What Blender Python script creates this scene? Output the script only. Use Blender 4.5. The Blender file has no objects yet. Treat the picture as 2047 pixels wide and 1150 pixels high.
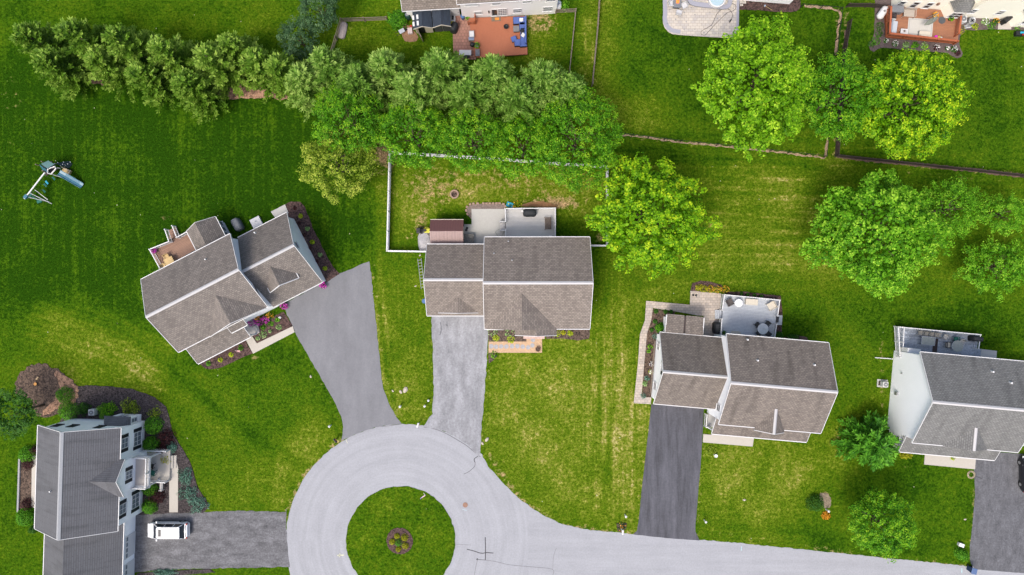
import bpy, bmesh, math, random
import numpy as np
from mathutils import Vector, Matrix
R = math.radians
S, H = 17.0, 80.0            # photo pixels per metre on the ground; camera height (m)

# ---------------------------------------------------------------- camera, sky, sun
scene = bpy.context.scene
COL = scene.collection
cam_d = bpy.data.cameras.new('camera'); cam = bpy.data.objects.new('camera', cam_d); COL.objects.link(cam)
cam.location = (0, 0, H); cam.rotation_euler = (0, 0, 0)
cam_d.sensor_width = 36; cam_d.lens = 36*H*S/2047; cam_d.clip_end = 2000; cam_d.clip_start = 1
scene.camera = cam
SUN_EL, SUN_AZ = 60, 214     # compass azimuth of the sun (north = +Y)
w = bpy.data.worlds.new('World'); scene.world = w; w.use_nodes = True
nt = w.node_tree; bg = nt.nodes['Background']
sky = nt.nodes.new('ShaderNodeTexSky'); sky.sky_type = 'NISHITA'; sky.sun_disc = False
sky.sun_elevation = R(SUN_EL); sky.sun_rotation = R(SUN_AZ)
sky.dust_density = 5.0; sky.air_density = 1.0; sky.ozone_density = 1.0
nt.links.new(sky.outputs[0], bg.inputs[0]); bg.inputs[1].default_value = 0.15
sd = bpy.data.lights.new('sun', 'SUN'); sd.energy = 1.45; sd.angle = R(17.0); sd.color = (1, .95, .86)
so = bpy.data.objects.new('sun', sd); COL.objects.link(so)
so.rotation_euler = (R(90-SUN_EL), 0, R(-SUN_AZ)+math.pi)
scene.view_settings.view_transform = 'Standard'; scene.view_settings.look = 'None'
scene.view_settings.exposure = 0.84; scene.view_settings.gamma = 1
scene.cycles.max_bounces = 6; scene.cycles.diffuse_bounces = 3; scene.cycles.transparent_max_bounces = 4

# ---------------------------------------------------------------- where things are
def P(px, py, h=0.0):
    k = (H-h)/H
    return ((px-1023.5)/S*k, (575-py)/S*k)
VIEW = dict(A=(260,380,500/1513), B=(760,280,480/1971), C=(820,460,390/1725), D=(1250,540,450/1438), E=(1670,630,377/1314),
    F=(0,700,420/1073), G=(640,0,520/2047), H=(1680,0,367/2047), I=(0,0,640/2044), J=(560,60,680/2047), K=(1160,0,540/1882),
    L=(1500,60,547/1850), M=(20,290,200/1643), N=(560,820,560/1952), O=(1160,860,560/2047), R=(1580,800,467/1534),
    U=(560,380,320/767), V=(1290,0,330/2047), W=(1160,290,280/1150), X=(1580,320,467/1790), Z=(0,0,1))
def q(v, s):
    x0, y0, k = VIEW[v]
    return [(x0+float(a)*k, y0+float(b)*k) for a, b in (t.split(',') for t in s.split())]
def q1(v, x, y):
    x0, y0, k = VIEW[v]; return (x0+x*k, y0+y*k)

# ---------------------------------------------------------------- materials
MATS = {}
def new_mat(name):
    m = bpy.data.materials.new(name); m.use_nodes = True; MATS[name] = m
    t = m.node_tree; return m, t, t.nodes['Principled BSDF']
def N(t, typ, **kw):
    n = t.nodes.new(typ)
    for k, v in kw.items():
        if k.startswith('i_'):
            key = k[2:]; key = int(key) if key.isdigit() else key.replace('_', ' ')
            n.inputs[key].default_value = v
        else: setattr(n, k, v)
    return n
def rgba(c): return (c[0], c[1], c[2], 1)
def ramp(t, fac, stops):
    n = t.nodes.new('ShaderNodeValToRGB'); e = n.color_ramp.elements
    while len(e) < len(stops): e.new(0.5)
    for el, (p, c) in zip(e, stops): el.position = p; el.color = rgba(c)
    t.links.new(fac, n.inputs[0]); return n.outputs[0]
def mathn(t, op, a, b=None, clamp=False):
    n = t.nodes.new('ShaderNodeMath'); n.operation = op; n.use_clamp = clamp
    for i, v in enumerate((a, b)):
        if v is None: continue
        if isinstance(v, (int, float)): n.inputs[i].default_value = v
        else: t.links.new(v, n.inputs[i])
    return n.outputs[0]
def mixc(t, typ, fac, a, b):
    n = t.nodes.new('ShaderNodeMixRGB'); n.blend_type = typ
    for i, v in ((0, fac), (1, a), (2, b)):
        if isinstance(v, (int, float)): n.inputs[i].default_value = v
        elif isinstance(v, tuple): n.inputs[i].default_value = rgba(v)
        else: t.links.new(v, n.inputs[i])
    return n.outputs[0]
def noise(t, vec, scale, detail=3, rough=.6):
    n = N(t, 'ShaderNodeTexNoise', i_Scale=scale, i_Detail=detail, i_Roughness=rough)
    if vec is not None: t.links.new(vec, n.inputs['Vector'])
    return n.outputs[0]
def M(name, c, var=.18, scale=2.5, rough=.8, pat=None, c2=None, bump=0.0, size=(.3,.15), metal=0, spec=.35, stain=0, mortar=None, msize=.03, st=None):
    """plain noisy surface or one of the patterns, all in metres through UV"""
    if name in MATS: return MATS[name]
    m, t, b = new_mat(name)
    if not name.startswith(('siding', 'white_car')):      # real-world reflectance for this exposure
        k_ = .86 if name.startswith('white') else .74
        c = tuple(x*k_ for x in c); c2 = c2 and tuple(x*k_ for x in c2); mortar = mortar and tuple(x*k_ for x in mortar)
    tc = N(t, 'ShaderNodeTexCoord'); ob = tc.outputs['Object']; uv = tc.outputs['UV']
    col = None; hgt = None
    c2 = c2 or tuple(x*.72 for x in c)
    if pat in ('brick', 'shingle', 'paver'):
        br = N(t, 'ShaderNodeTexBrick', i_Scale=1.0, i_Mortar_Size=msize*size[1], i_Bias=-.1, i_Brick_Width=size[0], i_Row_Height=size[1])
        br.inputs['Color1'].default_value = rgba(c); br.inputs['Color2'].default_value = rgba(c2)
        br.inputs['Mortar'].default_value = rgba(mortar or tuple(x*.5 for x in c)); br.inputs['Mortar Smooth'].default_value = .3
        t.links.new(uv, br.inputs['Vector']); col = br.outputs[0]; hgt = br.outputs[1]
    elif pat in ('siding', 'planks', 'rib'):
        sp = N(t, 'ShaderNodeSeparateXYZ'); t.links.new(uv, sp.inputs[0])
        ax = sp.outputs[0] if pat == 'rib' else sp.outputs[1]
        k = mathn(t, 'FRACT', mathn(t, 'DIVIDE', ax, size[1]))
        gap = mathn(t, 'GREATER_THAN', k, .88 if pat != 'rib' else .8)
        fl = mathn(t, 'FLOOR', mathn(t, 'DIVIDE', ax, size[1]))
        wn = N(t, 'ShaderNodeTexWhiteNoise', noise_dimensions='1D'); t.links.new(fl, wn.inputs[1])
        col = mixc(t, 'MIX', wn.outputs[0], c, c2) if pat == 'planks' else mixc(t, 'MIX', 0, c, c2)
        col = mixc(t, 'MIX', mathn(t, 'MULTIPLY', gap, .75 if pat == 'planks' else .16), col, tuple(x*.3 for x in c))
        hgt = mathn(t, 'SUBTRACT', 1.0, k) if pat == 'siding' else mathn(t, 'SUBTRACT', 1.0, gap)
    n1 = noise(t, ob, scale, 4, .65); n2 = noise(t, ob, min(max(scale*6, 4), 9), 3, .8)
    v = mathn(t, 'ADD', mathn(t, 'MULTIPLY', mathn(t, 'SUBTRACT', n1, .5), var*2.0), mathn(t, 'MULTIPLY', mathn(t, 'SUBTRACT', n2, .5), var*3.0))
    v = mathn(t, 'ADD', v, 1.0)
    if stain:
        mp = N(t, 'ShaderNodeMapping'); mp.inputs['Scale'].default_value = (.55, .09, .2); t.links.new(uv, mp.inputs[0])
        sn = noise(t, mp.outputs[0], 1.6, 4, .6)
        stn = ramp(t, sn, [(.5, (1,1,1)), (.72, (1-stain,)*3)])
        v = mathn(t, 'MULTIPLY', v, stn)
    if st:
        mp = N(t, 'ShaderNodeMapping'); mp.inputs['Rotation'].default_value = (0,0,R(-3)); mp.inputs['Scale'].default_value = (st[0], st[1], 1); t.links.new(ob, mp.inputs[0])
        v = mathn(t, 'MULTIPLY', v, mathn(t, 'ADD', 1.0, mathn(t, 'MULTIPLY', mathn(t, 'SUBTRACT', noise(t, mp.outputs[0], 1.0, 5, .7), .5), st[2]*1.6)))
    v = mathn(t, 'MAXIMUM', v, .08)
    vv = N(t, 'ShaderNodeCombineXYZ')
    for i in range(3): t.links.new(v, vv.inputs[i])
    if col is None: col = mixc(t, 'MIX', n1, c, c2 if False else tuple(min(1, x*.9) for x in c))
    t.links.new(mixc(t, 'MULTIPLY', 1.0, col, vv.outputs[0]), b.inputs['Base Color'])
    b.inputs['Roughness'].default_value = rough; b.inputs['Metallic'].default_value = metal
    b.inputs['Specular IOR Level'].default_value = spec
    if bump or hgt is not None:
        bp = N(t, 'ShaderNodeBump', i_Strength=.5, i_Distance=max(bump, .01))
        t.links.new(hgt if hgt is not None else n2, bp.inputs['Height']); t.links.new(bp.outputs[0], b.inputs['Normal'])
    return m
def leafmat(name, dark, mid, light, tr=.35, gloss=.5):
    if name in MATS: return MATS[name]
    m, t, b = new_mat(name)
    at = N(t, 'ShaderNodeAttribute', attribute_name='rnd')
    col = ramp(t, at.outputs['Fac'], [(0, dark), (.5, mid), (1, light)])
    t.links.new(col, b.inputs['Base Color']); b.inputs['Roughness'].default_value = gloss
    b.inputs['Specular IOR Level'].default_value = .12
    tl = N(t, 'ShaderNodeBsdfTranslucent'); t.links.new(mixc(t, 'MULTIPLY', 1, col, (1.25, 1.15, .6)), tl.inputs[0])
    mx = N(t, 'ShaderNodeMixShader'); mx.inputs[0].default_value = tr
    t.links.new(b.outputs[0], mx.inputs[1]); t.links.new(tl.outputs[0], mx.inputs[2])
    t.links.new(mx.outputs[0], t.nodes['Material Output'].inputs[0])
    return m

ROOF_TAN = M('shingle_taupe', (.28,.24,.21), .13, 1.2, .9, 'shingle', c2=(.18,.152,.135), size=(.34,.2), stain=.22, msize=.13)
ROOF_A = M('shingle_weathered', (.25,.22,.198), .13, 1.2, .9, 'shingle', c2=(.16,.142,.13), size=(.34,.2), stain=.2, msize=.13)
ROOF_C = M('shingle_streaked', (.245,.21,.185), .14, 1.0, .9, 'shingle', c2=(.16,.138,.124), size=(.34,.2), stain=.42, msize=.13)
ROOF_D = M('shingle_grey', (.22,.22,.215), .14, 1.2, .9, 'shingle', c2=(.16,.16,.16), size=(.34,.2), stain=.3, msize=.13)
ROOF_E = M('shingle_slate', (.14,.143,.158), .13, 1.2, .85, 'shingle', c2=(.125,.127,.138), mortar=(.105,.106,.116), size=(1.3,.22), stain=.35, msize=.22)
ROOF_NAVY = M('shingle_navy', (.04,.055,.08), .2, 1.5, .85, 'shingle', c2=(.03,.04,.06), size=(.4,.2))
SIDE = M('siding_white', (.86,.87,.89), .03, 1, .55, 'siding', size=(.1,.2), bump=.02)
SIDE_CREAM = M('siding_cream', (.80,.77,.68), .03, 1, .55, 'siding', size=(.1,.2), bump=.02)
SIDE_TAN = M('siding_tan', (.42,.38,.30), .05, 1, .6, 'siding', size=(.1,.2), bump=.02)
WHITE = M('white_trim', (.66,.66,.67), .03, 2, .45)
RIDGE = M('ridge_cap_white', (.58,.57,.58), .08, 2, .7)
RIDGE_GREY = M('ridge_cap_grey', (.42,.43,.45), .15, 2, .8)
GLASS = M('window_glass', (.03,.038,.05), .2, 1, .15, spec=.25)
GLASS_PALE = M('window_glass_pale', (.20,.23,.27), .2, 1, .15, spec=.4)
SHUT = M('shutter_black', (.018,.022,.03), .1, 4, .5)
BLACK = M('black_paint', (.02,.021,.024), .15, 3, .45)
COVER = M('black_grill_cover', (.022,.025,.03), .35, 4, .7, bump=.02)
GREYC = M('grey_cover', (.20,.21,.23), .3, 3, .7, bump=.03)
METAL = M('grey_metal', (.45,.46,.47), .12, 3, .4, metal=.6)
CONC = M('concrete', (.51,.50,.475), .1, 1.2, .85, bump=.004)
CONC2 = M('concrete_warm', (.52,.485,.43), .1, 1.5, .85, bump=.004)
STONE = M('stone_grey', (.36,.36,.38), .25, 3, .85, bump=.02)
PAVER = M('paver_beige', (.55,.47,.40), .1, 1.5, .85, 'paver', c2=(.38,.34,.31), size=(.42,.3), msize=.06)
PAVER_PALE = M('paver_pale', (.60,.54,.47), .1, 1.5, .85, 'paver', c2=(.45,.42,.40), size=(.5,.32), msize=.05)
BRICKP = M('paver_pink', (.42,.22,.17), .14, 1.5, .85, 'paver', c2=(.30,.16,.13), size=(.36,.36), msize=.07)
SANDP = M('paver_sand', (.62,.42,.26), .13, 2, .85, 'paver', c2=(.5,.34,.22), size=(.2,.1), msize=.1)
MULCH_R = M('mulch_red_brown', (.085,.05,.045), 1.9, 3.5, .95, bump=.05)
MULCH_B = M('mulch_brown', (.10,.07,.055), 1.9, 3.5, .95, bump=.05)
CHIPS = M('wood_chips', (.10,.068,.05), 1.9, 3.5, .95, bump=.05)
GRAVEL = M('dark_gravel', (.052,.042,.043), 2.2, 5, .95, bump=.05)
PINEST = M('pine_straw', (.34,.2,.13), 1.4, 2.5, .95, bump=.05)
ASPH1 = M('asphalt_mid', (.205,.208,.225), .14, .8, .9, bump=.004, st=(.5,.16,.4))
ASPH2 = M('asphalt_worn', (.29,.295,.315), .34, .4, .9, bump=.004, st=(.8,.28,.95))
ASPH3 = M('asphalt_dark', (.088,.089,.105), .26, .45, .85, bump=.004, st=(1.2,.14,1.3))
ASPH4 = M('asphalt_cracked', (.125,.127,.14), .5, .9, .9, bump=.006, st=(2.2,.5,.8))
ASPH5 = M('asphalt_patchy', (.145,.145,.155), .6, .8, .9, bump=.006, st=(.5,1.6,1.1))
TAR = M('tar_seal', (.05,.05,.06), .2, 4, .6)
TARTHIN = M('tar_seal_thin', (.15,.15,.165), .3, 4, .7)
DECK_BR = M('deck_boards_brown', (.30,.175,.12), .12, 1, .7, 'planks', c2=(.24,.14,.1), size=(.1,.16))
DECK_GR = M('deck_boards_grey', (.60,.59,.585), .08, 1, .7, 'planks', c2=(.54,.53,.52), size=(.1,.16))
DECK_BG = M('deck_boards_bluegrey', (.50,.53,.58), .14, .7, .7, 'planks', c2=(.45,.48,.53), size=(.1,.16))
DECK_WN = M('deck_boards_worn', (.42,.47,.54), .5, .9, .7, 'planks', c2=(.26,.29,.34), size=(.1,.16))
DECK_OR = M('deck_boards_orange', (.42,.145,.075), .1, 1, .7, 'rib', c2=(.36,.12,.06), size=(.1,.16))
WOOD_OR = M('stained_orange_wood', (.42,.12,.05), .15, 2, .6)
WOOD = M('weathered_wood', (.24,.19,.15), .25, 3, .85)
WOOD_DK = M('dark_wood', (.055,.038,.035), .25, 3, .8)
WOOD_YL = M('pale_yellow_wood', (.62,.44,.2), .15, 3, .6)
BARK = M('bark', (.12,.085,.06), .4, 4, .95, bump=.05)
WICK = M('wicker_brown', (.16,.12,.095), .35, 8, .8, bump=.02)
WICKG = M('wicker_grey', (.22,.215,.2), .7, 9, .8, bump=.02)
BLUE = M('blue_cushion', (.09,.15,.42), .15, 3, .8)
BLUEP = M('blue_plastic', (.05,.14,.33), .1, 3, .4)
SKYB = M('sky_blue_plastic', (.03,.42,.62), .1, 3, .4)
GREENP = M('green_plastic', (.01,.13,.10), .1, 3, .4)
TEAL = M('teal_slide', (.06,.18,.26), .1, 3, .3)
TEALROOF = M('grey_green_panel', (.10,.20,.20), .1, 3, .5)
CREAM = M('cream_fabric', (.66,.6,.5), .1, 3, .8)
BEIGE = M('beige_rug', (.5,.46,.4), .12, 2, .9)
TAUPE = M('taupe_canvas', (.30,.29,.26), .2, 4, .85)
CARW = M('white_car_paint', (.62,.635,.66), .01, 1, .2, spec=.6)
CARK = M('black_car_paint', (.012,.013,.018), .02, 1, .15, spec=.7)
TYRE = M('tyre_rubber', (.015,.015,.016), .1, 5, .8)
RED = M('red_plastic', (.5,.03,.02), .1, 3, .4)
YEL = M('yellow_paint', (.62,.62,.04), .1, 3, .4)
ORANGE = M('orange_petals', (.75,.28,.04), .2, 8, .7)
BRNMET = M('brown_metal_roof', (.155,.075,.075), .06, 1, .45, 'rib', size=(.1,.3), bump=.03)
BRNMET_GLARE = M('brown_metal_roof_glare', (.36,.26,.245), .08, 1, .45, 'rib', size=(.1,.3), bump=.03)  # same brown metal with reflected light put into its colour
BLOCK = M('tan_block', (.38,.26,.2), .2, 3, .9)
RUST = M('rusty_iron', (.30,.17,.12), .2, 4, .7)

L_BRIGHT = leafmat('leaves_bright', (.035,.12,.003), (.155,.36,.006), (.44,.64,.04), .4)
L_YELLOW = leafmat('leaves_yellow_tipped', (.03,.12,.003), (.16,.36,.005), (.52,.64,.02), .4)
L_GREEN = leafmat('leaves_green', (.028,.115,.004), (.115,.325,.009), (.38,.62,.05), .4)
L_PEAR = leafmat('leaves_deep_green', (.02,.10,.003), (.085,.26,.006), (.30,.48,.02), .35)
L_OLIVE = leafmat('leaves_olive', (.05,.09,.006), (.17,.26,.015), (.50,.54,.09), .3)
L_DARK = leafmat('leaves_dark', (.012,.05,.008), (.035,.12,.012), (.10,.22,.03))
L_BLUE = leafmat('leaves_blue_green', (.012,.035,.014), (.035,.085,.03), (.12,.2,.09), .15)
L_PINE = leafmat('needles_pine', (.025,.075,.008), (.11,.235,.025), (.33,.47,.11), .3)
L_PINE2 = leafmat('needles_cypress', (.02,.065,.005), (.095,.20,.014), (.29,.42,.07), .3)
L_WEEP = leafmat('needles_weeping', (.012,.06,.006), (.045,.17,.01), (.16,.40,.03), .25)
L_BOX = leafmat('leaves_boxwood', (.02,.09,.004), (.06,.21,.008), (.16,.36,.02), .2)
L_LIME = leafmat('leaves_lime', (.12,.2,.01), (.32,.44,.01), (.6,.62,.05))
L_PALE = leafmat('leaves_pale', (.08,.18,.04), (.22,.38,.12), (.45,.6,.3))
L_RED = leafmat('leaves_dark_red', (.012,.006,.008), (.04,.012,.014), (.09,.03,.03), .2)
L_JUN = leafmat('needles_blue', (.03,.08,.05), (.08,.18,.13), (.2,.32,.26), .15)
L_GOLD = leafmat('leaves_golden', (.1,.14,.004), (.28,.30,.01), (.5,.46,.03))
F_MAG = leafmat('petals_magenta', (.2,.01,.14), (.45,.02,.36), (.7,.12,.6))
F_ORG = leafmat('petals_orange', (.4,.16,.01), (.7,.32,.03), (.85,.5,.1))
F_WHT = leafmat('petals_white', (.5,.5,.5), (.75,.75,.75), (.85,.8,.85))

# ---------------------------------------------------------------- mesh builder
class MB:
    def __init__(s, mat=None): s.v = []; s.f = []; s.fm = []; s.mats = []; s.cur = 0; s.smooth = set()
    def use(s, m):
        if m not in s.mats: s.mats.append(m)
        s.cur = s.mats.index(m); return s
    def add(s, vs, fs):
        o = len(s.v); s.v += [tuple(p) for p in vs]
        for f in fs: s.f.append([o+i for i in f]); s.fm.append(s.cur)
        return s
    def box(s, x, y, z, w, d, h, rz=0, tilt=None):
        c, sn = math.cos(rz), math.sin(rz); vs = []
        for dz in (0, h):
            for dx, dy in ((-w/2,-d/2),(w/2,-d/2),(w/2,d/2),(-w/2,d/2)):
                vs.append((x+dx*c-dy*sn, y+dx*sn+dy*c, z+dz))
        return s.add(vs, [(3,2,1,0),(4,5,6,7),(0,1,5,4),(1,2,6,5),(2,3,7,6),(3,0,4,7)])
    def prism(s, pts, z0, z1):
        n = len(pts); vs = [(p[0],p[1],z0) for p in pts]+[(p[0],p[1],z1) for p in pts]
        return s.add(vs, [tuple(range(n-1,-1,-1)), tuple(range(n,2*n))]+[(i,(i+1)%n,n+(i+1)%n,n+i) for i in range(n)])
    def prof(s, axis, pr, a0, a1):
        n = len(pr); g = (lambda a, p: (a,p[0],p[1])) if axis == 'x' else (lambda a, p: (p[0],a,p[1]))
        vs = [g(a0,p) for p in pr]+[g(a1,p) for p in pr]
        return s.add(vs, [tuple(range(n-1,-1,-1)), tuple(range(n,2*n))]+[(i,(i+1)%n,n+(i+1)%n,n+i) for i in range(n)])
    def poly(s, pts): return s.add(pts, [tuple(range(len(pts)))])
    def tube(s, p0, p1, r0, r1=None, n=6):
        r1 = r0 if r1 is None else r1; a, b = Vector(p0), Vector(p1); d = (b-a)
        if d.length < 1e-6: return s
        z = d.normalized(); x = z.orthogonal().normalized(); y = z.cross(x); vs = []
        for c, r in ((a,r0),(b,r1)):
            for i in range(n):
                t = 2*math.pi*(i+.5)/n; vs.append(tuple(c+x*(r*math.cos(t))+y*(r*math.sin(t))))
        return s.add(vs, [tuple(range(n-1,-1,-1)), tuple(range(n,2*n))]+[(i,(i+1)%n,n+(i+1)%n,n+i) for i in range(n)])
    def path(s, pts, r, n=6):
        for a, b in zip(pts, pts[1:]): s.tube(a, b, r, r, n)
        return s
    def bar(s, p0, p1, w, h):
        a, b = Vector(p0), Vector(p1); d = b-a
        L = math.hypot(d.x, d.y); rz = math.atan2(d.y, d.x); nx, ny = -math.sin(rz)*w/2, math.cos(rz)*w/2
        vs = []
        for c in (a, b):
            for k, z in ((-1,-h/2),(1,-h/2),(1,h/2),(-1,h/2)): vs.append((c.x+nx*k, c.y+ny*k, c.z+z))
        return s.add(vs, [(3,2,1,0),(4,5,6,7),(0,1,5,4),(1,2,6,5),(2,3,7,6),(3,0,4,7)])
    def cyl(s, x, y, z, r, h, n=16, r2=None): 
        r2 = r if r2 is None else r2
        vs = [(x+r*math.cos(2*math.pi*i/n), y+r*math.sin(2*math.pi*i/n), z) for i in range(n)]+[(x+r2*math.cos(2*math.pi*i/n), y+r2*math.sin(2*math.pi*i/n), z+h) for i in range(n)]
        return s.add(vs, [tuple(range(n-1,-1,-1)), tuple(range(n,2*n))]+[(i,(i+1)%n,n+(i+1)%n,n+i) for i in range(n)])
    def lathe(s, x, y, pr, n=16):
        rings = [[(x+r*math.cos(2*math.pi*i/n), y+r*math.sin(2*math.pi*i/n), z) for i in range(n)] for r, z in pr]
        return s.loft(rings)
    def loft(s, rings, cap=True):
        n = len(rings[0]); vs = [p for r in rings for p in r]; fs = []
        for k in range(len(rings)-1):
            for i in range(n): fs.append((k*n+i, k*n+(i+1)%n, (k+1)*n+(i+1)%n, (k+1)*n+i))
        if cap: fs += [tuple(range(n-1,-1,-1)), tuple(range((len(rings)-1)*n, len(rings)*n))]
        return s.add(vs, fs)
    def ball(s, x, y, z, rx, ry, rz, n=12, m=7):
        pr = [(math.cos(math.pi*(k/m-.5)), math.sin(math.pi*(k/m-.5))) for k in range(1, m)]
        return s.loft([[(x+rx*c*math.cos(2*math.pi*i/n), y+ry*c*math.sin(2*math.pi*i/n), z+rz*h) for i in range(n)] for c, h in pr])
    def band(s, pts, w, z0, z1):
        L, Rr = offset(pts, w/2), offset(pts, -w/2)
        for i in range(len(pts)-1): s.prism([Rr[i], Rr[i+1], L[i+1], L[i]], z0, z1)
        return s
    def build(s, name, parent=None, smooth=False, bevel=0):
        me = bpy.data.meshes.new(name); me.from_pydata(s.v, [], s.f)
        for m in s.mats: me.materials.append(m)
        bm = bmesh.new(); bm.from_mesh(me)
        for f, k in zip(bm.faces, s.fm): f.material_index = k
        if not getattr(s, 'keep', False): bmesh.ops.recalc_face_normals(bm, faces=bm.faces)
        uvl = bm.loops.layers.uv.new('UVMap')
        for f in bm.faces:
            n = f.normal; f.smooth = smooth
            u = Vector((1,0,0)) if abs(n.z) > .98 else Vector((-n.y, n.x, 0)).normalized()
            vv = n.cross(u) if n.length else Vector((0,1,0))
            for l in f.loops: l[uvl].uv = (l.vert.co.dot(u), l.vert.co.dot(vv))
        bm.to_mesh(me); bm.free()
        o = bpy.data.objects.new(name, me); COL.objects.link(o)
        if parent: o.parent = parent
        if bevel:
            b = o.modifiers.new('bevel', 'BEVEL'); b.width = bevel; b.segments = 2; b.limit_method = 'ANGLE'
        return o
def mb(m): return MB().use(m)
def offset(pts, d):
    out = []
    for i, p in enumerate(pts):
        a = pts[max(i-1,0)]; b = pts[min(i+1,len(pts)-1)]
        dx, dy = b[0]-a[0], b[1]-a[1]; L = math.hypot(dx, dy) or 1
        out.append((p[0]-dy/L*d, p[1]+dx/L*d))
    return out
def smooth_pts(pts, k=5, closed=False):
    n = len(pts); out = []; rng = range(n if closed else n-1)
    g = (lambda i: pts[i % n]) if closed else (lambda i: pts[min(max(i,0),n-1)])
    for i in rng:
        p0, p1, p2, p3 = g(i-1), g(i), g(i+1), g(i+2)
        for j in range(k):
            t = j/k
            out.append(tuple(.5*((2*p1[a])+(-p0[a]+p2[a])*t+(2*p0[a]-5*p1[a]+4*p2[a]-p3[a])*t*t+(-p0[a]+3*p1[a]-3*p2[a]+p3[a])*t**3) for a in range(2)))
    if not closed: out.append(tuple(pts[-1]))
    return out
def ragged(pts, step=.35, amp=.06, seed=1, closed=True):
    rr = random.Random(seed); out = []; n = len(pts)
    for i in range(n if closed else n-1):
        a, b = pts[i], pts[(i+1)%n]; L = math.hypot(b[0]-a[0], b[1]-a[1]); k = max(1, int(L/step))
        for j in range(k):
            t = j/k; e = rr.uniform(-amp, amp)
            out.append((a[0]+(b[0]-a[0])*t-(b[1]-a[1])/(L or 1)*e, a[1]+(b[1]-a[1])*t+(b[0]-a[0])/(L or 1)*e))
    return out

# ---------------------------------------------------------------- things and their parts
def tag(o, label, cat, group=None, kind=None):
    if label: o['label'] = label
    if cat: o['category'] = cat
    if group: o['group'] = group
    if kind: o['kind'] = kind
    return o
class T:
    """a thing: an Empty at its base on which local-coordinate parts hang"""
    def __init__(s, name, label, cat, px, h=0.0, rz=0.0, group=None, z=None):
        s.z = h if z is None else z; s.rz = rz; s.xy = P(px[0], px[1], h)
        s.e = bpy.data.objects.new(name, None); COL.objects.link(s.e); s.e.empty_display_size = .3
        s.e.location = (s.xy[0], s.xy[1], s.z); s.e.rotation_euler = (0, 0, rz)
        tag(s.e, label, cat, group)
    def L(s, px, h=0.0):
        x, y = P(px[0], px[1], h); x -= s.xy[0]; y -= s.xy[1]; c, n = math.cos(-s.rz), math.sin(-s.rz)
        return (x*c-y*n, x*n+y*c)
    def Ls(s, pts, h=0.0): return [s.L(p, h) for p in pts]
    def part(s, name, m, parent=None, label=None, **kw):
        o = m.build(name, parent or s.e, **kw)
        if label: o['label'] = label
        return o
def single(name, m, label, cat, px=None, h=0.0, rz=0.0, group=None, kind=None, **kw):
    o = m.build(name, None, **kw)
    if px is not None:
        x, y = P(px[0], px[1], h); o.location = (x, y, h); o.rotation_euler = (0, 0, rz)
    return tag(o, label, cat, group, kind)
def structure(name, m, label, **kw):
    o = m.build(name); return tag(o, label, None, None, 'structure')
BEDZ = [0]
def sheet(name, pts_px, mat, z, label, rag=.05, smooth=False, seed=1, kind='structure'):
    pts = [P(*p) for p in pts_px]
    if smooth: pts = smooth_pts(pts, 5, True)
    if rag: pts = ragged(pts, .35, rag, seed)
    o = mb(mat).prism(pts, -.05, z).build(name)
    tag(o, label, None, None, kind); return o
ORD = ['first','second','third','fourth','fifth','sixth','seventh','eighth','ninth','tenth','eleventh','twelfth','thirteenth']
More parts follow.
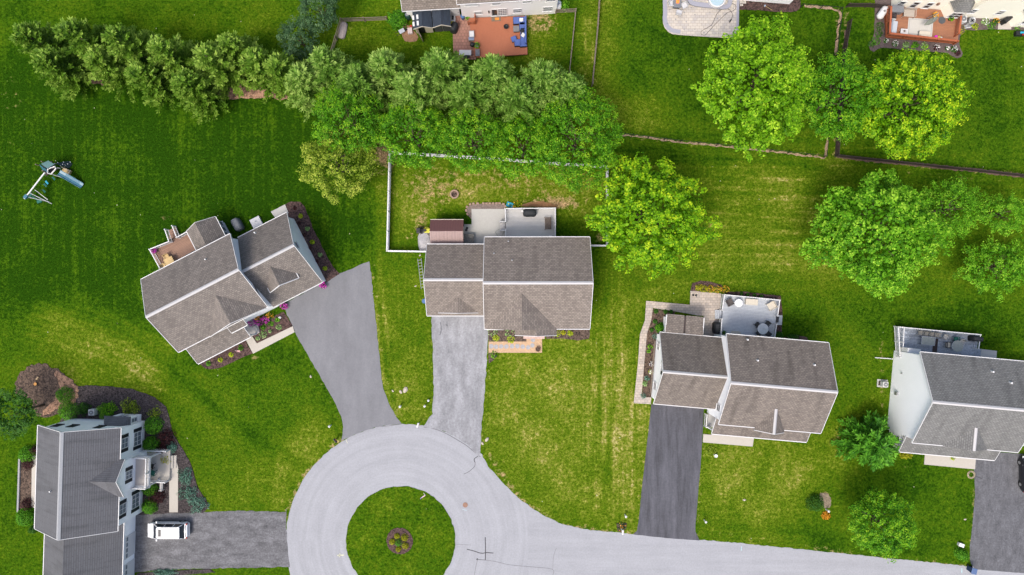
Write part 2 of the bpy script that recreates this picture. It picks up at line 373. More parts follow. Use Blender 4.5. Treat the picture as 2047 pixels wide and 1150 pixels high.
#@@PART2
# ---------------------------------------------------------------- ground: one lawn sheet to the horizon
def lawn_material():
    m, t, b = new_mat('lawn_grass')
    tc = N(t, 'ShaderNodeTexCoord'); ob = tc.outputs['Object']
    at = N(t, 'ShaderNodeAttribute', attribute_name='lawn'); sp = N(t, 'ShaderNodeSeparateColor'); t.links.new(at.outputs['Color'], sp.inputs[0])
    Y, B, MW = sp.outputs[0], sp.outputs[1], sp.outputs[2]
    n1 = noise(t, ob, .22, 4, .6); n2 = noise(t, ob, 1.3, 4, .65); n3 = noise(t, ob, 3.2, 3, .75); n4 = noise(t, ob, 5.5, 2, .9)
    def c(n, k): return mathn(t, 'MULTIPLY', mathn(t, 'SUBTRACT', n, .5), k)
    v = mathn(t, 'ADD', Y, c(n1, .8)); v = mathn(t, 'ADD', v, c(n2, .85)); v = mathn(t, 'ADD', v, c(n3, .95))
    # mowing lines: along x in some lawns, along y in others, chosen by the sign of the mow channel
    xyz = N(t, 'ShaderNodeSeparateXYZ'); t.links.new(ob, xyz.inputs[0])
    def streak(rot, sc):
        mp = N(t, 'ShaderNodeMapping'); mp.inputs['Rotation'].default_value = (0,0,rot); mp.inputs['Scale'].default_value = sc; t.links.new(ob, mp.inputs[0])
        return noise(t, mp.outputs[0], 1.0, 3, .6)
    mx = c(streak(R(4), (1.9,.05,1)), 2.0); my = c(streak(R(3), (.045,1.1,1)), 2.2)
    sx = mathn(t, 'MULTIPLY', mathn(t, 'SUBTRACT', .5, MW, True), .8); sy = mathn(t, 'MULTIPLY', mathn(t, 'SUBTRACT', MW, .5, True), .95)
    v = mathn(t, 'ADD', v, mathn(t, 'MULTIPLY', mx, sx)); v = mathn(t, 'ADD', v, mathn(t, 'MULTIPLY', my, sy))
    col = ramp(t, v, [(0.0, (.013,.042,.002)), (.26, (.033,.078,.003)), (.50, (.054,.096,.004)), (.70, (.090,.128,.009)), (.88, (.165,.17,.03)), (1.0, (.27,.24,.09))])
    bb = mathn(t, 'ADD', B, c(n2, 1.3)); bb = mathn(t, 'ADD', bb, c(n3, .9))
    msk = N(t, 'ShaderNodeMapRange', i_1=.48, i_2=.86); t.links.new(bb, msk.inputs[0])
    bare = ramp(t, n4, [(.3, (.17,.105,.05)), (.7, (.40,.28,.15))])
    col = mixc(t, 'MIX', mathn(t, 'MULTIPLY', msk.outputs[0], mathn(t, 'GREATER_THAN', B, .02)), col, bare)
    g = mathn(t, 'ADD', 1.0, c(n4, 2.3)); g = mathn(t, 'ADD', g, c(n3, 1.2)); g = mathn(t, 'MAXIMUM', g, .25)
    cb = N(t, 'ShaderNodeCombineXYZ')
    for i in range(3): t.links.new(g, cb.inputs[i])
    col = mixc(t, 'MULTIPLY', 1.0, col, cb.outputs[0])
    # scattered clover heads and fallen petals
    vo = N(t, 'ShaderNodeTexVoronoi', i_Scale=1.1); t.links.new(ob, vo.inputs['Vector'])
    dot = mathn(t, 'LESS_THAN', vo.outputs['Distance'], .06)
    sc = N(t, 'ShaderNodeSeparateColor'); t.links.new(vo.outputs['Color'], sc.inputs[0])
    dot = mathn(t, 'MULTIPLY', dot, mathn(t, 'GREATER_THAN', sc.outputs[0], .90))
    col = mixc(t, 'MIX', mathn(t, 'MULTIPLY', dot, .7), col, (.5,.48,.36))
    t.links.new(col, b.inputs['Base Color']); b.inputs['Roughness'].default_value = .95; b.inputs['Specular IOR Level'].default_value = 0
    bp = N(t, 'ShaderNodeBump', i_Strength=.8, i_Distance=.05); t.links.new(n4, bp.inputs['Height']); t.links.new(bp.outputs[0], b.inputs['Normal'])
    return m
# (px, py, rx, ry, turn, amount): yellower (+) or deeper green (-) lawn, some (-) patches painted shade
YEL_F = [(150,150,420,260,0,-.10),(380,330,420,190,0,-.30),(200,420,260,180,0,-.25),(30,300,40,300,0,-.15),(250,60,330,60,0,.06),(560,60,200,50,0,.10),
 (110,720,170,70,30,.20),(210,670,160,40,28,.10),(330,770,170,50,30,.12),(160,600,160,40,10,-.12),(470,700,120,60,0,-.12),(640,460,110,90,0,-.22),(560,830,200,120,30,-.05),(560,960,140,80,-30,.22),(620,900,60,40,-30,.2),(400,900,160,60,25,-.1),
 (430,930,60,100,0,.1),(750,560,18,260,0,.16),(815,680,60,230,0,.24),(830,600,30,120,0,-.10),(770,330,30,80,0,.1),
 (1000,370,240,80,0,.22),(860,400,110,60,0,.26),(1150,450,60,50,0,.1),(1080,370,130,40,0,.14),(930,440,60,20,0,-.5),(1130,480,70,25,0,-.35),  # last (-) patches put shade beside shed and deck into the lawn colour
 (1120,820,150,220,0,.36),(1030,980,60,120,0,-.0),(1230,700,40,170,0,.10),(1270,930,50,140,0,.2),(1220,1000,60,40,0,.08),(990,760,40,80,0,.1),
 (1300,130,120,180,0,-.12),(1200,120,40,260,0,.28),(1050,70,80,70,0,.26),(1290,225,60,40,0,.25),(750,80,90,60,0,.1),(1560,90,200,90,0,-.16),
 (1500,360,220,70,5,.10),(1480,480,160,70,0,.18),(1500,540,200,40,0,.10),(1600,430,60,100,0,.12),(1900,370,200,40,5,.12),(1900,560,150,60,0,.1),
 (1900,230,160,150,0,-.14),(1850,300,160,50,0,.05),(1750,640,220,60,0,-.12),(1720,760,50,120,0,.06),(1350,600,60,40,0,.2),(1640,620,30,180,0,.1),
 (1520,970,150,100,0,.28),(1560,930,120,60,0,.1),(1690,900,30,60,0,.14),(1830,1000,120,80,0,-.08),(1760,960,110,40,0,-.12),(1620,1080,200,20,6,-.2),(1640,1050,30,90,0,-.1),
 (1950,650,110,60,0,-.2),(800,1080,110,110,0,-.04),(850,1130,40,40,0,.12),(750,1010,40,30,0,-.05),(20,980,50,160,0,-.1),(30,590,60,120,0,-.2)]
# bare soil or straw
BARE_F = [(25,200,26,60,0,.34),(18,300,14,30,0,.3),(0,520,20,80,0,.1),(940,360,190,60,0,.33),(860,400,50,40,0,.12),(860,370,60,50,0,.16),(1060,360,100,25,0,.18),(1150,420,50,40,0,.12),
 (1145,405,70,18,8,.22),(1095,408,50,10,0,.45),(1198,475,10,16,0,.55),(330,436,18,8,0,.45),(775,305,20,30,0,.4),(760,300,20,24,0,.3),(1130,600,1,1,0,0),
 (815,700,40,200,0,.10),(960,1120,1,1,0,0),(1120,840,120,180,0,.05),(1290,225,40,25,0,.3),(1070,40,50,25,0,.52),(1080,90,55,50,0,.2),
 (700,65,8,20,0,.3),(815,68,25,8,0,.35),(1560,990,140,60,0,.05),(1760,680,6,60,0,.3),(1665,630,10,60,0,.24),(1470,470,120,60,0,.03),(1764,800,6,90,0,.42),
 (1880,352,160,6,5,.35),(240,735,110,8,16,.16),(600,215,1,1,0,0),(560,195,70,10,0,.3),
 (230,180,60,9,10,.4),(620,270,30,30,0,.22),(730,340,40,60,0,.2),(640,770,12,4,0,.4),(508,715,14,7,0,.5),(1200,1050,50,8,0,.3),(1490,1075,120,8,6,.3),(1660,1100,50,8,6,.45),
 (1648,992,12,16,60,.5),(1700,450,1,1,0,0),(830,1110,1,1,0,0),(845,455,12,30,0,.5),(820,470,10,20,30,.4),(850,505,60,5,0,.4),(1800,930,50,7,5,.35),(1885,905,40,5,5,.3),(700,1010,14,3,40,.5),(905,1070,6,30,0,.5)]
BARE_LINE = [([(848,310),(1215,336)],9,.2),([(1235,272),(1450,292),(1650,312)],9,.4),([(1198,0),(1186,165)],6,.4),([(1693,20),(1670,315),(2047,350)],10,.5),([(1675,10),(1672,110)],5,.5),
 ([(690,40),(660,108)],6,.3),([(1150,22),(1138,140)],5,.3),([(775,310),(770,505),(850,505)],6,.22),([(980,915),(1040,1000),(1120,1052),(1270,1072)],12,.55),([(1400,1085),(1925,1134)],11,.55),
 ([(690,870),(610,950),(572,1030)],12,.55),([(745,525),(765,740),(800,845)],9,.4),([(862,640),(868,800)],6,.35),([(980,720),(962,900)],7,.4),([(1300,810),(1270,1060)],6,.4),([(1412,830),(1392,1080)],6,.4),([(572,620),(688,860)],6,.35),([(1950,960),(1940,1120)],6,.5),([(2,0),(4,260)],6,.1)]
# mowing lines: <.5 run up the picture, >.5 run across it
MOW_F = [(330,360,330,200,0,-.5),(120,300,150,260,0,-.3),(480,380,280,190,0,-.4),(1480,400,320,170,0,.5),(1900,360,200,60,0,.4),(1230,700,60,260,0,-.5),(1330,960,90,130,0,-.4),
 (1500,1040,140,30,0,.4),(1120,820,150,170,0,-.18),(800,640,70,180,0,-.2),(1960,180,110,130,0,-.25),(1350,150,120,120,0,-.15),(560,900,160,100,0,-.15)]
arcs_ = [[(60+k*4,640-k*13),(150,668-k*14),(250,700-k*14),(330+k*4,752-k*14)] for k in range(-2,5)]
YEL_LINE = [(a, 4.5, .24) for a in arcs_]+[([(205-k*15,585),(160-k*15,640),(120-k*14,700)], 4, .16) for k in range(4)]+[([(x,590),(x-12,800),(x-30,1040)], 5, .05) for x in (1196,1222,1250,1276)]+\
 [([(1420,320+k*26),(1560,332+k*26),(1600,336+k*26)], 3.5, .18) for k in range(7)]+[([(756+k*2,540),(752+k*6,640),(768+k*6,760),(790+k*4,830)], 4, .2) for k in (0,3)]+[([(x,30),(x+8,110),(x-10,150)], 4, .18) for x in (1165,1178)]+\
 [([(1400,1056+k*10),(1500,1066+k*10),(1620,1074+k*10)], 3.5, .2) for k in range(3)]+[([(560+k*9,910+k*4),(548+k*9,960+k*4),(545+k*9,1015)], 4, .2) for k in range(3)]+[([(300-k*60,210),(320-k*60,400),(330-k*60,540)], 3.5, .13) for k in range(-6,5)]
GRN_LINE = [([(0,548),(120,604),(250,668),(330,726),(450,836),(560,905),(640,950)], 15, .24), ([(745,380),(742,480),(762,640),(775,760)], 6, .2), ([(905,310),(903,360)], 7, .3), ([(1010,310),(1008,350)], 7, .3), ([(1120,600),(1290,700)], 1, 0),
 ([(1230,300),(1440,318),(1660,338)], 7, .2), ([(1186,300),(1192,560),(1180,800)], 7, .12), ([(1208,600),(1196,800),(1180,1000)], 6, .15), ([(1236,600),(1226,800),(1206,1020)], 6, .15), ([(780,690),(786,800)], 5, .2), ([(1130,660),(1080,740)], 1, 0),
 ([(1540,900),(1520,960)], 10, .2), ([(300,330),(310,520)], 20, .08), ([(480,330),(470,520)], 20, .08)]
def field(px, py, F, base):
    out = np.full(px.shape, float(base))
    for cx, cy, rx, ry, a, amt in F:
        c, s = math.cos(R(a)), math.sin(R(a)); dx, dy = px-cx, py-cy
        u, v = (dx*c+dy*s)/rx, (-dx*s+dy*c)/ry
        out += amt*np.exp(-((u*u+v*v)**1.5)*.6)
    return out
def linefield(px, py, F):
    out = np.zeros(px.shape)
    for pts, wd, amt in F:
        d = np.full(px.shape, 1e9)
        for (x0,y0),(x1,y1) in zip(pts, pts[1:]):
            L2 = (x1-x0)**2+(y1-y0)**2; t = np.clip(((px-x0)*(x1-x0)+(py-y0)*(y1-y0))/L2, 0, 1)
            d = np.minimum(d, np.hypot(px-(x0+t*(x1-x0)), py-(y0+t*(y1-y0))))
        out = np.maximum(out, amt*np.exp(-(d/wd)**2))
    return out
def make_ground():
    xs = np.concatenate([[-900,-300,-120,-80], np.arange(-64,64.1,.27), [80,120,300,900]])
    ys = np.concatenate([[-900,-300,-120,-60], np.arange(-36,36.1,.27), [60,120,300,900]])
    X, Yy = np.meshgrid(xs, ys); nx, ny = len(xs), len(ys)
    px = X*S+1023.5; py = 575-Yy*S
    rng = np.random.default_rng(4)
    me = bpy.data.meshes.new('lawn'); co = np.stack([X.ravel(), Yy.ravel(), np.zeros(nx*ny)], 1)
    me.vertices.add(nx*ny); me.vertices.foreach_set('co', co.ravel())
    i, j = np.meshgrid(np.arange(nx-1), np.arange(ny-1)); a = (j*nx+i).ravel()
    qd = np.stack([a, a+1, a+1+nx, a+nx], 1); me.loops.add(qd.size); me.loops.foreach_set('vertex_index', qd.ravel())
    me.polygons.add(len(a)); me.polygons.foreach_set('loop_start', np.arange(len(a))*4); me.update(calc_edges=True)
    Yf = field(px, py, YEL_F, .33)+linefield(px, py, YEL_LINE)-linefield(px, py, GRN_LINE); Yf = np.clip(Yf, 0, 1); Bf = np.clip(field(px, py, BARE_F, .0), 0, 1); Bf = np.clip(np.maximum(Bf, linefield(px, py, BARE_LINE)), 0, 1)
    Mf = np.clip(field(px, py, MOW_F, .5), 0, 1)
    at = me.attributes.new('lawn', 'FLOAT_COLOR', 'POINT')
    at.data.foreach_set('color', np.stack([Yf.ravel(), Bf.ravel(), Mf.ravel(), np.ones(nx*ny)], 1).ravel())
    me.materials.append(lawn_material())
    o = bpy.data.objects.new('lawn_ground', me); COL.objects.link(o); tag(o, 'mottled green lawn covering the ground', None, None, 'structure')
make_ground()
LAWN = MATS['lawn_grass']

# ---------------------------------------------------------------- roads and drives
def road_material():
    m, t, b = new_mat('asphalt_pale_road'); tc = N(t, 'ShaderNodeTexCoord'); ob = tc.outputs['Object']
    cx, cy = P(801, 1081)
    mp = N(t, 'ShaderNodeMapping'); mp.inputs['Location'].default_value = (-cx, -cy, 0); t.links.new(ob, mp.inputs[0])
    sp = N(t, 'ShaderNodeSeparateXYZ'); t.links.new(mp.outputs[0], sp.inputs[0]); x, y = sp.outputs[0], sp.outputs[1]
    r = mathn(t, 'SQRT', mathn(t, 'ADD', mathn(t, 'MULTIPLY', x, x), mathn(t, 'MULTIPLY', y, y)))
    an = mathn(t, 'ARCTAN2', y, x)
    cb = N(t, 'ShaderNodeCombineXYZ'); t.links.new(mathn(t, 'MULTIPLY', r, 1.6), cb.inputs[0]); t.links.new(mathn(t, 'MULTIPLY', an, .9), cb.inputs[1])
    arcs = noise(t, cb.outputs[0], 1.0, 4, .65)
    mp2 = N(t, 'ShaderNodeMapping'); mp2.inputs['Rotation'].default_value = (0,0,R(5)); mp2.inputs['Scale'].default_value = (.07,.9,1); t.links.new(ob, mp2.inputs[0])
    lin = noise(t, mp2.outputs[0], 1.0, 4, .65)
    far = mathn(t, 'GREATER_THAN', x, 15.0)
    st = mixc(t, 'MIX', far, arcs, lin)
    n2 = noise(t, ob, .5, 4, .6); n3 = noise(t, ob, 5, 3, .85)
    v = mathn(t, 'ADD', mathn(t, 'MULTIPLY', mathn(t, 'SUBTRACT', st, .5), .45), mathn(t, 'MULTIPLY', mathn(t, 'SUBTRACT', n3, .5), .55))
    v = mathn(t, 'ADD', v, mathn(t, 'MULTIPLY', mathn(t, 'SUBTRACT', n2, .5), .22)); v = mathn(t, 'ADD', v, 1.0)
    c3 = N(t, 'ShaderNodeCombineXYZ')
    for i in range(3): t.links.new(v, c3.inputs[i])
    t.links.new(mixc(t, 'MULTIPLY', 1.0, (.248,.254,.274), c3.outputs[0]), b.inputs['Base Color']); b.inputs['Roughness'].default_value = .9
    bp = N(t, 'ShaderNodeBump', i_Strength=.3, i_Distance=.01); t.links.new(n3, bp.inputs['Height']); t.links.new(bp.outputs[0], b.inputs['Normal'])
    return m
def arc(cx, cy, r, a0, a1, n):
    return [(cx+r*math.cos(R(a0+(a1-a0)*i/n)), cy+r*math.sin(R(a0+(a1-a0)*i/n))) for i in range(n+1)]
ring = arc(806, 1083, 235, 30, 312, 60)       # picture angles, clockwise
flare = [(975,932),(1005,965),(1040,999),(1080,1027),(1122,1048),(1180,1060),(1270,1068),(1480,1086),(1925,1131),(2047,1145),(2500,1190),(2500,1330),(2047,1284),(1480,1228),(1250,1207),(1120,1196),(1060,1208)]
road = sheet('road', ring+flare, road_material(), .012, 'pale grey asphalt road and turning circle', rag=.05)
isl = sheet('traffic_island_grass', arc(801,1081,109,0,360,48)[:-1], LAWN, .05, 'round grass island in the turning circle', rag=.06)
at = isl.data.attributes.new('lawn', 'FLOAT_COLOR', 'POINT')
pv = np.zeros(len(isl.data.vertices)*3); isl.data.vertices.foreach_get('co', pv); pv = pv.reshape(-1,3)
at.data.foreach_set('color', np.tile([.32,.0,.4,1], len(pv)).ravel())
def child_marks(name, mat, lines, parent, z):
    m = mb(mat)
    for pts, wd in lines:
        pp = smooth_pts([P(*p) for p in pts], 4); m.band(pp, wd, z-.003, z)
    o = m.build(name, parent); return o
child_marks('tar_seal', TAR, [(q('N','1429,885 1431,960 1430,1045'),.11),(q('N','1302,970 1345,980 1400,997 1440,993 1486,996'),.10),(q('N','1430,1045 1375,1040'),.06),(q('N','1370,1035 1376,1042'),.2),
  (q('N','1385,318 1358,335 1352,350 1359,365'),.09),(q('N','1359,365 1356,390 1335,412 1310,432 1280,445'),.05)], road, .017)
child_marks('hairline_crack', TARTHIN, [(q('N','445,195 560,150 640,118 740,112 845,97'),.06),(q('N','1000,118 1080,133 1160,165 1230,205 1300,248 1350,290 1395,325'),.08),
  (q('N','1430,1045 1500,1055 1600,1078 1750,1092 1895,1108 1900,1150'),.045),(q('N','1376,1042 1362,1100 1352,1160'),.045),(q('N','1225,935 1330,940'),.03),(q('N','1925,960 1905,1020 1900,1108'),.03),
  (q('O','400,752 600,768 870,806'),.05),(q('N','42,690 38,860 60,1080'),.06)], road, .0165)
for k, (pp, cc) in enumerate([('393,1010 445,1012',(.62,.6,.5)),('415,997 418,1024',(.62,.6,.5))]): pass
child_marks('utility_paint', M('paint_pale_yellow',(.62,.62,.45),.3,5), [(q('N','398,1012 445,1010'),.12),(q('N','418,998 412,1025'),.1),(q('N','458,205 470,232'),.06)], road, .0175)
child_marks('utility_paint', M('paint_pale_cyan',(.42,.62,.66),.3,5), [(q('O','1178,850 1176,880'),.08),(q('R','1125,1105 1125,1135'),.1),(q('N','1270,690 1300,700'),.05)], road, .0175)
mh = mb(RUST).lathe(0,0,[(.30,0),(.30,.02),(.27,.024),(.0001,.022)],20); single('manhole_cover', mh, 'round rusty manhole cover in the road right of the grass island', 'manhole cover', q1('N',1290,661), .016)

d1 = sheet('driveway', q('U','28,585 20,545 210,440 280,402 340,378 400,350 428,342 436,400 446,520 462,660 478,820 486,905 500,970 520,1020 548,1075 566,1102')+[(803,847.5),(780,849),(755,853.5),(730,860),(708,869),(690,878.5),(683,882)]+q('U','302,1135 293,1085 240,975 160,840 80,700'), ASPH1, .02, 'grey asphalt driveway widening to the angled house', rag=.05)
d2 = sheet('driveway', q('Z','862,620 982,620 977,660 973,720 968,790 963,850 960,905 958,915 930,885 890,862 846,853 855,840 864,828 867,790 865,700'), ASPH2, .020, 'worn pale driveway in front of the middle house', rag=.07)
d3 = sheet('driveway', q('O','520,-190 905,-190 895,20 880,250 862,440 850,600 840,700 842,740 870,806 640,790 385,762 415,735 428,650 448,450 470,250'), ASPH3, .020, 'dark sealed driveway', rag=.02)
d4 = sheet('driveway', q('R','1200,330 1900,380 1900,1240 1700,1150 1215,1112 1190,1080 1180,1050 1178,960 1195,820 1212,620'), ASPH4, .020, 'cracked dark grey driveway at the right edge', rag=.02)
d5 = sheet('driveway', q('F','640,838 690,835 870,830 1073,825 1200,820 1460,828 1462,900 1470,1020 1480,1108 1200,1112 940,1118 690,1133 640,1130'), ASPH5, .020, 'patchy dark driveway with the white car', rag=.07)
d2.data; child_marks('tar_seal', TARTHIN, [(q('C','268,815 275,880 262,930'),.12),(q('C','320,835 330,850'),.2)], d2, .0235)

def bed(pts, mat, label, z=.045, smooth=True, rag=.04, name='mulch_bed'):
    BEDZ[0] += 1; return sheet(name, pts, mat, z+.0013*BEDZ[0], label, rag, smooth)
bed(q('A','938,88 975,70 1030,72 1058,105 1085,170 1110,240 1150,315 1190,400 1235,470 1268,508 1200,552 1160,570 1050,400 940,180'), MULCH_R, 'dark red mulch bed along the garage end', smooth=False)
bed(q('A','735,870 800,800 930,735 985,825 768,927'), MULCH_R, 'mulch bed between porch and walk', smooth=False)
bed(q('A','410,1040 560,960 695,905 742,988 690,1010 640,1032 560,1072 500,1086 460,1080 430,1060'), MULCH_R, 'mulch bed below the porch roof', smooth=False)
bed(q('C','690,860 1005,860 1005,945 1028,960 1025,988 693,982'), MULCH_B, 'mulch bed left of the front step', smooth=False)
bed(q('C','1185,860 1590,860 1580,965 1480,975 1330,960 1200,962'), MULCH_B, 'mulch bed right of the front step', smooth=False)
bed(q('C','693,1086 745,1086 755,1120 740,1150 695,1180'), MULCH_B, 'small mulch patch at the drive corner', smooth=False)
bed(q('B','745,650 716,612 708,570 735,535 800,526 940,522 1000,526 1030,548 1030,575 752,575 750,640'), M('gravel_grey_brown',(.22,.17,.15),.7,4), 'curved gravel bed behind the block border', smooth=False)
bed(q('B','455,112 480,90 540,82 600,92 640,118 560,118'), MULCH_R, 'mulch under the pear trees', smooth=True)
bed(q('D','415,135 428,85 480,68 560,78 612,95 645,140'), MULCH_R, 'mulch bed behind the paver patio', smooth=False)
bed(q('D','630,140 760,138 900,155 990,165 1002,240 1000,430 1100,415 1160,430 1170,470 940,440'), MULCH_R, 'mulch strip around the grey deck', smooth=False)
bed(q('D','172,248 320,262 310,300 215,420 170,810 105,812 112,700 125,560 135,410 162,330'), CHIPS, 'garden bed along the garage wall', smooth=False)
bed(q('F','80,185 95,130 140,88 200,68 270,88 330,120 372,160 395,185 398,260 330,300 290,330 190,335 160,260 90,230'), CHIPS, 'wood chip bed with a tree stump', rag=.16)
bed(q('F','280,110 350,140 395,185 400,240 350,285 300,300 250,330 215,325 290,240 310,180'), PINEST, 'paler brown chips at the edge of the wood chip bed', z=.06, rag=.18)
bed(q('F','380,190 440,180 560,185 680,200 790,240 850,290 868,350 880,420 930,500 975,580 995,650 1015,710 1050,760 1068,800 1040,830 870,832 690,842 650,700 690,500 560,400 300,380 330,320 380,260'), GRAVEL, 'curved dark gravel bed around the white house', smooth=False)
bed(q('F','100,555 170,545 165,800 100,815'), CHIPS, 'narrow bed behind the white house', smooth=False)
bed(q('F','700,1140 800,1130 900,1125 1073,1118 1100,1135 700,1170'), GRAVEL, 'gravel strip below the patchy driveway', smooth=False)
bed(q('G','640,160 760,270 760,320 700,330 650,300'), M('bare_soil',(.3,.17,.1),.6,3), 'bare soil beside the shed', z=.02)
bed(q('H','385,0 380,200 375,370 350,450 310,500 330,560 370,580 430,545 480,530 600,545 800,565 1000,575 1190,595 1250,635 1300,650 1345,635 1362,600 1335,540 1320,470 1335,400 1400,335 1480,345 1600,330 1700,325 1800,330 2047,345 2047,0'), M('mulch_greyish',(.12,.09,.085),.7,3), 'curved mulch bed around the orange deck', smooth=False)
bed(q('V','1165,0 1920,0 1925,85 1880,140 1800,155 1600,150 1400,130 1165,120'), MULCH_R, 'mulch bed by the white wall', smooth=False)
bed(q('N','743,905 750,870 770,840 800,823 835,819 875,828 905,855 923,890 925,925 910,965 880,990 840,1002 800,995 765,970 748,940'), MULCH_R, 'round mulch ring on the island', z=.075, smooth=True)
bed(q('I','1240,560 1350,545 1500,540 1700,540 1850,560 1920,600 1930,660 1850,640 1700,625 1500,630 1300,640 1240,600'), PINEST, 'strip of brown needles below the cypress row', z=.02, rag=.15)
bed(q('I','500,470 560,470 700,510 720,560 620,540 540,520'), PINEST, 'brown needles at the cypress row', z=.02, rag=.15)
bed(q('B','1150,545 1200,520 1300,505 1400,520 1440,560'), M('bare_orange_soil',(.33,.17,.08),.5,3), 'bare soil behind the deck', z=.02, rag=.1)
bed(q('O','265,680 340,680 335,720 300,745 272,735'), MULCH_R, 'small mailbox bed', smooth=False)
bed(q('R','190,620 235,612 262,640 265,690 240,710 205,690'), M('gravel_pale',(.24,.19,.13),.9,3), 'gravel around the round shrub', z=.02)
def soil_strip(v, st, wd, label, mat=None):
    pts = smooth_pts([P(*p) for p in q(v, st)], 3); L_, R_ = offset(pts, wd/2), offset(pts, -wd/2)
    o = mb(mat or M('dry_soil', (.36,.25,.16), .9, 2)).prism(ragged(L_+R_[::-1], .3, .09, 3), -.05, .012).build('soil_strip'); tag(o, label, None, None, 'structure')
soil_strip('K', '250,938 430,955 700,992 950,1015 1205,1042 1450,1070 1705,1100', .2, 'dry soil under the thin metal fence')
soil_strip('K', '1705,1100 1722,950', .25, 'dry soil under the short end of the metal fence'); soil_strip('K', '1776,380 1795,200 1800,75 1560,45', .25, 'dry soil under the upper metal fence')
soil_strip('L', '583,852 800,880 1200,918 1560,955 1850,990', .42, 'bare soil along the dark picket fence', M('dark_soil',(.13,.08,.06),.9,2)); soil_strip('L', '650,0 640,130 600,720 583,852', .42, 'bare soil along the dark fence going up', M('dark_soil',(.13,.08,.06),.9,2))
# paving
def pave(pts, mat, label, z=.078, name='paving'): return sheet(name, pts, mat, z, label, 0, False)
pave(q('A','700,903 740,885 768,928 985,824 996,860 745,990'), CONC2, 'pale concrete front walk of the angled house', name='concrete_walk')
pave(q('A','852,132 938,88 960,140 880,170'), CONC, 'concrete pad behind the angled garage', name='concrete_pad')
pave(q('B','750,567 1030,567 1030,815 870,815 870,870 690,870 690,693 750,693'), CONC, 'pale concrete patio', name='concrete_patio')
pave(q('C','693,986 1028,986 1028,958 1165,958 1165,1085 693,1085'), SANDP, 'sand coloured paver walk', name='paver_walk')
pave(q('D','415,133 610,150 612,255 575,258 575,312 620,318 612,440 500,440 500,292 460,290 310,262 175,243 165,320 138,405 120,600 102,812 165,813 162,856 53,850 80,600 93,410 125,320 133,197 412,222'), PAVER, 'beige paver patio and path around the garage', name='paver_patio')
pave(q('D','498,1048 820,1072 812,1127 495,1100'), CONC2, 'concrete front walk', name='concrete_walk')
pave(q('E','622,965 975,1005 970,1074 616,1040'), CONC2, 'concrete front walk of the right house', name='concrete_walk')
pave(q('E','290,446 362,452 356,506 288,500'), CONC, 'concrete pad under the air conditioner', name='concrete_pad')
pave(q('F','828,612 835,580 870,572 905,575 911,600 910,828 866,828 866,630 850,616'), CONC2, 'concrete walk to the porch', name='concrete_walk')
pave(q('F','165,540 195,540 190,810 162,800'), CONC2, 'concrete strip behind the white house', name='concrete_strip')
pave(q('G','1040,122 1165,110 1215,110 1228,470 1050,470'), BRICKP, 'pinkish paver patio beside the deck', name='paver_patio')
pave(q('V','235,-60 245,170 218,200 218,290 240,350 285,400 340,428 430,437 700,455 1100,480 1150,300 1155,270 1155,-60'), PAVER_PALE, 'pale paver patio at the top', name='paver_patio')
pave(q('H','1760,225 1900,230 1900,330 1750,330'), CONC2, 'small concrete landing', name='concrete_landing')
gb = mb(M('grey_border_paver',(.36,.36,.42),.1,3)); gp = [P(*p) for p in q('V','240,-60 245,160 240,230 255,300 290,350 340,385 435,398')]
gb.band(smooth_pts(gp,4), .5, .05, .083); gb.band([P(*p) for p in q('V','1150,-60 1143,180 1140,420')], .3, .05, .083); gb.build('paver_border', bpy.data.objects['paver_patio.002'] if 'paver_patio.002' in bpy.data.objects else None)

# ---------------------------------------------------------------- foliage
def quads_obj(name, V4, rnd, mat, parent=None, core=None):
    """V4: (n,4,3) leaf quads with one random value each"""
    n = len(V4); me = bpy.data.meshes.new(name)
    me.vertices.add(n*4); me.vertices.foreach_set('co', V4.reshape(-1)); me.loops.add(n*4)
    me.loops.foreach_set('vertex_index', np.arange(n*4)); me.polygons.add(n); me.polygons.foreach_set('loop_start', np.arange(n)*4)
    me.update(calc_edges=True)
    a = me.attributes.new('rnd', 'FLOAT', 'FACE'); a.data.foreach_set('value', rnd.astype(np.float32))
    me.materials.append(mat); o = bpy.data.objects.new(name, me); COL.objects.link(o)
    if parent: o.parent = parent
    return o
def leaf_quads(pos, nrm, size, rng, aspect=.7, jit=.6):
    n = len(pos); nrm = nrm+rng.normal(0, jit, (n,3)); nrm /= np.linalg.norm(nrm, axis=1, keepdims=True)
    t = np.cross(nrm, rng.normal(0,1,(n,3))); t /= np.linalg.norm(t, axis=1, keepdims=True); b = np.cross(nrm, t)
    s = (size*rng.uniform(.6,1.4,n))[:,None]
    return np.stack([pos-t*s*.5, pos+b*s*aspect*.5-nrm*s*.08, pos+t*s*.5, pos-b*s*aspect*.5-nrm*s*.08], 1)
def lobes(d, rng, k=7, amp=.16):
    out = np.ones(len(d))
    for _ in range(k):
        a = rng.normal(0,1,3); a /= np.linalg.norm(a); f = rng.uniform(2,6)
        out += amp/math.sqrt(k)*1.6*np.cos(f*(d@a)*2+rng.uniform(0,6.28))
    return out
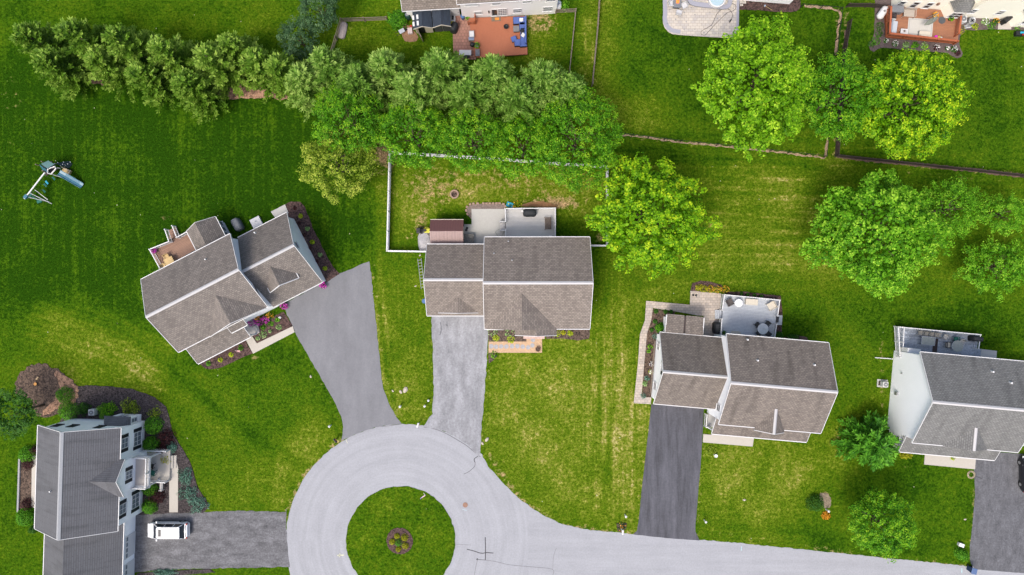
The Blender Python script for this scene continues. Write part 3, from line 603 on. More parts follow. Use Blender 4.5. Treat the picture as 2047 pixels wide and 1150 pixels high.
def trunk_geo(Ht, R0, spread, seed, n=7):
    rr = random.Random(seed); m = mb(BARK); r = max(.08, R0*.035+.05); zc = Ht*.42
    m.tube((0,0,-.1), (0,0,zc), r*1.25, r*.8, 9); m.tube((0,0,zc), (rr.uniform(-.3,.3), rr.uniform(-.3,.3), Ht*.85), r*.8, r*.2, 7)
    for i in range(n):
        a = 6.283*i/n+rr.uniform(-.3,.3); z0 = zc*rr.uniform(.6,1.3); L = R0*spread*rr.uniform(.6,.85)
        mid = (math.cos(a)*L*.5, math.sin(a)*L*.5, z0+Ht*.16); end = (math.cos(a)*L, math.sin(a)*L, z0+Ht*rr.uniform(.2,.36))
        m.tube((0,0,z0), mid, r*.5, r*.3, 6); m.tube(mid, end, r*.3, r*.08, 5)
        for s in (-1,1):
            e = (math.cos(a+s*.5)*L*.85, math.sin(a+s*.5)*L*.85, z0+Ht*rr.uniform(.15,.4)); m.tube(mid, e, r*.22, r*.05, 4)
    return m
def decid(label, px, py, rpx, mat, seed, Ht=None, rypx=None, leaf=.30, npuff=230, per=60, amp=.15, name='deciduous_tree', group=None, sparse=1.0, puff=.13, flat=.72, tipbias=.35, long=1.0):
    """crown of many leaf clumps: a rough shell of twig ends over an inner mass coloured darker for shade, on real limbs"""
    rng = np.random.default_rng(seed); Rm = rpx/S; Ht = Ht or Rm*1.75
    Rz = Rm*flat; zc = Ht-Rz; k = (H-(zc+.2*Rz))/H; Rx = Rm*k; Ry = (rypx or rpx)/S*k
    t = T(name, label, 'tree', (px,py), zc+.2*Rz, group=group, z=0)
    pr = max(.26, .27+Rm*.024); area = Rx*Ry; n = int(area*19*sparse)
    d = rng.normal(0,1,(n*3,3)); d /= np.linalg.norm(d,axis=1,keepdims=True); d = d[d[:,2]>-.45][:n]; n = len(d)
    # limbs: each clump is pulled towards the nearest of a few branch directions, leaving gaps between
    nb = 26; bd = rng.normal(0,1,(nb,3)); bd[:,2] = np.abs(bd[:,2])*.8; bd /= np.linalg.norm(bd,axis=1,keepdims=True)
    dot = d@bd.T; near = dot.max(1); w_ = bd[dot.argmax(1)]
    d = d+w_*.2; d /= np.linalg.norm(d,axis=1,keepdims=True)
    rad = lobes(d, rng, 7, amp*.55)*(1-.6*amp*(1-np.clip((near-.6)/.4,0,1)))*rng.choice([1.02,.93,.82],n,p=[.6,.27,.13])*rng.uniform(.96,1.04,n)
    rad = rad*(1.03-pr/Rm*.35)
    cen = d*np.array([Rx,Ry,Rz])*rad[:,None]; val = rng.normal(0,.13,n); ps = pr*rng.uniform(.7,1.3,n)
    m_per = 31; idx = np.repeat(np.arange(n), m_per); m = len(idx)
    off = rng.normal(0,1,(m,3)); off /= np.linalg.norm(off,axis=1,keepdims=True); off[:,2] = np.where(rng.random(m)<.75, np.abs(off[:,2]), off[:,2]); off *= rng.uniform(.4,1,(m,1))**.5
    dd = d[idx]; along = (off*dd).sum(1); off2 = off+dd*np.clip(along,0,1)[:,None]*.5*long; off2[:,2] *= .7
    pos = cen[idx]+off2*ps[idx][:,None]
    V = leaf_quads(pos, off*.7+dd*.25+np.array([0,0,1.1]), leaf*.6, rng, .85, .34)
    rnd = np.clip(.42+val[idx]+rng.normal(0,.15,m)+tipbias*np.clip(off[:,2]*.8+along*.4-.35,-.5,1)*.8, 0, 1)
    # inner mass: shade inside the crown put into darker leaf values
    q_ = int(area*150); e = rng.normal(0,1,(q_,3)); e /= np.linalg.norm(e,axis=1,keepdims=True); e *= rng.uniform(.6,.9,(q_,1)); e = e[e[:,2]>-.35]
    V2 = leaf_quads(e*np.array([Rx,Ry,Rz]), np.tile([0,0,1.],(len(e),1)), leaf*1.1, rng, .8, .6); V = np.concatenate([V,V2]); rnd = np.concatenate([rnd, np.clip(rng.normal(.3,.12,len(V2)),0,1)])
    keep = V[:,:,2].min(1)+zc > .6
    V[:,:,2] += zc
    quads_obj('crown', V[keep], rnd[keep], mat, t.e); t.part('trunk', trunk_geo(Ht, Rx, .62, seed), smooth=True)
    return t
def pine(label, px, py, rpx, mat, seed, Ht=10, layers=15, nb=8, sl=.55, sw=.2, droop=0.0, name='pine_tree', group='tall evergreens in the hedge row', dens=1.0, pw=.8):
    rng = np.random.default_rng(seed); Ht = Ht*(.9+.22*((seed*37)%10)/10); zt = Ht*.55; tone = rng.normal(0,.07); Rm = rpx/S*(H-zt)/H
    t = T(name, label, 'tree', (px,py), zt, group=group, z=0); A, D, Lh, vv = [], [], [], []
    for l in range(layers):
        u = l/(layers-1); z = Ht*(.12+.86*u); L = Rm*((1-u)**pw)+.28
        for b in range(nb):
            az = rng.uniform(0,6.28) if l else b*6.28/nb; Lb = L*rng.uniform(.75,1.12); up = (.10+.7*u)-droop*(1-u); bv = rng.normal(0,.12)
            k = max(3, int(Lb/.24*dens)); s = np.linspace(.12,1,k); ca, sa = math.cos(az), math.sin(az)
            for sg in s:
                r_ = sg*Lb; zz = z+up*r_*(.5+.5*sg)-droop*r_*sg*.6
                for da in (-.85,-.4,0,.4,.85):
                    a2 = az+da+rng.normal(0,.22); pt = rng.uniform(.0,.7)-droop
                    ln = sl*(1.25-.45*sg)*rng.uniform(.7,1.2)
                    A.append((ca*r_+rng.normal(0,.05), sa*r_+rng.normal(0,.05), zz)); D.append((math.cos(a2)*math.cos(pt), math.sin(a2)*math.cos(pt), math.sin(pt))); Lh.append(ln)
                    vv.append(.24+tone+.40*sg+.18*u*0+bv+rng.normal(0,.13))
    A = np.array(A); D = np.array(D); Lh = np.array(Lh)[:,None]; n = len(A)
    sd = np.cross(D, np.array([0,0,1])+rng.normal(0,.45,(n,3))); sd /= np.linalg.norm(sd,axis=1,keepdims=True)
    V = np.stack([A, A+D*Lh*.55+sd*sw*.5, A+D*Lh, A+D*Lh*.55-sd*sw*.5], 1)
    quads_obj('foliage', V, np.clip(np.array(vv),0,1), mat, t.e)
    t.part('trunk', mb(BARK).tube((0,0,-.1),(0,0,Ht*.95),.2,.03,8), smooth=True); return t
def shrub(label, px, py, rpx, mat, seed, hgt=None, ry=None, rz=0, leaf=.11, n=1100, name='round_shrub', cat='shrub', group=None, amp=.05, jit=.5, z=0.0, fill=.5):
    rng = np.random.default_rng(seed); rx = rpx/S; ryy = (ry or rpx)/S; hgt = hgt or rx*1.5
    d = rng.normal(0,1,(n,3)); d /= np.linalg.norm(d,axis=1,keepdims=True); d[:,2] = np.abs(d[:,2])*1.0-.12*rng.random(n)
    lb = lobes(d, rng, 6, amp); rad = lb*(1-fill*rng.random(n)**2.5)
    pos = d*np.array([rx,ryy,hgt])*rad[:,None]; pos[:,2] = np.maximum(pos[:,2], .02)
    V = leaf_quads(pos, d+np.array([0,0,.4]), leaf, rng, .75, jit)
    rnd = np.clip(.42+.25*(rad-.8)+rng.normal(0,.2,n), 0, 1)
    o = quads_obj(name, V, rnd, mat); x, y = P(px, py, z+hgt*.5); o.location = (x, y, z+.0); o.rotation_euler = (0,0,rz)
    tag(o, label, cat, group); return o
def tuft(label, px, py, rpx, mat, seed, hgt=.35, n=70, name='small_plant', cat='plant', group=None, leaf=.16, flower=None, nf=30, z=0.0):
    rng = np.random.default_rng(seed); r = rpx/S; a = rng.uniform(0,6.28,n); rr = r*np.sqrt(rng.random(n)); hh = hgt*(1-.6*(rr/r)**2)*rng.uniform(.5,1,n)
    pos = np.stack([np.cos(a)*rr, np.sin(a)*rr, hh], 1); nr = np.stack([np.cos(a)*.6, np.sin(a)*.6, np.ones(n)], 1)
    V = leaf_quads(pos, nr, leaf, rng, .5, .4); rnd = np.clip(rng.normal(.5,.25,n),0,1)
    x, y = P(px, py, z+hgt*.5)
    if flower is None:
        o = quads_obj(name, V, rnd, mat); o.location = (x,y,z); tag(o, label, cat, group); return o
    e = bpy.data.objects.new(name, None); COL.objects.link(e); e.location = (x,y,z); tag(e, label, cat, group)
    quads_obj('foliage', V, rnd, mat, e)
    nf = max(nf, 24); a = rng.uniform(0,6.28,nf); rr = r*np.sqrt(rng.random(nf)); pos = np.stack([np.cos(a)*rr, np.sin(a)*rr, hgt*(1-.5*(rr/r)**2)+.06*rng.random(nf)], 1)
    quads_obj('petals', leaf_quads(pos, np.tile([0,0,1.],(nf,1)), .12, rng, .9, .4), rng.random(nf), flower, e); return e

LAWNT = 'trees on the lawns'
decid('broad bright yellow-green maple overhanging the east end of the white picket fence', 1302,432,104, L_YELLOW, 11, 12, leaf=.34, npuff=270, per=58, amp=.24, puff=.12, group=LAWNT, long=1.3)
decid('largest bright green tree, beside the pale paver patio', 1514,170,103, L_BRIGHT, 12, 13, rypx=112, leaf=.33, npuff=300, per=60, amp=.20, puff=.115, group=LAWNT, long=1.6)
decid('darker green tree squeezed between the two bright trees at top right', 1678,192,76, L_PEAR, 13, 10, rypx=82, leaf=.24, npuff=190, per=62, amp=.14, group=LAWNT)
decid('dense yellow-tipped maple below the orange deck', 1822,206,97, L_YELLOW, 14, 11, leaf=.31, npuff=270, per=58, amp=.11, puff=.11, group=LAWNT, tipbias=.6, long=1.3)
decid('large maple with silvery leaf undersides in the middle of the right lawns', 1757,460,122, L_GREEN, 15, 12.5, rypx=102, leaf=.34, npuff=300, per=58, amp=.22, puff=.12, group=LAWNT, tipbias=.5, long=1.5)
decid('small dense rounded tree touching the right side of the silvery maple', 1905,416,58, L_GREEN, 16, 6.5, rypx=54, leaf=.2, npuff=170, per=55, amp=.1, group=LAWNT)
decid('small rounded tree near the right edge under the dark fence', 2012,426,44, L_GREEN, 17, 6, rypx=38, leaf=.2, npuff=150, per=55, amp=.12, group=LAWNT)
decid('loose open-crowned low tree at the right edge', 1996,534,68, L_GREEN, 18, 5, rypx=48, leaf=.23, npuff=130, per=42, amp=.3, group=LAWNT, flat=.5)
decid('compact deep green tree on the front lawn of the right house', 1768,1050,60, L_PEAR, 19, 7.5, rypx=56, sparse=1.5, leaf=.24, npuff=190, per=60, amp=.1, group=LAWNT, tipbias=.55)
PEARS = 'row of deep green trees behind the white picket fence'
for i, (x, y, r, ry, hh, lb) in enumerate([(692,238,66,66,9,'westernmost deep green tree of the row behind the white picket fence'),(824,268,66,62,8.5,'deep green tree over the west part of the white picket fence, second in its row'),
    (945,278,62,58,8.5,'middle deep green tree of the row behind the white picket fence'),(1046,292,58,60,8,'deep green tree fourth from the west in the row behind the picket fence'),(1156,276,80,90,9.5,'easternmost and largest deep green tree of the row, beside the fence corner')]):
    decid(lb, x, y, r, L_PEAR, 30+i, hh, rypx=ry, leaf=.22, npuff=210, per=66, amp=.08, group=PEARS, puff=.13, tipbias=.5)
decid('olive-yellow leafed tree at the west end of the fenced yard', 676,328,72, L_OLIVE, 41, 7.5, rypx=64, leaf=.23, npuff=190, per=56, amp=.16, group=LAWNT, tipbias=.4)
decid('dark leafy tree at the left edge above the white house', 22,826,44, L_DARK, 42, 6.5, leaf=.24, npuff=120, per=60, amp=.18, group=LAWNT, flat=.6)
decid('dark blue-green round tree beside the top wooden fence', 596,76,36, L_BLUE, 43, 5, rypx=38, sparse=1.5, leaf=.2, npuff=120, per=60, amp=.08, group='dark round evergreens at the top')
decid('blue-grey round tree cut by the top edge', 636,16,38, L_BLUE, 44, 6, sparse=1.5, leaf=.2, npuff=120, per=60, amp=.08, group='dark round evergreens at the top')
shrub('bright green leafy shrub beside the navy shed', *q1('G',605,150), 20, L_BOX, 45, hgt=1.9, leaf=.17, n=1500, name='leafy_shrub', amp=.1)
rr = random.Random(5)
# cypress row, upper left, then the feathery pines to its right
for i, (x, y, r, hh) in enumerate([(78,78,42,8.5),(118,128,46,7),(170,75,46,9),(215,125,44,8),(262,88,44,9),(300,150,46,7.5),(345,108,48,9),(385,170,44,7),(432,122,46,8.5),(470,96,40,8),(520,128,44,8.5),(566,140,42,8)]):
    pine('%s evergreen from the west in the ragged cypress row at upper left' % ORD[i], x+6, y+10, r, L_PINE2, 60+i, hh, layers=12, nb=10, sl=.52, sw=.19, dens=1.15, name='cypress_tree', group='evergreens of the ragged cypress row', pw=.62)
for i, (x, y, r, hh) in enumerate([(612,170,50,9),(662,140,50,9.5),(722,178,56,10),(775,148,54,10.5),(830,190,58,10),(885,150,60,11),(940,196,56,10.5),(985,160,56,10.5),(1035,205,58,10.5),(1085,172,58,10.5),(1128,195,56,10)]):
    pine('%s feathery pine from the west in the row below the upper yard' % ORD[i], x, y, r, L_PINE, 90+i, hh, layers=16, nb=10, sl=.56, sw=.14, dens=1.15, group='feathery pines in the row below the upper yard', pw=.72)
pine('weeping bright green evergreen at the corner of the right house', 1744,886,54, L_WEEP, 120, 5.5, layers=11, nb=9, sl=.7, sw=.17, droop=.25, name='weeping_evergreen', group=LAWNT, pw=.5)
# ---------------------------------------------------------------- houses
OH = .32
def fit(t, px4, h):
    """plan rectangle (x0,x1,y0,y1) from the four eave corners back-left, back-right, front-right, front-left"""
    a, b, c, d = t.Ls(px4, h)
    return [(a[0]+d[0])/2, (b[0]+c[0])/2, (d[1]+c[1])/2, (a[1]+b[1])/2]
def wbox(m, side, c, a, z, wd, hh, dp, off=0.0):
    sg = 1 if side[1] == '+' else -1
    if side[0] == 'y': m.box(a, c+sg*(off+dp/2), z, wd, dp, hh)
    else: m.box(c+sg*(off+dp/2), a, z, dp, wd, hh)
def window(t, parent, side, c, a, z, wd=.95, hh=1.45, shut=False, cols=1, rows=2, glass=None, frame=None, name='window'):
    f = mb(frame or WHITE); fw = .08
    wbox(f, side, c, a-wd/2+fw/2, z, fw, hh, .06); wbox(f, side, c, a+wd/2-fw/2, z, fw, hh, .06)
    wbox(f, side, c, a, z, wd-2*fw, fw, .065); wbox(f, side, c, a, z+hh-fw, wd-2*fw, fw, .065)
    for i in range(1, rows): wbox(f, side, c, a, z+hh*i/rows-.02, wd-2*fw, .045, .055)
    for i in range(1, cols): wbox(f, side, c, a-wd/2+wd*i/cols, z+fw, .04, hh-2*fw, .05)
    wbox(f, side, c, a, z-.06, wd+.12, .06, .11)
    o = f.build(name, parent)
    g = mb(glass or GLASS); wbox(g, side, c, a, z+fw, wd-2*fw, hh-2*fw, .025); g.build('pane', o)
    if shut:
        for s in (-1, 1):
            m = mb(SHUT); wbox(m, side, c, a+s*(wd/2+.22), z-.02, .38, hh+.04, .045)
            for k in range(5): wbox(m, side, c, a+s*(wd/2+.22), z+.1+k*(hh-.1)/5, .28, .03, .06)
            m.build('shutter', parent)
    return o
def gable(t, px4, he, hr, mat, axis='x', wall=SIDE, rect=None, ridge=RIDGE, z0=0.0, oh=OH, rakes=(1,1), gutters=(1,1), ridgew=.165, ridge_in=0.0, wall_ins=None, thick=.14):
    x0, x1, y0, y1 = rect or fit(t, px4, he)
    if axis == 'x': a0, a1, p0, p1 = x0, x1, y0, y1
    else: a0, a1, p0, p1 = y0, y1, x0, x1
    pm = (p0+p1)/2; sl = (hr-he)/(pm-p0)
    r = mb(mat).prof(axis, [(p0,he),(pm,hr),(p1,he),(p1,he-thick),(pm,hr-thick),(p0,he-thick)], a0+.025, a1-.025)
    ro = t.part('roof', r)
    i = oh if wall_ins is None else wall_ins
    wz = he+sl*oh-.16
    b = mb(wall).prof(axis, [(p0+oh,z0),(p0+oh,wz),(pm,hr-.16),(p1-oh,wz),(p1-oh,z0)], a0+i, a1-i); t.part('wall', b)
    for k, (aa, bb) in enumerate(((a0, a0+.03),(a1-.03,a1))):
        if rakes[k]: mb(WHITE).prof(axis, [(p0-.02,he+.02),(pm,hr+.035),(p1+.02,he+.02),(p1+.02,he-.2),(pm,hr-.2),(p0-.02,he-.2)], aa-.02 if k == 0 else aa, bb if k == 0 else bb+.02).build('rake_trim', ro)
    for k, pp in enumerate((p0, p1)):
        if not gutters[k]: continue
        g = mb(WHITE); s = -1 if k == 0 else 1; c0 = pp+s*.01; pr = [(c0,he-.01),(c0+s*.075,he-.01),(c0+s*.06,he-.11),(c0,he-.12)]
        g.prof(axis, pr, a0+.02, a1-.02); g.build('gutter', ro)
    if ridge:
        rw = ridgew; g = mb(ridge).prof(axis, [(pm-rw,hr-rw*sl+.05),(pm,hr+.065),(pm+rw,hr-rw*sl+.05),(pm+rw,hr-rw*sl+.0),(pm,hr+.0),(pm-rw,hr-rw*sl+.0)], a0+ridge_in, a1-ridge_in); g.build('ridge_vent', ro)
    # soffit boards close the underside of the overhang
    return dict(x0=x0, x1=x1, y0=y0, y1=y1, he=he, hr=hr, ro=ro, sl=sl, pm=pm)
def cross(t, B, c, hw, front, hr, mat, he=None, axis='y', wall=SIDE, ridge=None, trim=True, back=None, dirn=-1, capw=.12):
    """gable facing the front (axis y) or the side (axis x) that dies into the main slope"""
    he = B['he'] if he is None else he; pm = B['pm']
    edge = (B['y0'] if dirn < 0 else B['y1']) if axis == 'y' else (B['x0'] if dirn < 0 else B['x1'])
    depth = (hr-B['he'])/B['sl']; bk = edge-dirn*(depth+.25) if back is None else back
    a0, a1 = sorted((front, bk))
    r = mb(mat).prof(axis, [(c-hw,he),(c,hr),(c+hw,he),(c+hw,he-.14),(c,hr-.14),(c-hw,he-.14)], a0, a1); ro = r.build('gable_roof', B['ro'])
    sl = (hr-he)/hw; fo = front-dirn*.3; w0, w1 = sorted((fo, bk))
    t.part('gable_wall', mb(wall).prof(axis, [(c-hw+.3,0),(c-hw+.3,he+sl*.3-.16),(c,hr-.16),(c+hw-.3,he+sl*.3-.16),(c+hw-.3,0)], *sorted((fo, edge-dirn*(OH+.25)))))
    if trim:
        f0, f1 = (front-.035, front+.02) if dirn < 0 else (front-.02, front+.035)
        mb(WHITE).prof(axis, [(c-hw-.02,he+.02),(c,hr+.03),(c+hw+.02,he+.02),(c+hw+.02,he-.17),(c,hr-.17),(c-hw-.02,he-.17)], f0, f1).build('rake_trim', ro)
    if ridge:
        rw = capw; mb(ridge).prof(axis, [(c-rw,hr-rw*sl+.05),(c,hr+.06),(c+rw,hr-rw*sl+.05),(c+rw,hr-rw*sl),(c,hr),(c-rw,hr-rw*sl)], a0+.02, a1-.35).build('ridge_vent', ro)
    return ro
def shed_roof(t, x0, x1, y0, y1, h0, h1, mat, wall=None, name='porch_roof', th=.12, trim=True, posts=0, floor=None, back=False):
    r = mb(mat).prof('x', [(y0,h0),(y1,h1),(y1,h1-th),(y0,h0-th)], x0, x1); ro = t.part(name, r)
    if trim:
        m = mb(WHITE); m.prof('x', [(y0-.1,h0-.01),(y0-.01,h0-.01),(y0-.01,h0-.13),(y0-.1,h0-.13)], x0, x1)
        for xx in (x0-.04, x1+.0): m.prof('x', [(y0,h0+.015),(y1,h1+.015),(y1,h1-.16),(y0,h0-.16)], xx, xx+.04)
        m.build('gutter', ro)
    if wall: t.part('porch_wall', mb(wall).box((x0+x1)/2, (y0+.35+y1)/2, 0, x1-x0-.6, y1-y0-.35, h0-.2))
    for i in range(posts):
        t.part('porch_post', mb(WHITE).box(x0+.25+(x1-x0-.5)*i/(posts-1), y0+.3, 0, .16, .16, h0-.05))
    return ro
def vents(t, pts, h, B, r=.07, mat=WHITE, tall=.3):
    for p in pts:
        x, y = t.L(p, h); z = h
        if True:
            d = (B['y1']-y) if y > B['pm'] else (y-B['y0']); z = B['he']+B['sl']*max(d, 0)
        m = mb(METAL).cyl(x, y, z-.06, r*2.0, .08, 10, r*1.3).use(mat).cyl(x, y, z-.05, r, tall, 10)
        m.build('vent_pipe', B['ro'])
def door(t, side, c, a, z, wd=.95, hh=2.1, mat=WHITE):
    m = mb(mat); wbox(m, side, c, a, z, wd, hh, .05); o = t.part('door', m); k = mb(BLACK); wbox(k, side, c, a+wd*.36, z+1, .06, .12, .1); k.build('handle', o)
def rail(t, pts, z, h=.95, mat=WHITE, name='railing', gap=.14, post=.12, step=1.8, posts=True, parent=None, topw=.1, solid=False):
    m = mb(mat)
    for (ax,ay),(bx,by) in zip(pts, pts[1:]):
        L = math.hypot(bx-ax, by-ay); rz = math.atan2(by-ay, bx-ax)
        m.box((ax+bx)/2, (ay+by)/2, z+h-.06, L, topw, .05, rz); m.box((ax+bx)/2, (ay+by)/2, z+.08, L, .05, .05, rz)
        k = int(L/gap)
        for i in range(1, k): m.box(ax+(bx-ax)*i/k, ay+(by-ay)*i/k, z+.12, .035, .035, h-.17, rz)
        if posts:
            n = max(1, round(L/step))
            for i in range(n+1):
                if i == n and (bx,by) != pts[-1]: continue
                mb(mat).box(ax+(bx-ax)*i/n, ay+(by-ay)*i/n, z, post, post, h+.06, rz).cyl(ax+(bx-ax)*i/n, ay+(by-ay)*i/n, z+h+.05, post*.6, .05, 4, .01).build('post', parent or t.e)
    m.build(name, parent or t.e)
def deck(label, px0, pts, h, mat, rails, railmat=WHITE, rz=0, gap=.14, name='deck', steps=None, skirt=None, topw=.1, rh=.95, stepmat=None):
    t = T(name, label, 'deck', px0, 0, rz)
    pl = t.Ls(pts, h); t.part('floor', mb(mat).prism(pl, h-.05, h))
    cx = sum(p[0] for p in pl)/len(pl); cy = sum(p[1] for p in pl)/len(pl)
    ins = [((p[0]-cx)*.97+cx, (p[1]-cy)*.97+cy) for p in pl]
    t.part('skirt', mb(skirt or WHITE).prism(ins, 0, h-.05))
    for r_ in rails: rail(t, t.Ls(r_, h+.6), h, rh, railmat, gap=gap, topw=topw)
    for st in steps or []:
        (a, b, c, d), n = t.Ls(st[0], h*.4), st[1]      # a,b upper edge, c,d lower edge
        for i in range(n):
            f0, f1 = i/n, (i+1)/n; l = lambda u, v, f: (u[0]+(v[0]-u[0])*f, u[1]+(v[1]-u[1])*f)
            t.part('step', mb(stepmat or mat).prism([l(a,d,f0), l(b,c,f0), l(b,c,f1), l(a,d,f1)], 0, h*(1-(i+1)/(n+1))))
    return t

# ---- angled taupe house, upper left
tA = T('house', 'pale blue-white sided house standing at an angle with a dormered garage wing', 'house', (400,590), 0, R(27.2))
A = gable(tA, q('Z','282.5,558.5 460.6,467.6 536,616 353,702'), 5.6, 8.4, ROOF_A)
ga = fit(tA, q('Z','475.5,476 573,424.6 645,563.4 545,615'), 3.0); ga[0] = A['x1']-OH-.02
GA = gable(tA, None, 3.0, 6.9, ROOF_A, rect=ga, rakes=(0,1))
cA = tA.L((476,645), 5.6); cross(tA, A, cA[0], 3.45, A['y0']-.1, 7.67, ROOF_A)
# dormer
dl = [tA.L(p, hh) for p, hh in zip(q('A','803,530 965,455 872,670 1032,580'), (5.2,5.2,4.9,4.9))]
dc = (dl[0][0]+dl[1][0]+dl[2][0]+dl[3][0])/4; dhw = 1.75; dfy = GA['y0']+1.35
dr = mb(ROOF_A).prof('y', [(dc-dhw,4.75),(dc,6.25),(dc+dhw,4.75),(dc+dhw,4.63),(dc,6.13),(dc-dhw,4.63)], dfy, GA['pm']-.6).build('dormer_roof', GA['ro'])
tA.part('dormer_wall', mb(SIDE).prof('y', [(dc-dhw+.2,3.2),(dc-dhw+.2,4.78),(dc,6.1),(dc+dhw-.2,4.78),(dc+dhw-.2,3.2)], dfy+.25, GA['pm']-.8))
mb(WHITE).prof('y', [(dc-dhw-.03,4.77),(dc,6.29),(dc+dhw+.03,4.77),(dc+dhw+.03,4.6),(dc,6.1),(dc-dhw-.03,4.6)], dfy-.05, dfy+.03).build('rake_trim', dr)
mb(WHITE).box(dc-dhw-.05,(dfy+GA['pm']-2)/2,4.62,.09,GA['pm']-2-dfy,.1).build('gutter', dr); mb(WHITE).box(dc+dhw+.05,(dfy+GA['pm']-2)/2,4.62,.09,GA['pm']-2-dfy,.1).build('gutter', dr)
window(tA, tA.e, 'y-', dfy+.25, dc, 4.1, .8, 1.0)
pa = tA.Ls(q('A','727,887 410,1053'), 2.8)
shed_roof(tA, pa[1][0], pa[0][0], (pa[0][1]+pa[1][1])/2, A['y0']+OH+.05, 2.8, 3.75, ROOF_A, posts=4)
pb = tA.Ls(q('A','598,835 692,785 700,820 612,862'), 4.3)
shed_roof(tA, pb[0][0], pb[1][0], min(pb[2][1],pb[3][1]), A['y0']+.1, 4.3, 4.7, ROOF_A, name='portico_roof')
window(tA, tA.e, 'x+', GA['x1']-OH, (GA['y0']+GA['y1'])/2+.3, 4.2, .8, .95, glass=SHUT)
for a in (-2.6, 0, 2.6): window(tA, tA.e, 'y-', A['y0']+OH, (A['x0']+A['x1'])/2+a-1.0, 3.9 if a else 3.9, .9, 1.35, True)
tA.part('garage_door', mb(WHITE).box((GA['x0']+GA['x1'])/2+.1, GA['y0']+OH-.02, 0, 4.9, .06, 2.2))
door(tA, 'y-', A['y0']+OH, pa[0][0]-.9, .2)
tA.part('porch_floor', mb(CONC).prism([(pa[1][0]+.2, pa[0][1]+.25), (pa[0][0]+.2, pa[0][1]+.25), (pa[0][0]+.2, A['y0']+OH), (pa[1][0]+.2, A['y0']+OH)], 0, .25))
stp = tA.Ls(q('A','705,822 770,800 785,862 735,885'), .1); tA.part('front_step', mb(CONC).prism(stp, 0, .16))
vents(tA, [q1('A',442,419), q1('A',740,255)], 7.2, A); 
# porch behind it
sa = fit(tA, q('A','345,250 512,158 575,278 397,362'), 2.9)
SA = gable(tA, None, 2.9, 4.35, ROOF_A, axis='y', rect=[sa[0], sa[1], A['y1']-.35, sa[3]], rakes=(0,1), ridge=None, wall=SIDE)
for k in range(4): window(tA, tA.e, 'x+', SA['x1']-OH, A['y1']+.5+k*.72, .7, .62, 1.6, glass=GLASS_PALE, rows=1)
deck('brown board deck with white railings behind the angled house', (345,500), q('A','122,360 246,308 275,285 345,262 402,358 185,480'), .9, DECK_BR,
     [q('A','187,472 125,360 243,313 218,240'), q('A','262,218 290,288 350,255')], rz=R(27.2), steps=[(q('A','246,300 292,282 275,222 228,244'),3)])
# ---- middle house
tB = T('house', 'taupe roofed house in the middle, seen from straight above, with two front gables', 'house', (1020,570), 0, 0)
B_ = gable(tB, q('C','656,64 1590,64 1590,875 652,873'), 5.6, 8.6, ROOF_TAN)
gb_ = fit(tB, q('C','148,127 655,127 650,757 144,757'), 3.1); gb_[1] = B_['x0']+OH+.02
GB = gable(tB, None, 3.1, 5.9, ROOF_TAN, rect=gb_, rakes=(1,0))
c1 = tB.L(q1('C',985,870), 5.6)[0]; yb = B_['y0']
cross(tB, B_, c1, 3.85, yb-.03, 7.95, ROOF_TAN, trim=False)
c2 = tB.L(q1('C',1110,900), 5.6)[0]; cross(tB, B_, c2, 2.28, yb-.72, 6.95, ROOF_TAN, back=yb-.035)
mb(WHITE).box(c1-2.9, yb-.08, 5.46, 1.9, .1, .12).build('gutter', B_['ro'])
c3 = tB.L(q1('C',425,728), 3.3)[0]; cross(tB, GB, c3, 2.25, GB['y0']+.32, 4.62, ROOF_TAN, he=3.36, trim=True)
vents(tB, [q1('C',867,97), q1('C',740,208), q1('C',900,270)], 6.8, B_, .06, METAL, .35)
for a in (-4.6, -2.2): window(tB, tB.e, 'y-', yb+.265, c1+a+2.6, 3.5, .9, 1.35, True)
window(tB, tB.e, 'y-', yb-.425, c2, 3.5, .9, 1.35, True)
for a in (4.6, 1.9): window(tB, tB.e, 'y-', yb+OH, B_['x1']-a+.4, 3.4 if a > 2 else 1.0, .9, 1.35, True)
tB.part('garage_door', mb(WHITE).box((GB['x0']+GB['x1'])/2, GB['y0']+OH-.02, 0, 4.9, .06, 2.2))
door(tB, 'y-', yb-.42, c2, .3)
window(tB, tB.e, 'x+', B_['x1']-OH, 1.5, 3.6, .9, 1.3); window(tB, tB.e, 'x-', GB['x0']+OH, GB['pm'], 1.2, .9, 1.2)
window(tB, tB.e, 'y+', B_['y1']-OH, 2, 3.9, .9, 1.35); window(tB, tB.e, 'y+', B_['y1']-OH, -1, 3.9, .9, 1.35)
st = tB.Ls(q('C','1000,930 1188,930 1188,962 1000,962'), .2); tB.part('front_step', mb(M('brick_pale_pink',(.6,.43,.38),.1,2,pat='brick',size=(.2,.1))).prism([(st[0][0],yb-.4),(st[1][0],yb-.4),st[2],st[3]], 0, .3))
# ---- right middle house
tC = T('house', 'house with streaked brown-grey roof and a covered back entry, right of the middle', 'house', (1480,760), 0, R(-5.0))
C_ = gable(tC, q('D','648,408 1303,468 1248,1042 592,985'), 5.6, 8.55, ROOF_C)
gc = fit(tC, q('D','222,398 608,432 572,889 178,852'), 3.0); gc[1] = C_['x0']+OH+.02
GC = gable(tC, None, 3.0, 6.35, ROOF_C, rect=gc, rakes=(1,0))
cc = tC.L(q1('D',919,1035), 5.6)[0]; cross(tC, C_, cc, 1.62, C_['y0']-.3, 7.1, ROOF_C, ridge=RIDGE, capw=.16)
pc = tC.Ls(q('D','552,1045 1158,1100'), 2.8)
shed_roof(tC, pc[0][0], pc[1][0], (pc[0][1]+pc[1][1])/2, C_['y0']+OH+.05, 2.8, 4.0, ROOF_C, posts=4)
se = tC.Ls(q('D','265,285 505,296 500,415 262,398'), 2.9); ym = GC['y1']+.05
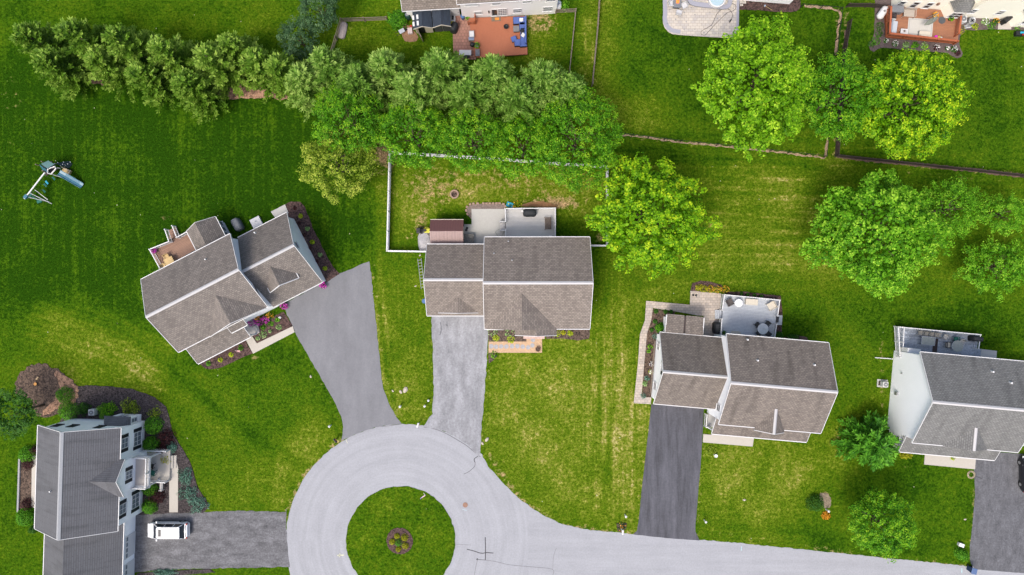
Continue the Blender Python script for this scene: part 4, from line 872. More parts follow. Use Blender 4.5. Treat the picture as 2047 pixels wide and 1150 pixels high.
for xa, xb in ((se[0][0], (se[0][0]+se[1][0])/2-.1), ((se[0][0]+se[1][0])/2+.12, se[1][0])):
    shed_roof(tC, xa, xb, ym+0, (se[0][1]+se[1][1])/2, 3.0, 2.8, ROOF_C, name='entry_roof', trim=False)
tC.part('entry_gap_strip', mb(M('dark_gap_strip',(.06,.045,.045),.2,3)).box((se[0][0]+se[1][0])/2, (ym+se[0][1])/2, 2.72, .3, se[0][1]-ym-.05, .05))  # dark strip in the gap between the two roof panels
for xx in (se[0][0], se[1][0]): tC.part('entry_trim', mb(WHITE).box(xx, (ym+se[0][1])/2, 2.62, .09, se[0][1]-ym, .3))
tC.part('entry_wall', mb(SIDE).box((se[0][0]+se[1][0])/2, (ym+se[0][1])/2-.15, 0, abs(se[1][0]-se[0][0])-.6, se[0][1]-ym-.3, 2.6))
vents(tC, [q1('D',803,450), q1('D',842,577), q1('D',1205,606)], 7.0, C_, .09)
wx = GC['x0']+OH
window(tC, tC.e, 'x-', wx, GC['pm']+.3, 3.9, .9, 1.2, True, glass=GLASS_PALE); window(tC, tC.e, 'x-', wx, GC['pm']-2.2, 1.0, .9, 1.3); window(tC, tC.e, 'x-', wx, GC['pm']+2.4, 1.0, .9, 1.3)
tC.part('garage_door', mb(WHITE).box((GC['x0']+GC['x1'])/2-.5, GC['y0']+OH-.02, 0, 4.9, .06, 2.2))
for a in (-3.6, 2.6, 4.6): window(tC, tC.e, 'y-', C_['y0']+OH, (C_['x0']+C_['x1'])/2+a, 4.0, .9, 1.2, True)
window(tC, tC.e, 'x-', C_['x0']+OH, C_['y0']+1.6, 3.6, .8, 1.2)
tC.part('porch_floor', mb(CONC).prism([(pc[0][0]+.2, pc[0][1]+.25), (pc[1][0]-.2, pc[0][1]+.25), (pc[1][0]-.2, C_['y0']+OH), (pc[0][0]+.2, C_['y0']+OH)], 0, .3))
rp = tC.Ls(q('D','518,925 512,1000 548,1015'), .9); rail(tC, rp, .3, .9, WHITE)
door(tC, 'y-', C_['y0']+OH, C_['x0']+1.3, .35); 
# ---- right edge house
tD = T('house', 'grey roofed house with a blank white gable wall, cut by the right edge', 'house', (1900,800), 0, R(-5.2))
D_ = gable(tD, q('E','592,255 1333,330 1272,963 532,882'), 5.6, 8.6, ROOF_D)
cd = tD.L(q1('E',903,925), 5.6)[0]; cross(tD, D_, cd, 2.45, D_['y0']-.05, 7.15, ROOF_D, ridge=RIDGE, capw=.16, trim=False)
pd = tD.Ls(q('E','443,945 1110,1018'), 2.8)
shed_roof(tD, pd[0][0], pd[1][0], (pd[0][1]+pd[1][1])/2, D_['y0']+OH+.05, 2.8, 4.0, ROOF_D, posts=4)
vents(tD, [q1('E',1127,401), q1('E',1228,474)], 7.2, D_, .1)
tD.part('garage_wall', mb(SIDE).box(D_['x1']+3.0, (D_['y0']+D_['y1'])/2+.3, 0, 6.6, 7.6, 2.9))
GD = gable(tD, None, 3.0, 6.0, ROOF_D, rect=[D_['x1']-OH-.02, D_['x1']+6.5, D_['y0']+.4, D_['y1']-.9], rakes=(0,1))
tD.part('porch_side_wall', mb(SIDE).box(pd[0][0]+.35, (pd[0][1]+.4+D_['y0']+OH)/2, 0, .14, D_['y0']+OH-pd[0][1]-.4, 2.7))
window(tD, tD.e, 'x-', pd[0][0]+.28, (pd[0][1]+D_['y0']+OH)/2+.1, .9, 1.0, 1.4)
window(tD, tD.e, 'y-', D_['y0']+OH, D_['x0']+2, 4.0, .9, 1.2, True); window(tD, tD.e, 'y-', D_['y0']+OH, D_['x0']+9, 4.0, .9, 1.2, True)
tD.part('utility_box', mb(METAL).box(D_['x0']+OH-.12, D_['pm']-.2, 1.2, .2, .35, .5).box(D_['x0']+OH-.1, D_['pm']+2.2, 2.0, .12, .12, .2))
bx = tD.L(q1('E',545,290), 2.6); tD.part('bay', mb(WHITE).box(bx[0], D_['y1']-OH+.25, .3, 1.5, .6, 2.3), label='white boxed bay on the back wall')
tD.part('porch_floor', mb(CONC).prism([(pd[0][0]+.3, pd[0][1]+.3), (pd[1][0]-.2, pd[0][1]+.3), (pd[1][0]-.2, D_['y0']+OH), (pd[0][0]+.3, D_['y0']+OH)], 0, .25))
# ---- white colonial lower left
tE = T('house', 'white colonial house with dark slate roof, black shutters and a balconied porch', 'house', (160,960), 0, R(-1.8))
E_ = gable(tE, q('F','193,385 613,395 603,925 177,915'), 5.6, 8.6, ROOF_E, axis='y', ridge=RIDGE_GREY, ridgew=.22)
ge = fit(tE, q('F','228,890 628,892 620,1300 218,1300'), 3.1); ge[3] = E_['y0']+OH+.02
GE = gable(tE, None, 3.1, 6.6, ROOF_E, axis='y', rect=ge, rakes=(1,0), ridge=None)
ey = lambda x, y, h: tE.L(q1('F',x,y), h)[1]
ce = ey(630,655,5.6)
ed = dict(E_); ed['he'] = 5.6
roE = cross(tE, ed, ce, 2.05, E_['x1']+.55, 7.15, ROOF_E, axis='x', dirn=1, trim=True)
wE = E_['x1']-OH; wP = E_['x1']+.25
for yy in (475, 812): window(tE, tE.e, 'x+', wE, ey(633,yy,4.2), 3.5, 1.15, 1.35, True, cols=2, glass=GLASS_PALE)
window(tE, tE.e, 'x+', wP, ce, 3.5, .95, 1.35, True, cols=2, glass=GLASS_PALE)
for yy in (452, 770): window(tE, tE.e, 'x+', wE, ey(697,yy,1.6), .8, 1.6, 1.6, True, cols=3, glass=GLASS_PALE)
# the photo's lower windows sit on a slightly projecting ground-floor wall
px0 = wP; pw = 3.6
tE.part('porch_floor', mb(CONC2).box(px0+1.35, ce-.1+.25, 0, 2.7, pw+.2, .45))
tE.part('porch_roof', mb(WHITE).box(px0+.85, ce, 2.75, 1.7, pw, .2).use(M('flat_roof_beige',(.5,.46,.43),.1,2)).box(px0+.75, ce, 2.95, 1.3, pw-.5, .03))
rail(tE, [(px0+.1,ce-pw/2+.1),(px0+1.62,ce-pw/2+.1),(px0+1.62,ce+pw/2-.1),(px0+.1,ce+pw/2-.1)], 2.95, .8, WHITE)
for yy in (ce-pw/2+.2, ce+pw/2-.2): tE.part('column', mb(WHITE).cyl(px0+1.5, yy, .45, .11, 2.3, 12).box(px0+1.5, yy, .45, .3, .3, .12).box(px0+1.5, yy, 2.6, .3, .3, .15))
rail(tE, [(px0+.1,ce-pw/2+.15),(px0+2.6,ce-pw/2+.15)], .45, .85, WHITE); rail(tE, [(px0+.1,ce+pw/2+.15),(px0+2.6,ce+pw/2+.15)], .45, .85, WHITE)
door(tE, 'x+', wP, ce, .45)
for i in range(2): tE.part('front_step', mb(CONC2).box(px0+2.85+i*.3, ce+.5, 0, .3, 1.5, .3-.13*i))
# bay with its own small hip roof on the north wall
nb0 = ey(590,360,2.6); bx0, bx1 = [tE.L(q1('F',x,385), 2.7)[0] for x in (532, 652)]; yN = E_['y1']-OH
tE.part('bay_wall', mb(SIDE).box((bx0+bx1)/2+.2, yN+.35, 0, bx1-bx0-.2, .8, 2.6))
tE.part('bay_roof', mb(ROOF_E).add([(bx0-.1,yN,2.62),(bx1+.3,yN,2.62),(bx1+.3,yN+.95,2.62),(bx0-.1,yN+.95,2.62),(bx0+.6,yN,3.5),(bx1-.4,yN,3.5)],[(0,3,4),(3,2,5,4),(2,1,5),(0,4,5,1),(0,1,2,3)]))
for xx in (290, 370, 508): window(tE, tE.e, 'y+', yN, tE.L(q1('F',xx,375),4.2)[0], 3.6, .8, 1.2, glass=SHUT, frame=SHUT)
# north ell: white wall carrying the far window group
window(tE, tE.e, 'y+', yN+.75, (bx0+bx1)/2+.2, .9, 1.1, 1.2, cols=2, glass=GLASS_PALE); window(tE, tE.e, 'x+', (bx0+bx1)/2+.2+(bx1-bx0-.2)/2, yN+.38, 1.0, .55, 1.2, glass=GLASS_PALE)
gw = GE['x1']-OH
for a in (-2.0, -5.2): 
    o = tE.part('garage_door', mb(WHITE).box(gw+.03, GE['y1']-1.6+a, 0, .06, 2.6, 2.15)); m = mb(GLASS_PALE)
    for k in range(4): m.box(gw+.045, GE['y1']-1.6+a-.95+k*.63, 1.6, .06, .45, .3)
    m.build('pane', o)
vents(tE, [], 7, E_)
vx, vy = tE.L(q1('F',250,726), 8.0); mb(WHITE).cyl(vx, vy, 7.4, .07, .55, 10).build('vent_pipe', E_['ro'])
tE.part('garden_edging', mb(STONE).box(tE.L(q1('F',101,690),0)[0], tE.L(q1('F',101,690),0)[1], 0, .2, 6.3, .25), label='low grey stone edging beside the narrow bed')
# ---- house at the top
tF = T('house', 'white sided house cut by the top edge behind the orange deck', 'house', q1('G',1480,130), 0, R(3.4))
f = tF.Ls(q('G','1120,150 1855,108'), 0)
fy = (f[0][1]+f[1][1])/2; FX0, FX1 = f[0][0], f[1][0]
F_ = gable(tF, None, 5.0, 8.0, ROOF_TAN, rect=[FX0-.3, FX1+.3, fy-OH, fy+9.5], wall=M('siding_white_block',(.74,.73,.74),.04,1,.6,'siding',size=(.1,.22),bump=.02))
f2 = tF.Ls(q('G','645,92 1112,58'), 3.0); gy = (f2[0][1]+f2[1][1])/2
GF = gable(tF, None, 3.0, 6.2, ROOF_TAN, rect=[f2[0][0], FX0+.02, gy, gy+8.5], rakes=(1,0))
for x, y, h, w_, hh in ((1190,27,3.9,1.5,.6),(1385,22,3.9,1.0,.8),(1628,6,4.0,1.0,.9),(1815,0,4,1.1,.9),(1242,92,1.6,.95,.8),(1550,80,1.5,1.0,1.1),(1790,65,1.5,1.1,1.2)):
    window(tF, tF.e, 'y-', fy, tF.L(q1('G',x,y), h)[0], h-hh/2, w_, hh, glass=GLASS_PALE)
window(tF, tF.e, 'y-', fy, tF.L(q1('G',1435,92), 1.2)[0], .45, 1.1, 1.9, rows=4, cols=4, glass=GLASS_PALE, name='patio_door'); window(tF, tF.e, 'y-', fy, tF.L(q1('G',1372,97), 1.2)[0], .45, .75, 1.9, rows=1, name='patio_door')
door(tF, 'y-', gy+OH, FX0-.75, .1, 1.0, 2.1); tF.part('wall_lamp', mb(BLACK).box(tF.L(q1('G',1327,90),1.8)[0], fy-.08, 1.6, .14, .16, .35))
# ---- cream house at top right
tG = T('house', 'cream sided house with two grey bay roofs, cut by the top right corner', 'house', q1('H',1200,210), 0, R(-3))
g = lambda x, y, h=0: tG.L(q1('H',x,y), h)
wy = g(700,115,0)[1]; gx0 = g(560,100,0)[0]; gx1 = g(1335,120,0)[0]
wy2 = g(1700,215,0)[1]
tG.part('wall', mb(SIDE_CREAM).box((gx0+gx1)/2, wy+4.5, 0, gx1-gx0, 9, 5.6)); 
tG.part('wall', mb(SIDE_CREAM).box(gx1+7.0, wy2+5.5, 0, 14.02, 11, 5.4))
G_ = gable(tG, None, 5.7, 8.6, ROOF_D, rect=[gx0-.3, gx1+14.3, wy-.3, wy+9.3], wall=SIDE_CREAM, z0=4.6)
by0, by1 = g(1075,180,0), g(1310,125,0)
def bay(xa, xb, y, dp, htop, nm=1):
    tG.part('bay', mb(SIDE_CREAM).prism([(xa,y+.1),(xa+.55,y-dp),(xb-.55,y-dp),(xb,y+.1)], 0, htop), label='cream bay window')
    a, b_ = xa-.2, xb+.2
    tG.part('bay_roof', mb(ROOF_D).add([(a,y,htop),(xa+.4,y-dp-.2,htop),(xb-.4,y-dp-.2,htop),(b_,y,htop),(a+.8,y,htop+.95),(b_-.8,y,htop+.95)],[(0,1,4),(1,2,5,4),(2,3,5),(0,4,5,3),(0,3,2,1)]))
    window(tG, tG.e, 'y-', y-dp, (xa+xb)/2, 1.1, 1.3, 1.3, cols=2)
bay(g(1060,190)[0], g(1300,130)[0], wy, 1.0, 2.9)
bay(g(1850,210)[0], g(2120,150)[0], wy2, .8, 2.9)
for x, y in ((670,55),(825,65),(975,80)): window(tG, tG.e, 'y-', wy, tG.L(q1('H',x,y),1.6)[0], .9, .75, 1.5)
for x, y in ((1490,105),(1790,135)): window(tG, tG.e, 'y-', wy2, tG.L(q1('H',x,y),2.0)[0], 1.4, .7, 1.0)
tG.part('wall_lamp', mb(RUST).box(tG.L(q1('H',1090,70),2.3)[0], wy-.1, 2.1, .2, .2, .4))
# ---- white building at top centre-right
tH = T('outbuilding', 'plain white sided building cut by the top edge beside the pale patio', 'building', q1('V',1500,10), 0, R(-4.5))
hv = tH.Ls(q('V','1240,5 1785,65'), 0); hy = (hv[0][1]+hv[1][1])/2
gable(tH, None, 3.6, 6, ROOF_D, rect=[hv[0][0]-.3, hv[1][0]+.3, hy-OH, hy+7])
# ---------------------------------------------------------------- decks, fences, yard things
D2 = deck('grey board deck with white railings behind the middle house', q1('B',1230,680), q('B','1030,560 1437,560 1437,803 1030,803'), .75, DECK_GR,
     [q('B','1030,672 1026,566 1436,562 1436,803'), q('B','1030,738 1030,800')], steps=[(q('B','1024,676 1024,738 983,738 983,676'),3)])
rail(D2, D2.Ls(q('B','1030,672 985,672'), .9), .3, .9); rail(D2, D2.Ls(q('B','1030,742 985,742'), .9), .3, .9)
deck('blue-grey deck with round patio table and white railings behind the right middle house', q1('D',780,290), q('D','628,158 982,192 945,440 612,418'), .7, DECK_BG,
     [q('D','614,255 628,158 980,192 966,292'), q('D','960,345 946,440'), q('D','612,312 606,415')], rz=R(-5), steps=[(q('D','612,255 612,312 575,312 575,255'),3),(q('D','968,288 962,350 1002,352 1006,290'),3)])
deck('weathered blue-grey deck crowded with patio furniture at the right house', q1('E',710,185), q('E','425,80 998,138 985,235 968,300 440,290'), .7, DECK_WN,
     [q('E','440,290 428,82 998,136 985,235'), q('E','457,290 468,86')], rz=R(-5), steps=[(q('E','970,236 960,300 1010,304 1020,240'),2)])
deck('bright orange-brown low deck behind the top white house', q1('G',1430,280), q('G','1168,142 1620,125 1632,428 1235,455 1215,440'), .45, DECK_OR, [q('G','1218,120 1218,175 1165,180')], WOOD_OR, skirt=M('deck_skirt_dark',(.16,.06,.04),.2,2), rz=R(3.4), topw=.08)
deck('orange stained deck with broad rail and lattice at the cream house', q1('H',900,300), q('H','505,60 1330,130 1310,470 535,400'), .8, M('deck_boards_rust',(.38,.17,.09),.12,1,.7,'planks',c2=(.32,.14,.08),size=(.1,.16)),
     [q('H','548,90 532,385 1290,470 1290,478'), q('H','1330,150 1300,390')], WOOD_OR, skirt=WOOD_OR, rz=R(-5), gap=.11, topw=.22, rh=1.0)
def fence(label, pts, h, mat, px0, gap=.14, pk=(.045,.07), step=2.4, name='fence', post=.12, mat2=None, rails=(.2,.95), sub=0, cap=True, label_part=None, top=.06):
    t = T(name, label, 'fence', px0, 0); pl = t.Ls(pts, h*.5); m = mb(mat)
    for (ax,ay),(bx,by) in zip(pl, pl[1:]):
        L = math.hypot(bx-ax, by-ay); rz = math.atan2(by-ay, bx-ax)
        for r_ in rails: m.box((ax+bx)/2, (ay+by)/2, h*r_-.04, L, top, .08, rz)
        k = int(L/gap) if gap else 0
        for i in range(k): m.box(ax+(bx-ax)*(i+.5)/k, ay+(by-ay)*(i+.5)/k, .05, pk[1], pk[0], h-.05, rz)
        n = max(1, round(L/step))
        for i in range(n+1):
            if i == n and (bx,by) != pl[-1]: continue
            pm = mb(mat2 or mat).box(ax+(bx-ax)*i/n, ay+(by-ay)*i/n, 0, post, post, h+.04, rz)
            if cap: pm.cyl(ax+(bx-ax)*i/n, ay+(by-ay)*i/n, h+.04, post*.85, .07, 4, .01)
            t.part('post', pm)
    if gap and sub: m.keep = True
    t.part('picket_panel' if gap else 'rails', m); return t
fence('white vinyl picket fence enclosing the tan back yard of the middle house', q('B','385,917 62,912 82,105 365,122 690,142 970,158 1330,188 1862,222 1862,868 1728,868'), 1.25, WHITE, q1('B',960,500), gap=.16, rails=(.16,.5,.98), top=.13)
fence('weathered wooden rail fence around the left half of the top yard', q('G','525,148 168,160 82,440'), 1.2, WOOD, q1('G',300,200), gap=.0, rails=(.25,.55,.92), step=2.2, cap=False)
fence('thin weathered wooden fence on the right side of the top yard', q('G','1855,92 2010,86 1962,560'), 1.2, WOOD, q1('G',1980,300), gap=.0, rails=(.3,.6,.95), step=2.2, cap=False)
fence('brown wooden fence running down beside the strip of pale lawn', q('K','135,-40 122,180 84,590'), 1.2, WOOD, q1('K',110,250), gap=.0, rails=(.15,.35,.55,.75,.95), step=2.4, cap=False)
fence('thin black metal fence along the bottom and right of the bright tree\'s lawn', q('K','250,930 700,985 1205,1035 1705,1092 1720,950 1778,375 1815,65 1545,40'), 1.1, BLACK, q1('K',1200,900), gap=.35, pk=(.012,.012), step=1.9, post=.07, rails=(.97,), top=.025, cap=False)
fence('dark brown picket fence turning the corner and running to the right edge', q('L','672,-60 640,110 585,850 1850,985')+[(2120,392)], 1.15, WOOD_DK, q1('L',620,500), gap=.17, pk=(.03,.11), rails=(.2,.95), step=2.4, cap=False)
fence('short dark brown fence meeting the corner of the orange deck', q('H','85,60 300,60 500,75'), 1.1, WOOD_DK, q1('H',300,70), gap=.17, pk=(.03,.11), rails=(.2,.95), cap=False)

# shed and yard things of the middle house
t = T('garden_shed', 'small shed with ribbed brown metal roof behind the middle house', 'shed', q1('B',548,755), 0)
s_ = fit(t, q('B','412,655 683,655 686,853 412,853'), 2.1); ym = (s_[2]+s_[3])/2
for k, (ya, za, yb2, zb, mt) in enumerate(((s_[2],2.1,ym,2.95,BRNMET_GLARE),(ym,2.95,s_[3],2.1,BRNMET))):  # south slope takes the copy with the painted reflection
    t.part('roof', mb(mt).prof('x', [(ya,za),(yb2,zb),(yb2,zb-.06),(ya,za-.06)], s_[0], s_[1]))
rbs = mb(BRNMET_GLARE)
for k in range(9): rbs.prof('x', [(s_[2],2.11),(ym,2.96),(ym,3.0),(s_[2],2.15)], s_[0]+.2+k*.44, s_[0]+.24+k*.44)
t.part('roof_rib', rbs)
t.part('wall', mb(M('brown_metal_wall',(.12,.08,.07),.1,2)).prof('x', [(s_[2]+.15,0),(s_[2]+.15,2.05),(ym,2.85),(s_[3]-.15,2.05),(s_[3]-.15,0)], s_[0]+.1, s_[1]-.1))
t.part('rake_trim', mb(CREAM).box((s_[0]+s_[1])/2, s_[3]+.03, 2.0, s_[1]-s_[0], .06, .1))
t.part('door', mb(CREAM).box(s_[1]-.08, ym, .1, .05, 1.4, 1.8))
fp = T('fire_pit', 'round stone ring fire pit on the tan lawn', 'fire pit', q1('B',610,447), 0)
fp.part('stone_ring', mb(BLOCK).lathe(0,0,[(.52,0),(.52,.3),(.36,.3),(.34,.05),(.01,.05)],22)); fp.part('ash', mb(MULCH_B).cyl(0,0,.05,.33,.04,12).ball(.1,.05,.1,.12,.08,.06).ball(-.1,-.08,.1,.1,.1,.07))
t = T('block_border', 'curved border of tan concrete blocks around the gravel bed', 'stone border', q1('B',860,560), 0)
bp = smooth_pts(t.Ls(q('B','738,638 712,600 708,560 738,528 800,522 900,522 1000,522 1026,545')), 4); acc = 0
for a, b in zip(bp, bp[1:]):
    acc += math.hypot(b[0]-a[0], b[1]-a[1])
    if acc > .33: acc = 0; t.part('block', mb(BLOCK).box(b[0], b[1], 0, .3, .22, .2, math.atan2(b[1]-a[1], b[0]-a[0])), bevel=.03)
def covered_grill(label, px, h=0.0, rz=0, L=1.5, W=.75, hh=1.15, mat=COVER, name='covered_grill'):
    m = mb(mat); rg = []
    for u, z in ((1.0,0),(1.02,.35),(1.0,.75),(.92,.92),(.6,1.0)):
        a, b = L/2*u, W/2*u*(1 if z < .9 else .8)
        rg.append([(a*math.copysign(abs(math.cos(t_))**.5, math.cos(t_)), b*math.copysign(abs(math.sin(t_))**.5, math.sin(t_)), z*hh) for t_ in [2*math.pi*i/18 for i in range(18)]])
    for k in range(18): rg[0][k] = (rg[0][k][0]*(1+.03*(k%2)), rg[0][k][1]*(1+.05*(k%2)), rg[0][k][2])
    m.loft(rg); return single(name, m, label, 'grill', px, h, rz, smooth=True)
covered_grill('black covered grill against the rail of the middle house deck', q1('B',1226,602), .75, 0, 1.5, .85)
covered_grill('black covered grill between patio and deck of the right middle house', q1('D',577,368), .05, R(88), 1.35, .85)
covered_grill('black covered grill in the corner of the weathered deck', q1('E',956,162), .7, R(-6), 1.2, .65)
covered_grill('black covered grill on the pinkish paver patio', q1('G',1057,232), .05, R(70), 1.1, .8)
covered_grill('grey covered machine on the lawn behind the angled house', q1('A',660,212), 0, R(-62), 1.5, .95, 1.1, GREYC, 'covered_machine')
def pot(label, px, h=0, r=.2, hh=.35, mat=WHITE, plant=None, seed=1, name='plant_pot', flower=None):
    t = T(name, label, 'plant pot' if plant else 'pot', px, h+hh*.5, z=h); t.part('pot', mb(mat).lathe(0,0,[(r*.75,0),(r,hh),(r*.85,hh),(r*.8,hh-.05),(.01,hh-.05)],14))
    if plant:
        rng = np.random.default_rng(seed); n = 60; a = rng.uniform(0,6.28,n); rr_ = r*1.5*np.sqrt(rng.random(n))
        pos = np.stack([np.cos(a)*rr_, np.sin(a)*rr_, hh+.25*(1-rr_/r/2)*rng.uniform(.4,1,n)],1); quads_obj('foliage', leaf_quads(pos, np.tile([0,0,1.],(n,1)), .15, rng), rng.random(n), plant, t.e)
        if flower:
            pos[:,2] += .06; quads_obj('petals', leaf_quads(pos, np.tile([0,0,1.],(n,1)), .13, rng, .9, .3), rng.random(n), flower, t.e)
    return t
pot('round white pot beside the covered grill', q1('B',1165,586), .75, .15, .3)
def bench(label, px, h=0, rz=0, L=1.3, W=.55, mat=WICK, seat=None, name='bench', back=True, arms=True, cat='bench'):
    t = T(name, label, cat, px, h+.4, rz, z=h); m = mb(seat or mat)
    for i in range(5): m.box(0, -W/2+W*(i+.5)/5, .40, L-.1, W/5-.025, .05)
    t.part('seat', m)
    if back:
        b = mb(mat); b.box(0, W/2, .82, L, .05, .07).box(0, W/2, .5, L, .04, .05)
        for i in range(int(L/.12)): b.box(-L/2+.06+i*.12, W/2, .5, .04, .03, .35)
        t.part('backrest', b)
    for x in (-L/2, L/2):
        for y in (-W/2, W/2): t.part('leg', mb(mat).box(x, y, 0, .05, .05, .42 if y < 0 else .9))
        if arms: t.part('armrest', mb(mat).box(x, 0, .62, .06, W, .04).box(x, -W/2, .4, .05, .05, .22))
    return t
bench('brown wicker bench on the right side of the grey deck', q1('B',1376,685), .75, R(-88), 1.35, .7)
t = T('cooler', 'small red cooler against the house wall on the grey deck', 'cooler', q1('B',1397,792), .9, z=.75); t.part('body', mb(RED).box(0,0,0,.4,.28,.3), bevel=.03); t.part('lid', mb(WHITE).box(0,0,.3,.42,.3,.05), bevel=.02); t.part('handle', mb(WHITE).box(0,.16,.2,.3,.03,.04))
t = T('storage_box', 'grey wicker storage box on the concrete patio by the shed', 'storage box', q1('B',730,815), .5, z=.06); t.part('body', mb(WICKG).box(0,0,0,1.15,1.15,.6), bevel=.03); t.part('lid', mb(WICKG).box(0,0,.6,1.22,1.22,.08), bevel=.03)
hp = [(.8*math.cos(a)*(.55+.12*math.sin(3*a)), .45*math.sin(a)+.06*math.sin(2*a), .02) for a in [i*.3 for i in range(24)]]+[(.55,.1,.02),(.75,.25,.02),(.8,-.1,.02)]
single('garden_hose', mb(M('hose_grey_green',(.2,.27,.22),.1,4)).path(hp, .018, 5), 'coiled garden hose on the pale concrete patio', 'hose', q1('B',980,765), .08, smooth=True)
t = T('bird_feeder', 'black shepherd hook feeder at the corner of the shed', 'bird feeder', q1('B',703,735), .8, z=.06); t.part('pole', mb(BLACK).tube((0,0,0),(0,0,1.6),.02).tube((0,0,1.6),(.2,.1,1.7),.015)); t.part('feeder', mb(BLACK).lathe(.2,.1,[(.02,1.7),(.14,1.6),(.1,1.35),(.12,1.3)],10)); t.part('base', mb(BLACK).cyl(0,0,0,.16,.04,12))
t = T('riding_mower', 'yellow and black lawn mower parked against the shed', 'lawn mower', q1('B',370,745), .4, z=0)
t.part('hood', mb(YEL).box(.25,0,.3,.75,.5,.35), bevel=.06); t.part('seat', mb(BLACK).box(-.25,0,.45,.35,.42,.1).box(-.42,0,.5,.08,.42,.3), bevel=.03); t.part('grass_bag', mb(BLACK).box(-.75,0,.25,.5,.65,.55), bevel=.08)
for x, y, r in ((.5,.3,.16),(.5,-.3,.16),(-.3,.33,.24),(-.3,-.33,.24)): t.part('wheel', mb(TYRE).tube((x,y-.07,r),(x,y+.07,r),r,r,16))
t.part('deck', mb(YEL).box(.05,0,.12,.8,.85,.15), bevel=.04); t.part('steering_wheel', mb(BLACK).lathe(.0,0,[(.15,.8),(.17,.82),(.15,.84)],14))
rr = random.Random(3); m = mb(M('tarp_grey_brown',(.42,.41,.43),.3,2)); rg = []
for z, s in ((0,1.0),(.25,.95),(.5,.7),(.62,.3)): rg.append([(s*.85*math.cos(a)*(1+rr.uniform(-.12,.12)), s*1.35*math.sin(a)*(1+rr.uniform(-.12,.12)), z+rr.uniform(-.04,.04)*(z>0)) for a in [i*2*math.pi/16 for i in range(16)]])
single('tarp', m.loft(rg), 'crumpled grey tarp over a heap beside the small shed', 'tarp', q1('B',365,830), .2); bpy.data.objects['tarp'].location.z = 0
t = T('sandbox_toy', 'bright blue children\'s water toy leaning by the deck corner', 'toy', q1('B',1063,532), .15, R(-20), z=0)
t.part('tub', mb(SKYB).box(0,0,0,.75,.55,.08).box(-.35,0,.08,.06,.55,.14).box(.35,0,.08,.06,.55,.14).box(0,.25,.08,.7,.06,.14).box(0,-.25,.08,.7,.06,.14), bevel=.02); t.part('toy_ring', mb(GREENP).lathe(.1,-.05,[(.1,.1),(.14,.14),(.1,.18)],12)); t.part('toy_cup', mb(YEL).lathe(-.15,.05,[(.06,.08),(.08,.2)],10))
tuft('lime green toy-bright plant beside the blue toy', *q1('B',1122,545), 11, L_LIME, 201, .35, flower=F_ORG, nf=14)
def ladder(label, px, h, rz, L=3.3): 
    t = T('ladder', label, 'ladder', px, h, rz, z=0)
    m = 0
    for y in (-.2,.2): t.part('side_rail', mb(METAL).bar((-L/2,y,.1),(L/2,y,.75),.05,.08))
    for i in range(10): t.part('rung', mb(METAL).bar((-L/2+.2+i*(L-.4)/9,-.2,.1+.65*(.06+.88*i/9)),(-L/2+.2+i*(L-.4)/9,.2,.1+.65*(.06+.88*i/9)),.04,.04))
ladder('metal ladder lying along the garage side of the middle house', q1('C',97,385), .4, R(-82), 3.6)
t = T('rain_barrel', 'blue barrel half under the garage eave', 'barrel', q1('C',127,628), .45, z=0); t.part('body', mb(BLUEP).lathe(0,0,[(.26,0),(.3,.3),(.3,.6),(.26,.9),(.01,.9)],16)); t.part('lid', mb(BLUEP).cyl(0,0,.9,.22,.04,14))
for i, (x, y) in enumerate([(717,1027),(760,1032),(805,1030),(852,1030),(900,1028),(947,1028),(995,1032),(1042,1037),(1080,1020),(1085,972)]):
    rr = random.Random(i); single('stepping_stone', mb(STONE).prism([((.27+rr.uniform(-.03,.03))*math.cos(a), (.27+rr.uniform(-.03,.03))*math.sin(a)) for a in [k*2*math.pi/12 for k in range(12)]], 0, .03),
        '%s round grey stepping stone from the driveway on the sandy walk' % ORD[i], 'stepping stone', q1('C',x,y), .07, group='stepping stones on the sandy walk')
t = T('planter', 'round brown planter at the end of the sandy walk', 'planter', q1('C',1130,1053), .2, z=.06); t.part('pot', mb(M('brown_resin',(.14,.07,.05),.2,5)).lathe(0,0,[(.22,0),(.3,.3),(.27,.32),(.22,.25),(.01,.24)],18)); t.part('soil', mb(MULCH_B).cyl(0,0,.2,.23,.06,14)); t.part('twigs', mb(BARK).tube((0,0,.2),(.15,.1,.45),.02).tube((0,0,.2),(-.12,.08,.4),.02).tube((0,0,.2),(.02,-.16,.42),.02))
for i, (x, y, r, mt, lb) in enumerate([(727,893,11,L_PALE,'variegated plant nearest the driveway against the middle house'),(757,955,7,L_LIME,'lime green plant in the bed nearest the worn driveway'),(880,905,11,L_PALE,'taller variegated plant left of the front step'),
    (887,968,8,L_LIME,'bright lime plant beside the sandy walk, left of the step'),(1292,908,9,L_LIME,'lime plant right of the front gable'),(1355,908,5,L_GOLD,'small golden plant, middle of the bed right of the step'),(1416,914,6,L_LIME,'round yellow-green plant farthest right in the front bed'),(740,1102,8,L_GREEN,'green plant on the small mulch patch by the drive'),(985,900,5,L_PALE,'small pale plant left beside the front gable')]):
    tuft(lb, *q1('C',x,y), r, mt, 210+i, .4, 80, name='bed_plant', group='plants in the front beds of the middle house')
def lamp(label, px, hh=.6, mat=WHITE, name='path_light', cat='path light', leanr=None):
    t = T(name, label, cat, px, hh*.6, z=0); t.part('post', mb(mat).box(0,0,0,.1,.1,hh)); t.part('lamp_head', mb(mat).box(0,0,hh,.2,.2,.12).cyl(0,0,hh+.12,.16,.08,4,.02)); return t
lamp('small black path light at the corner of the sandy walk', q1('C',757,1112), .5, BLACK)
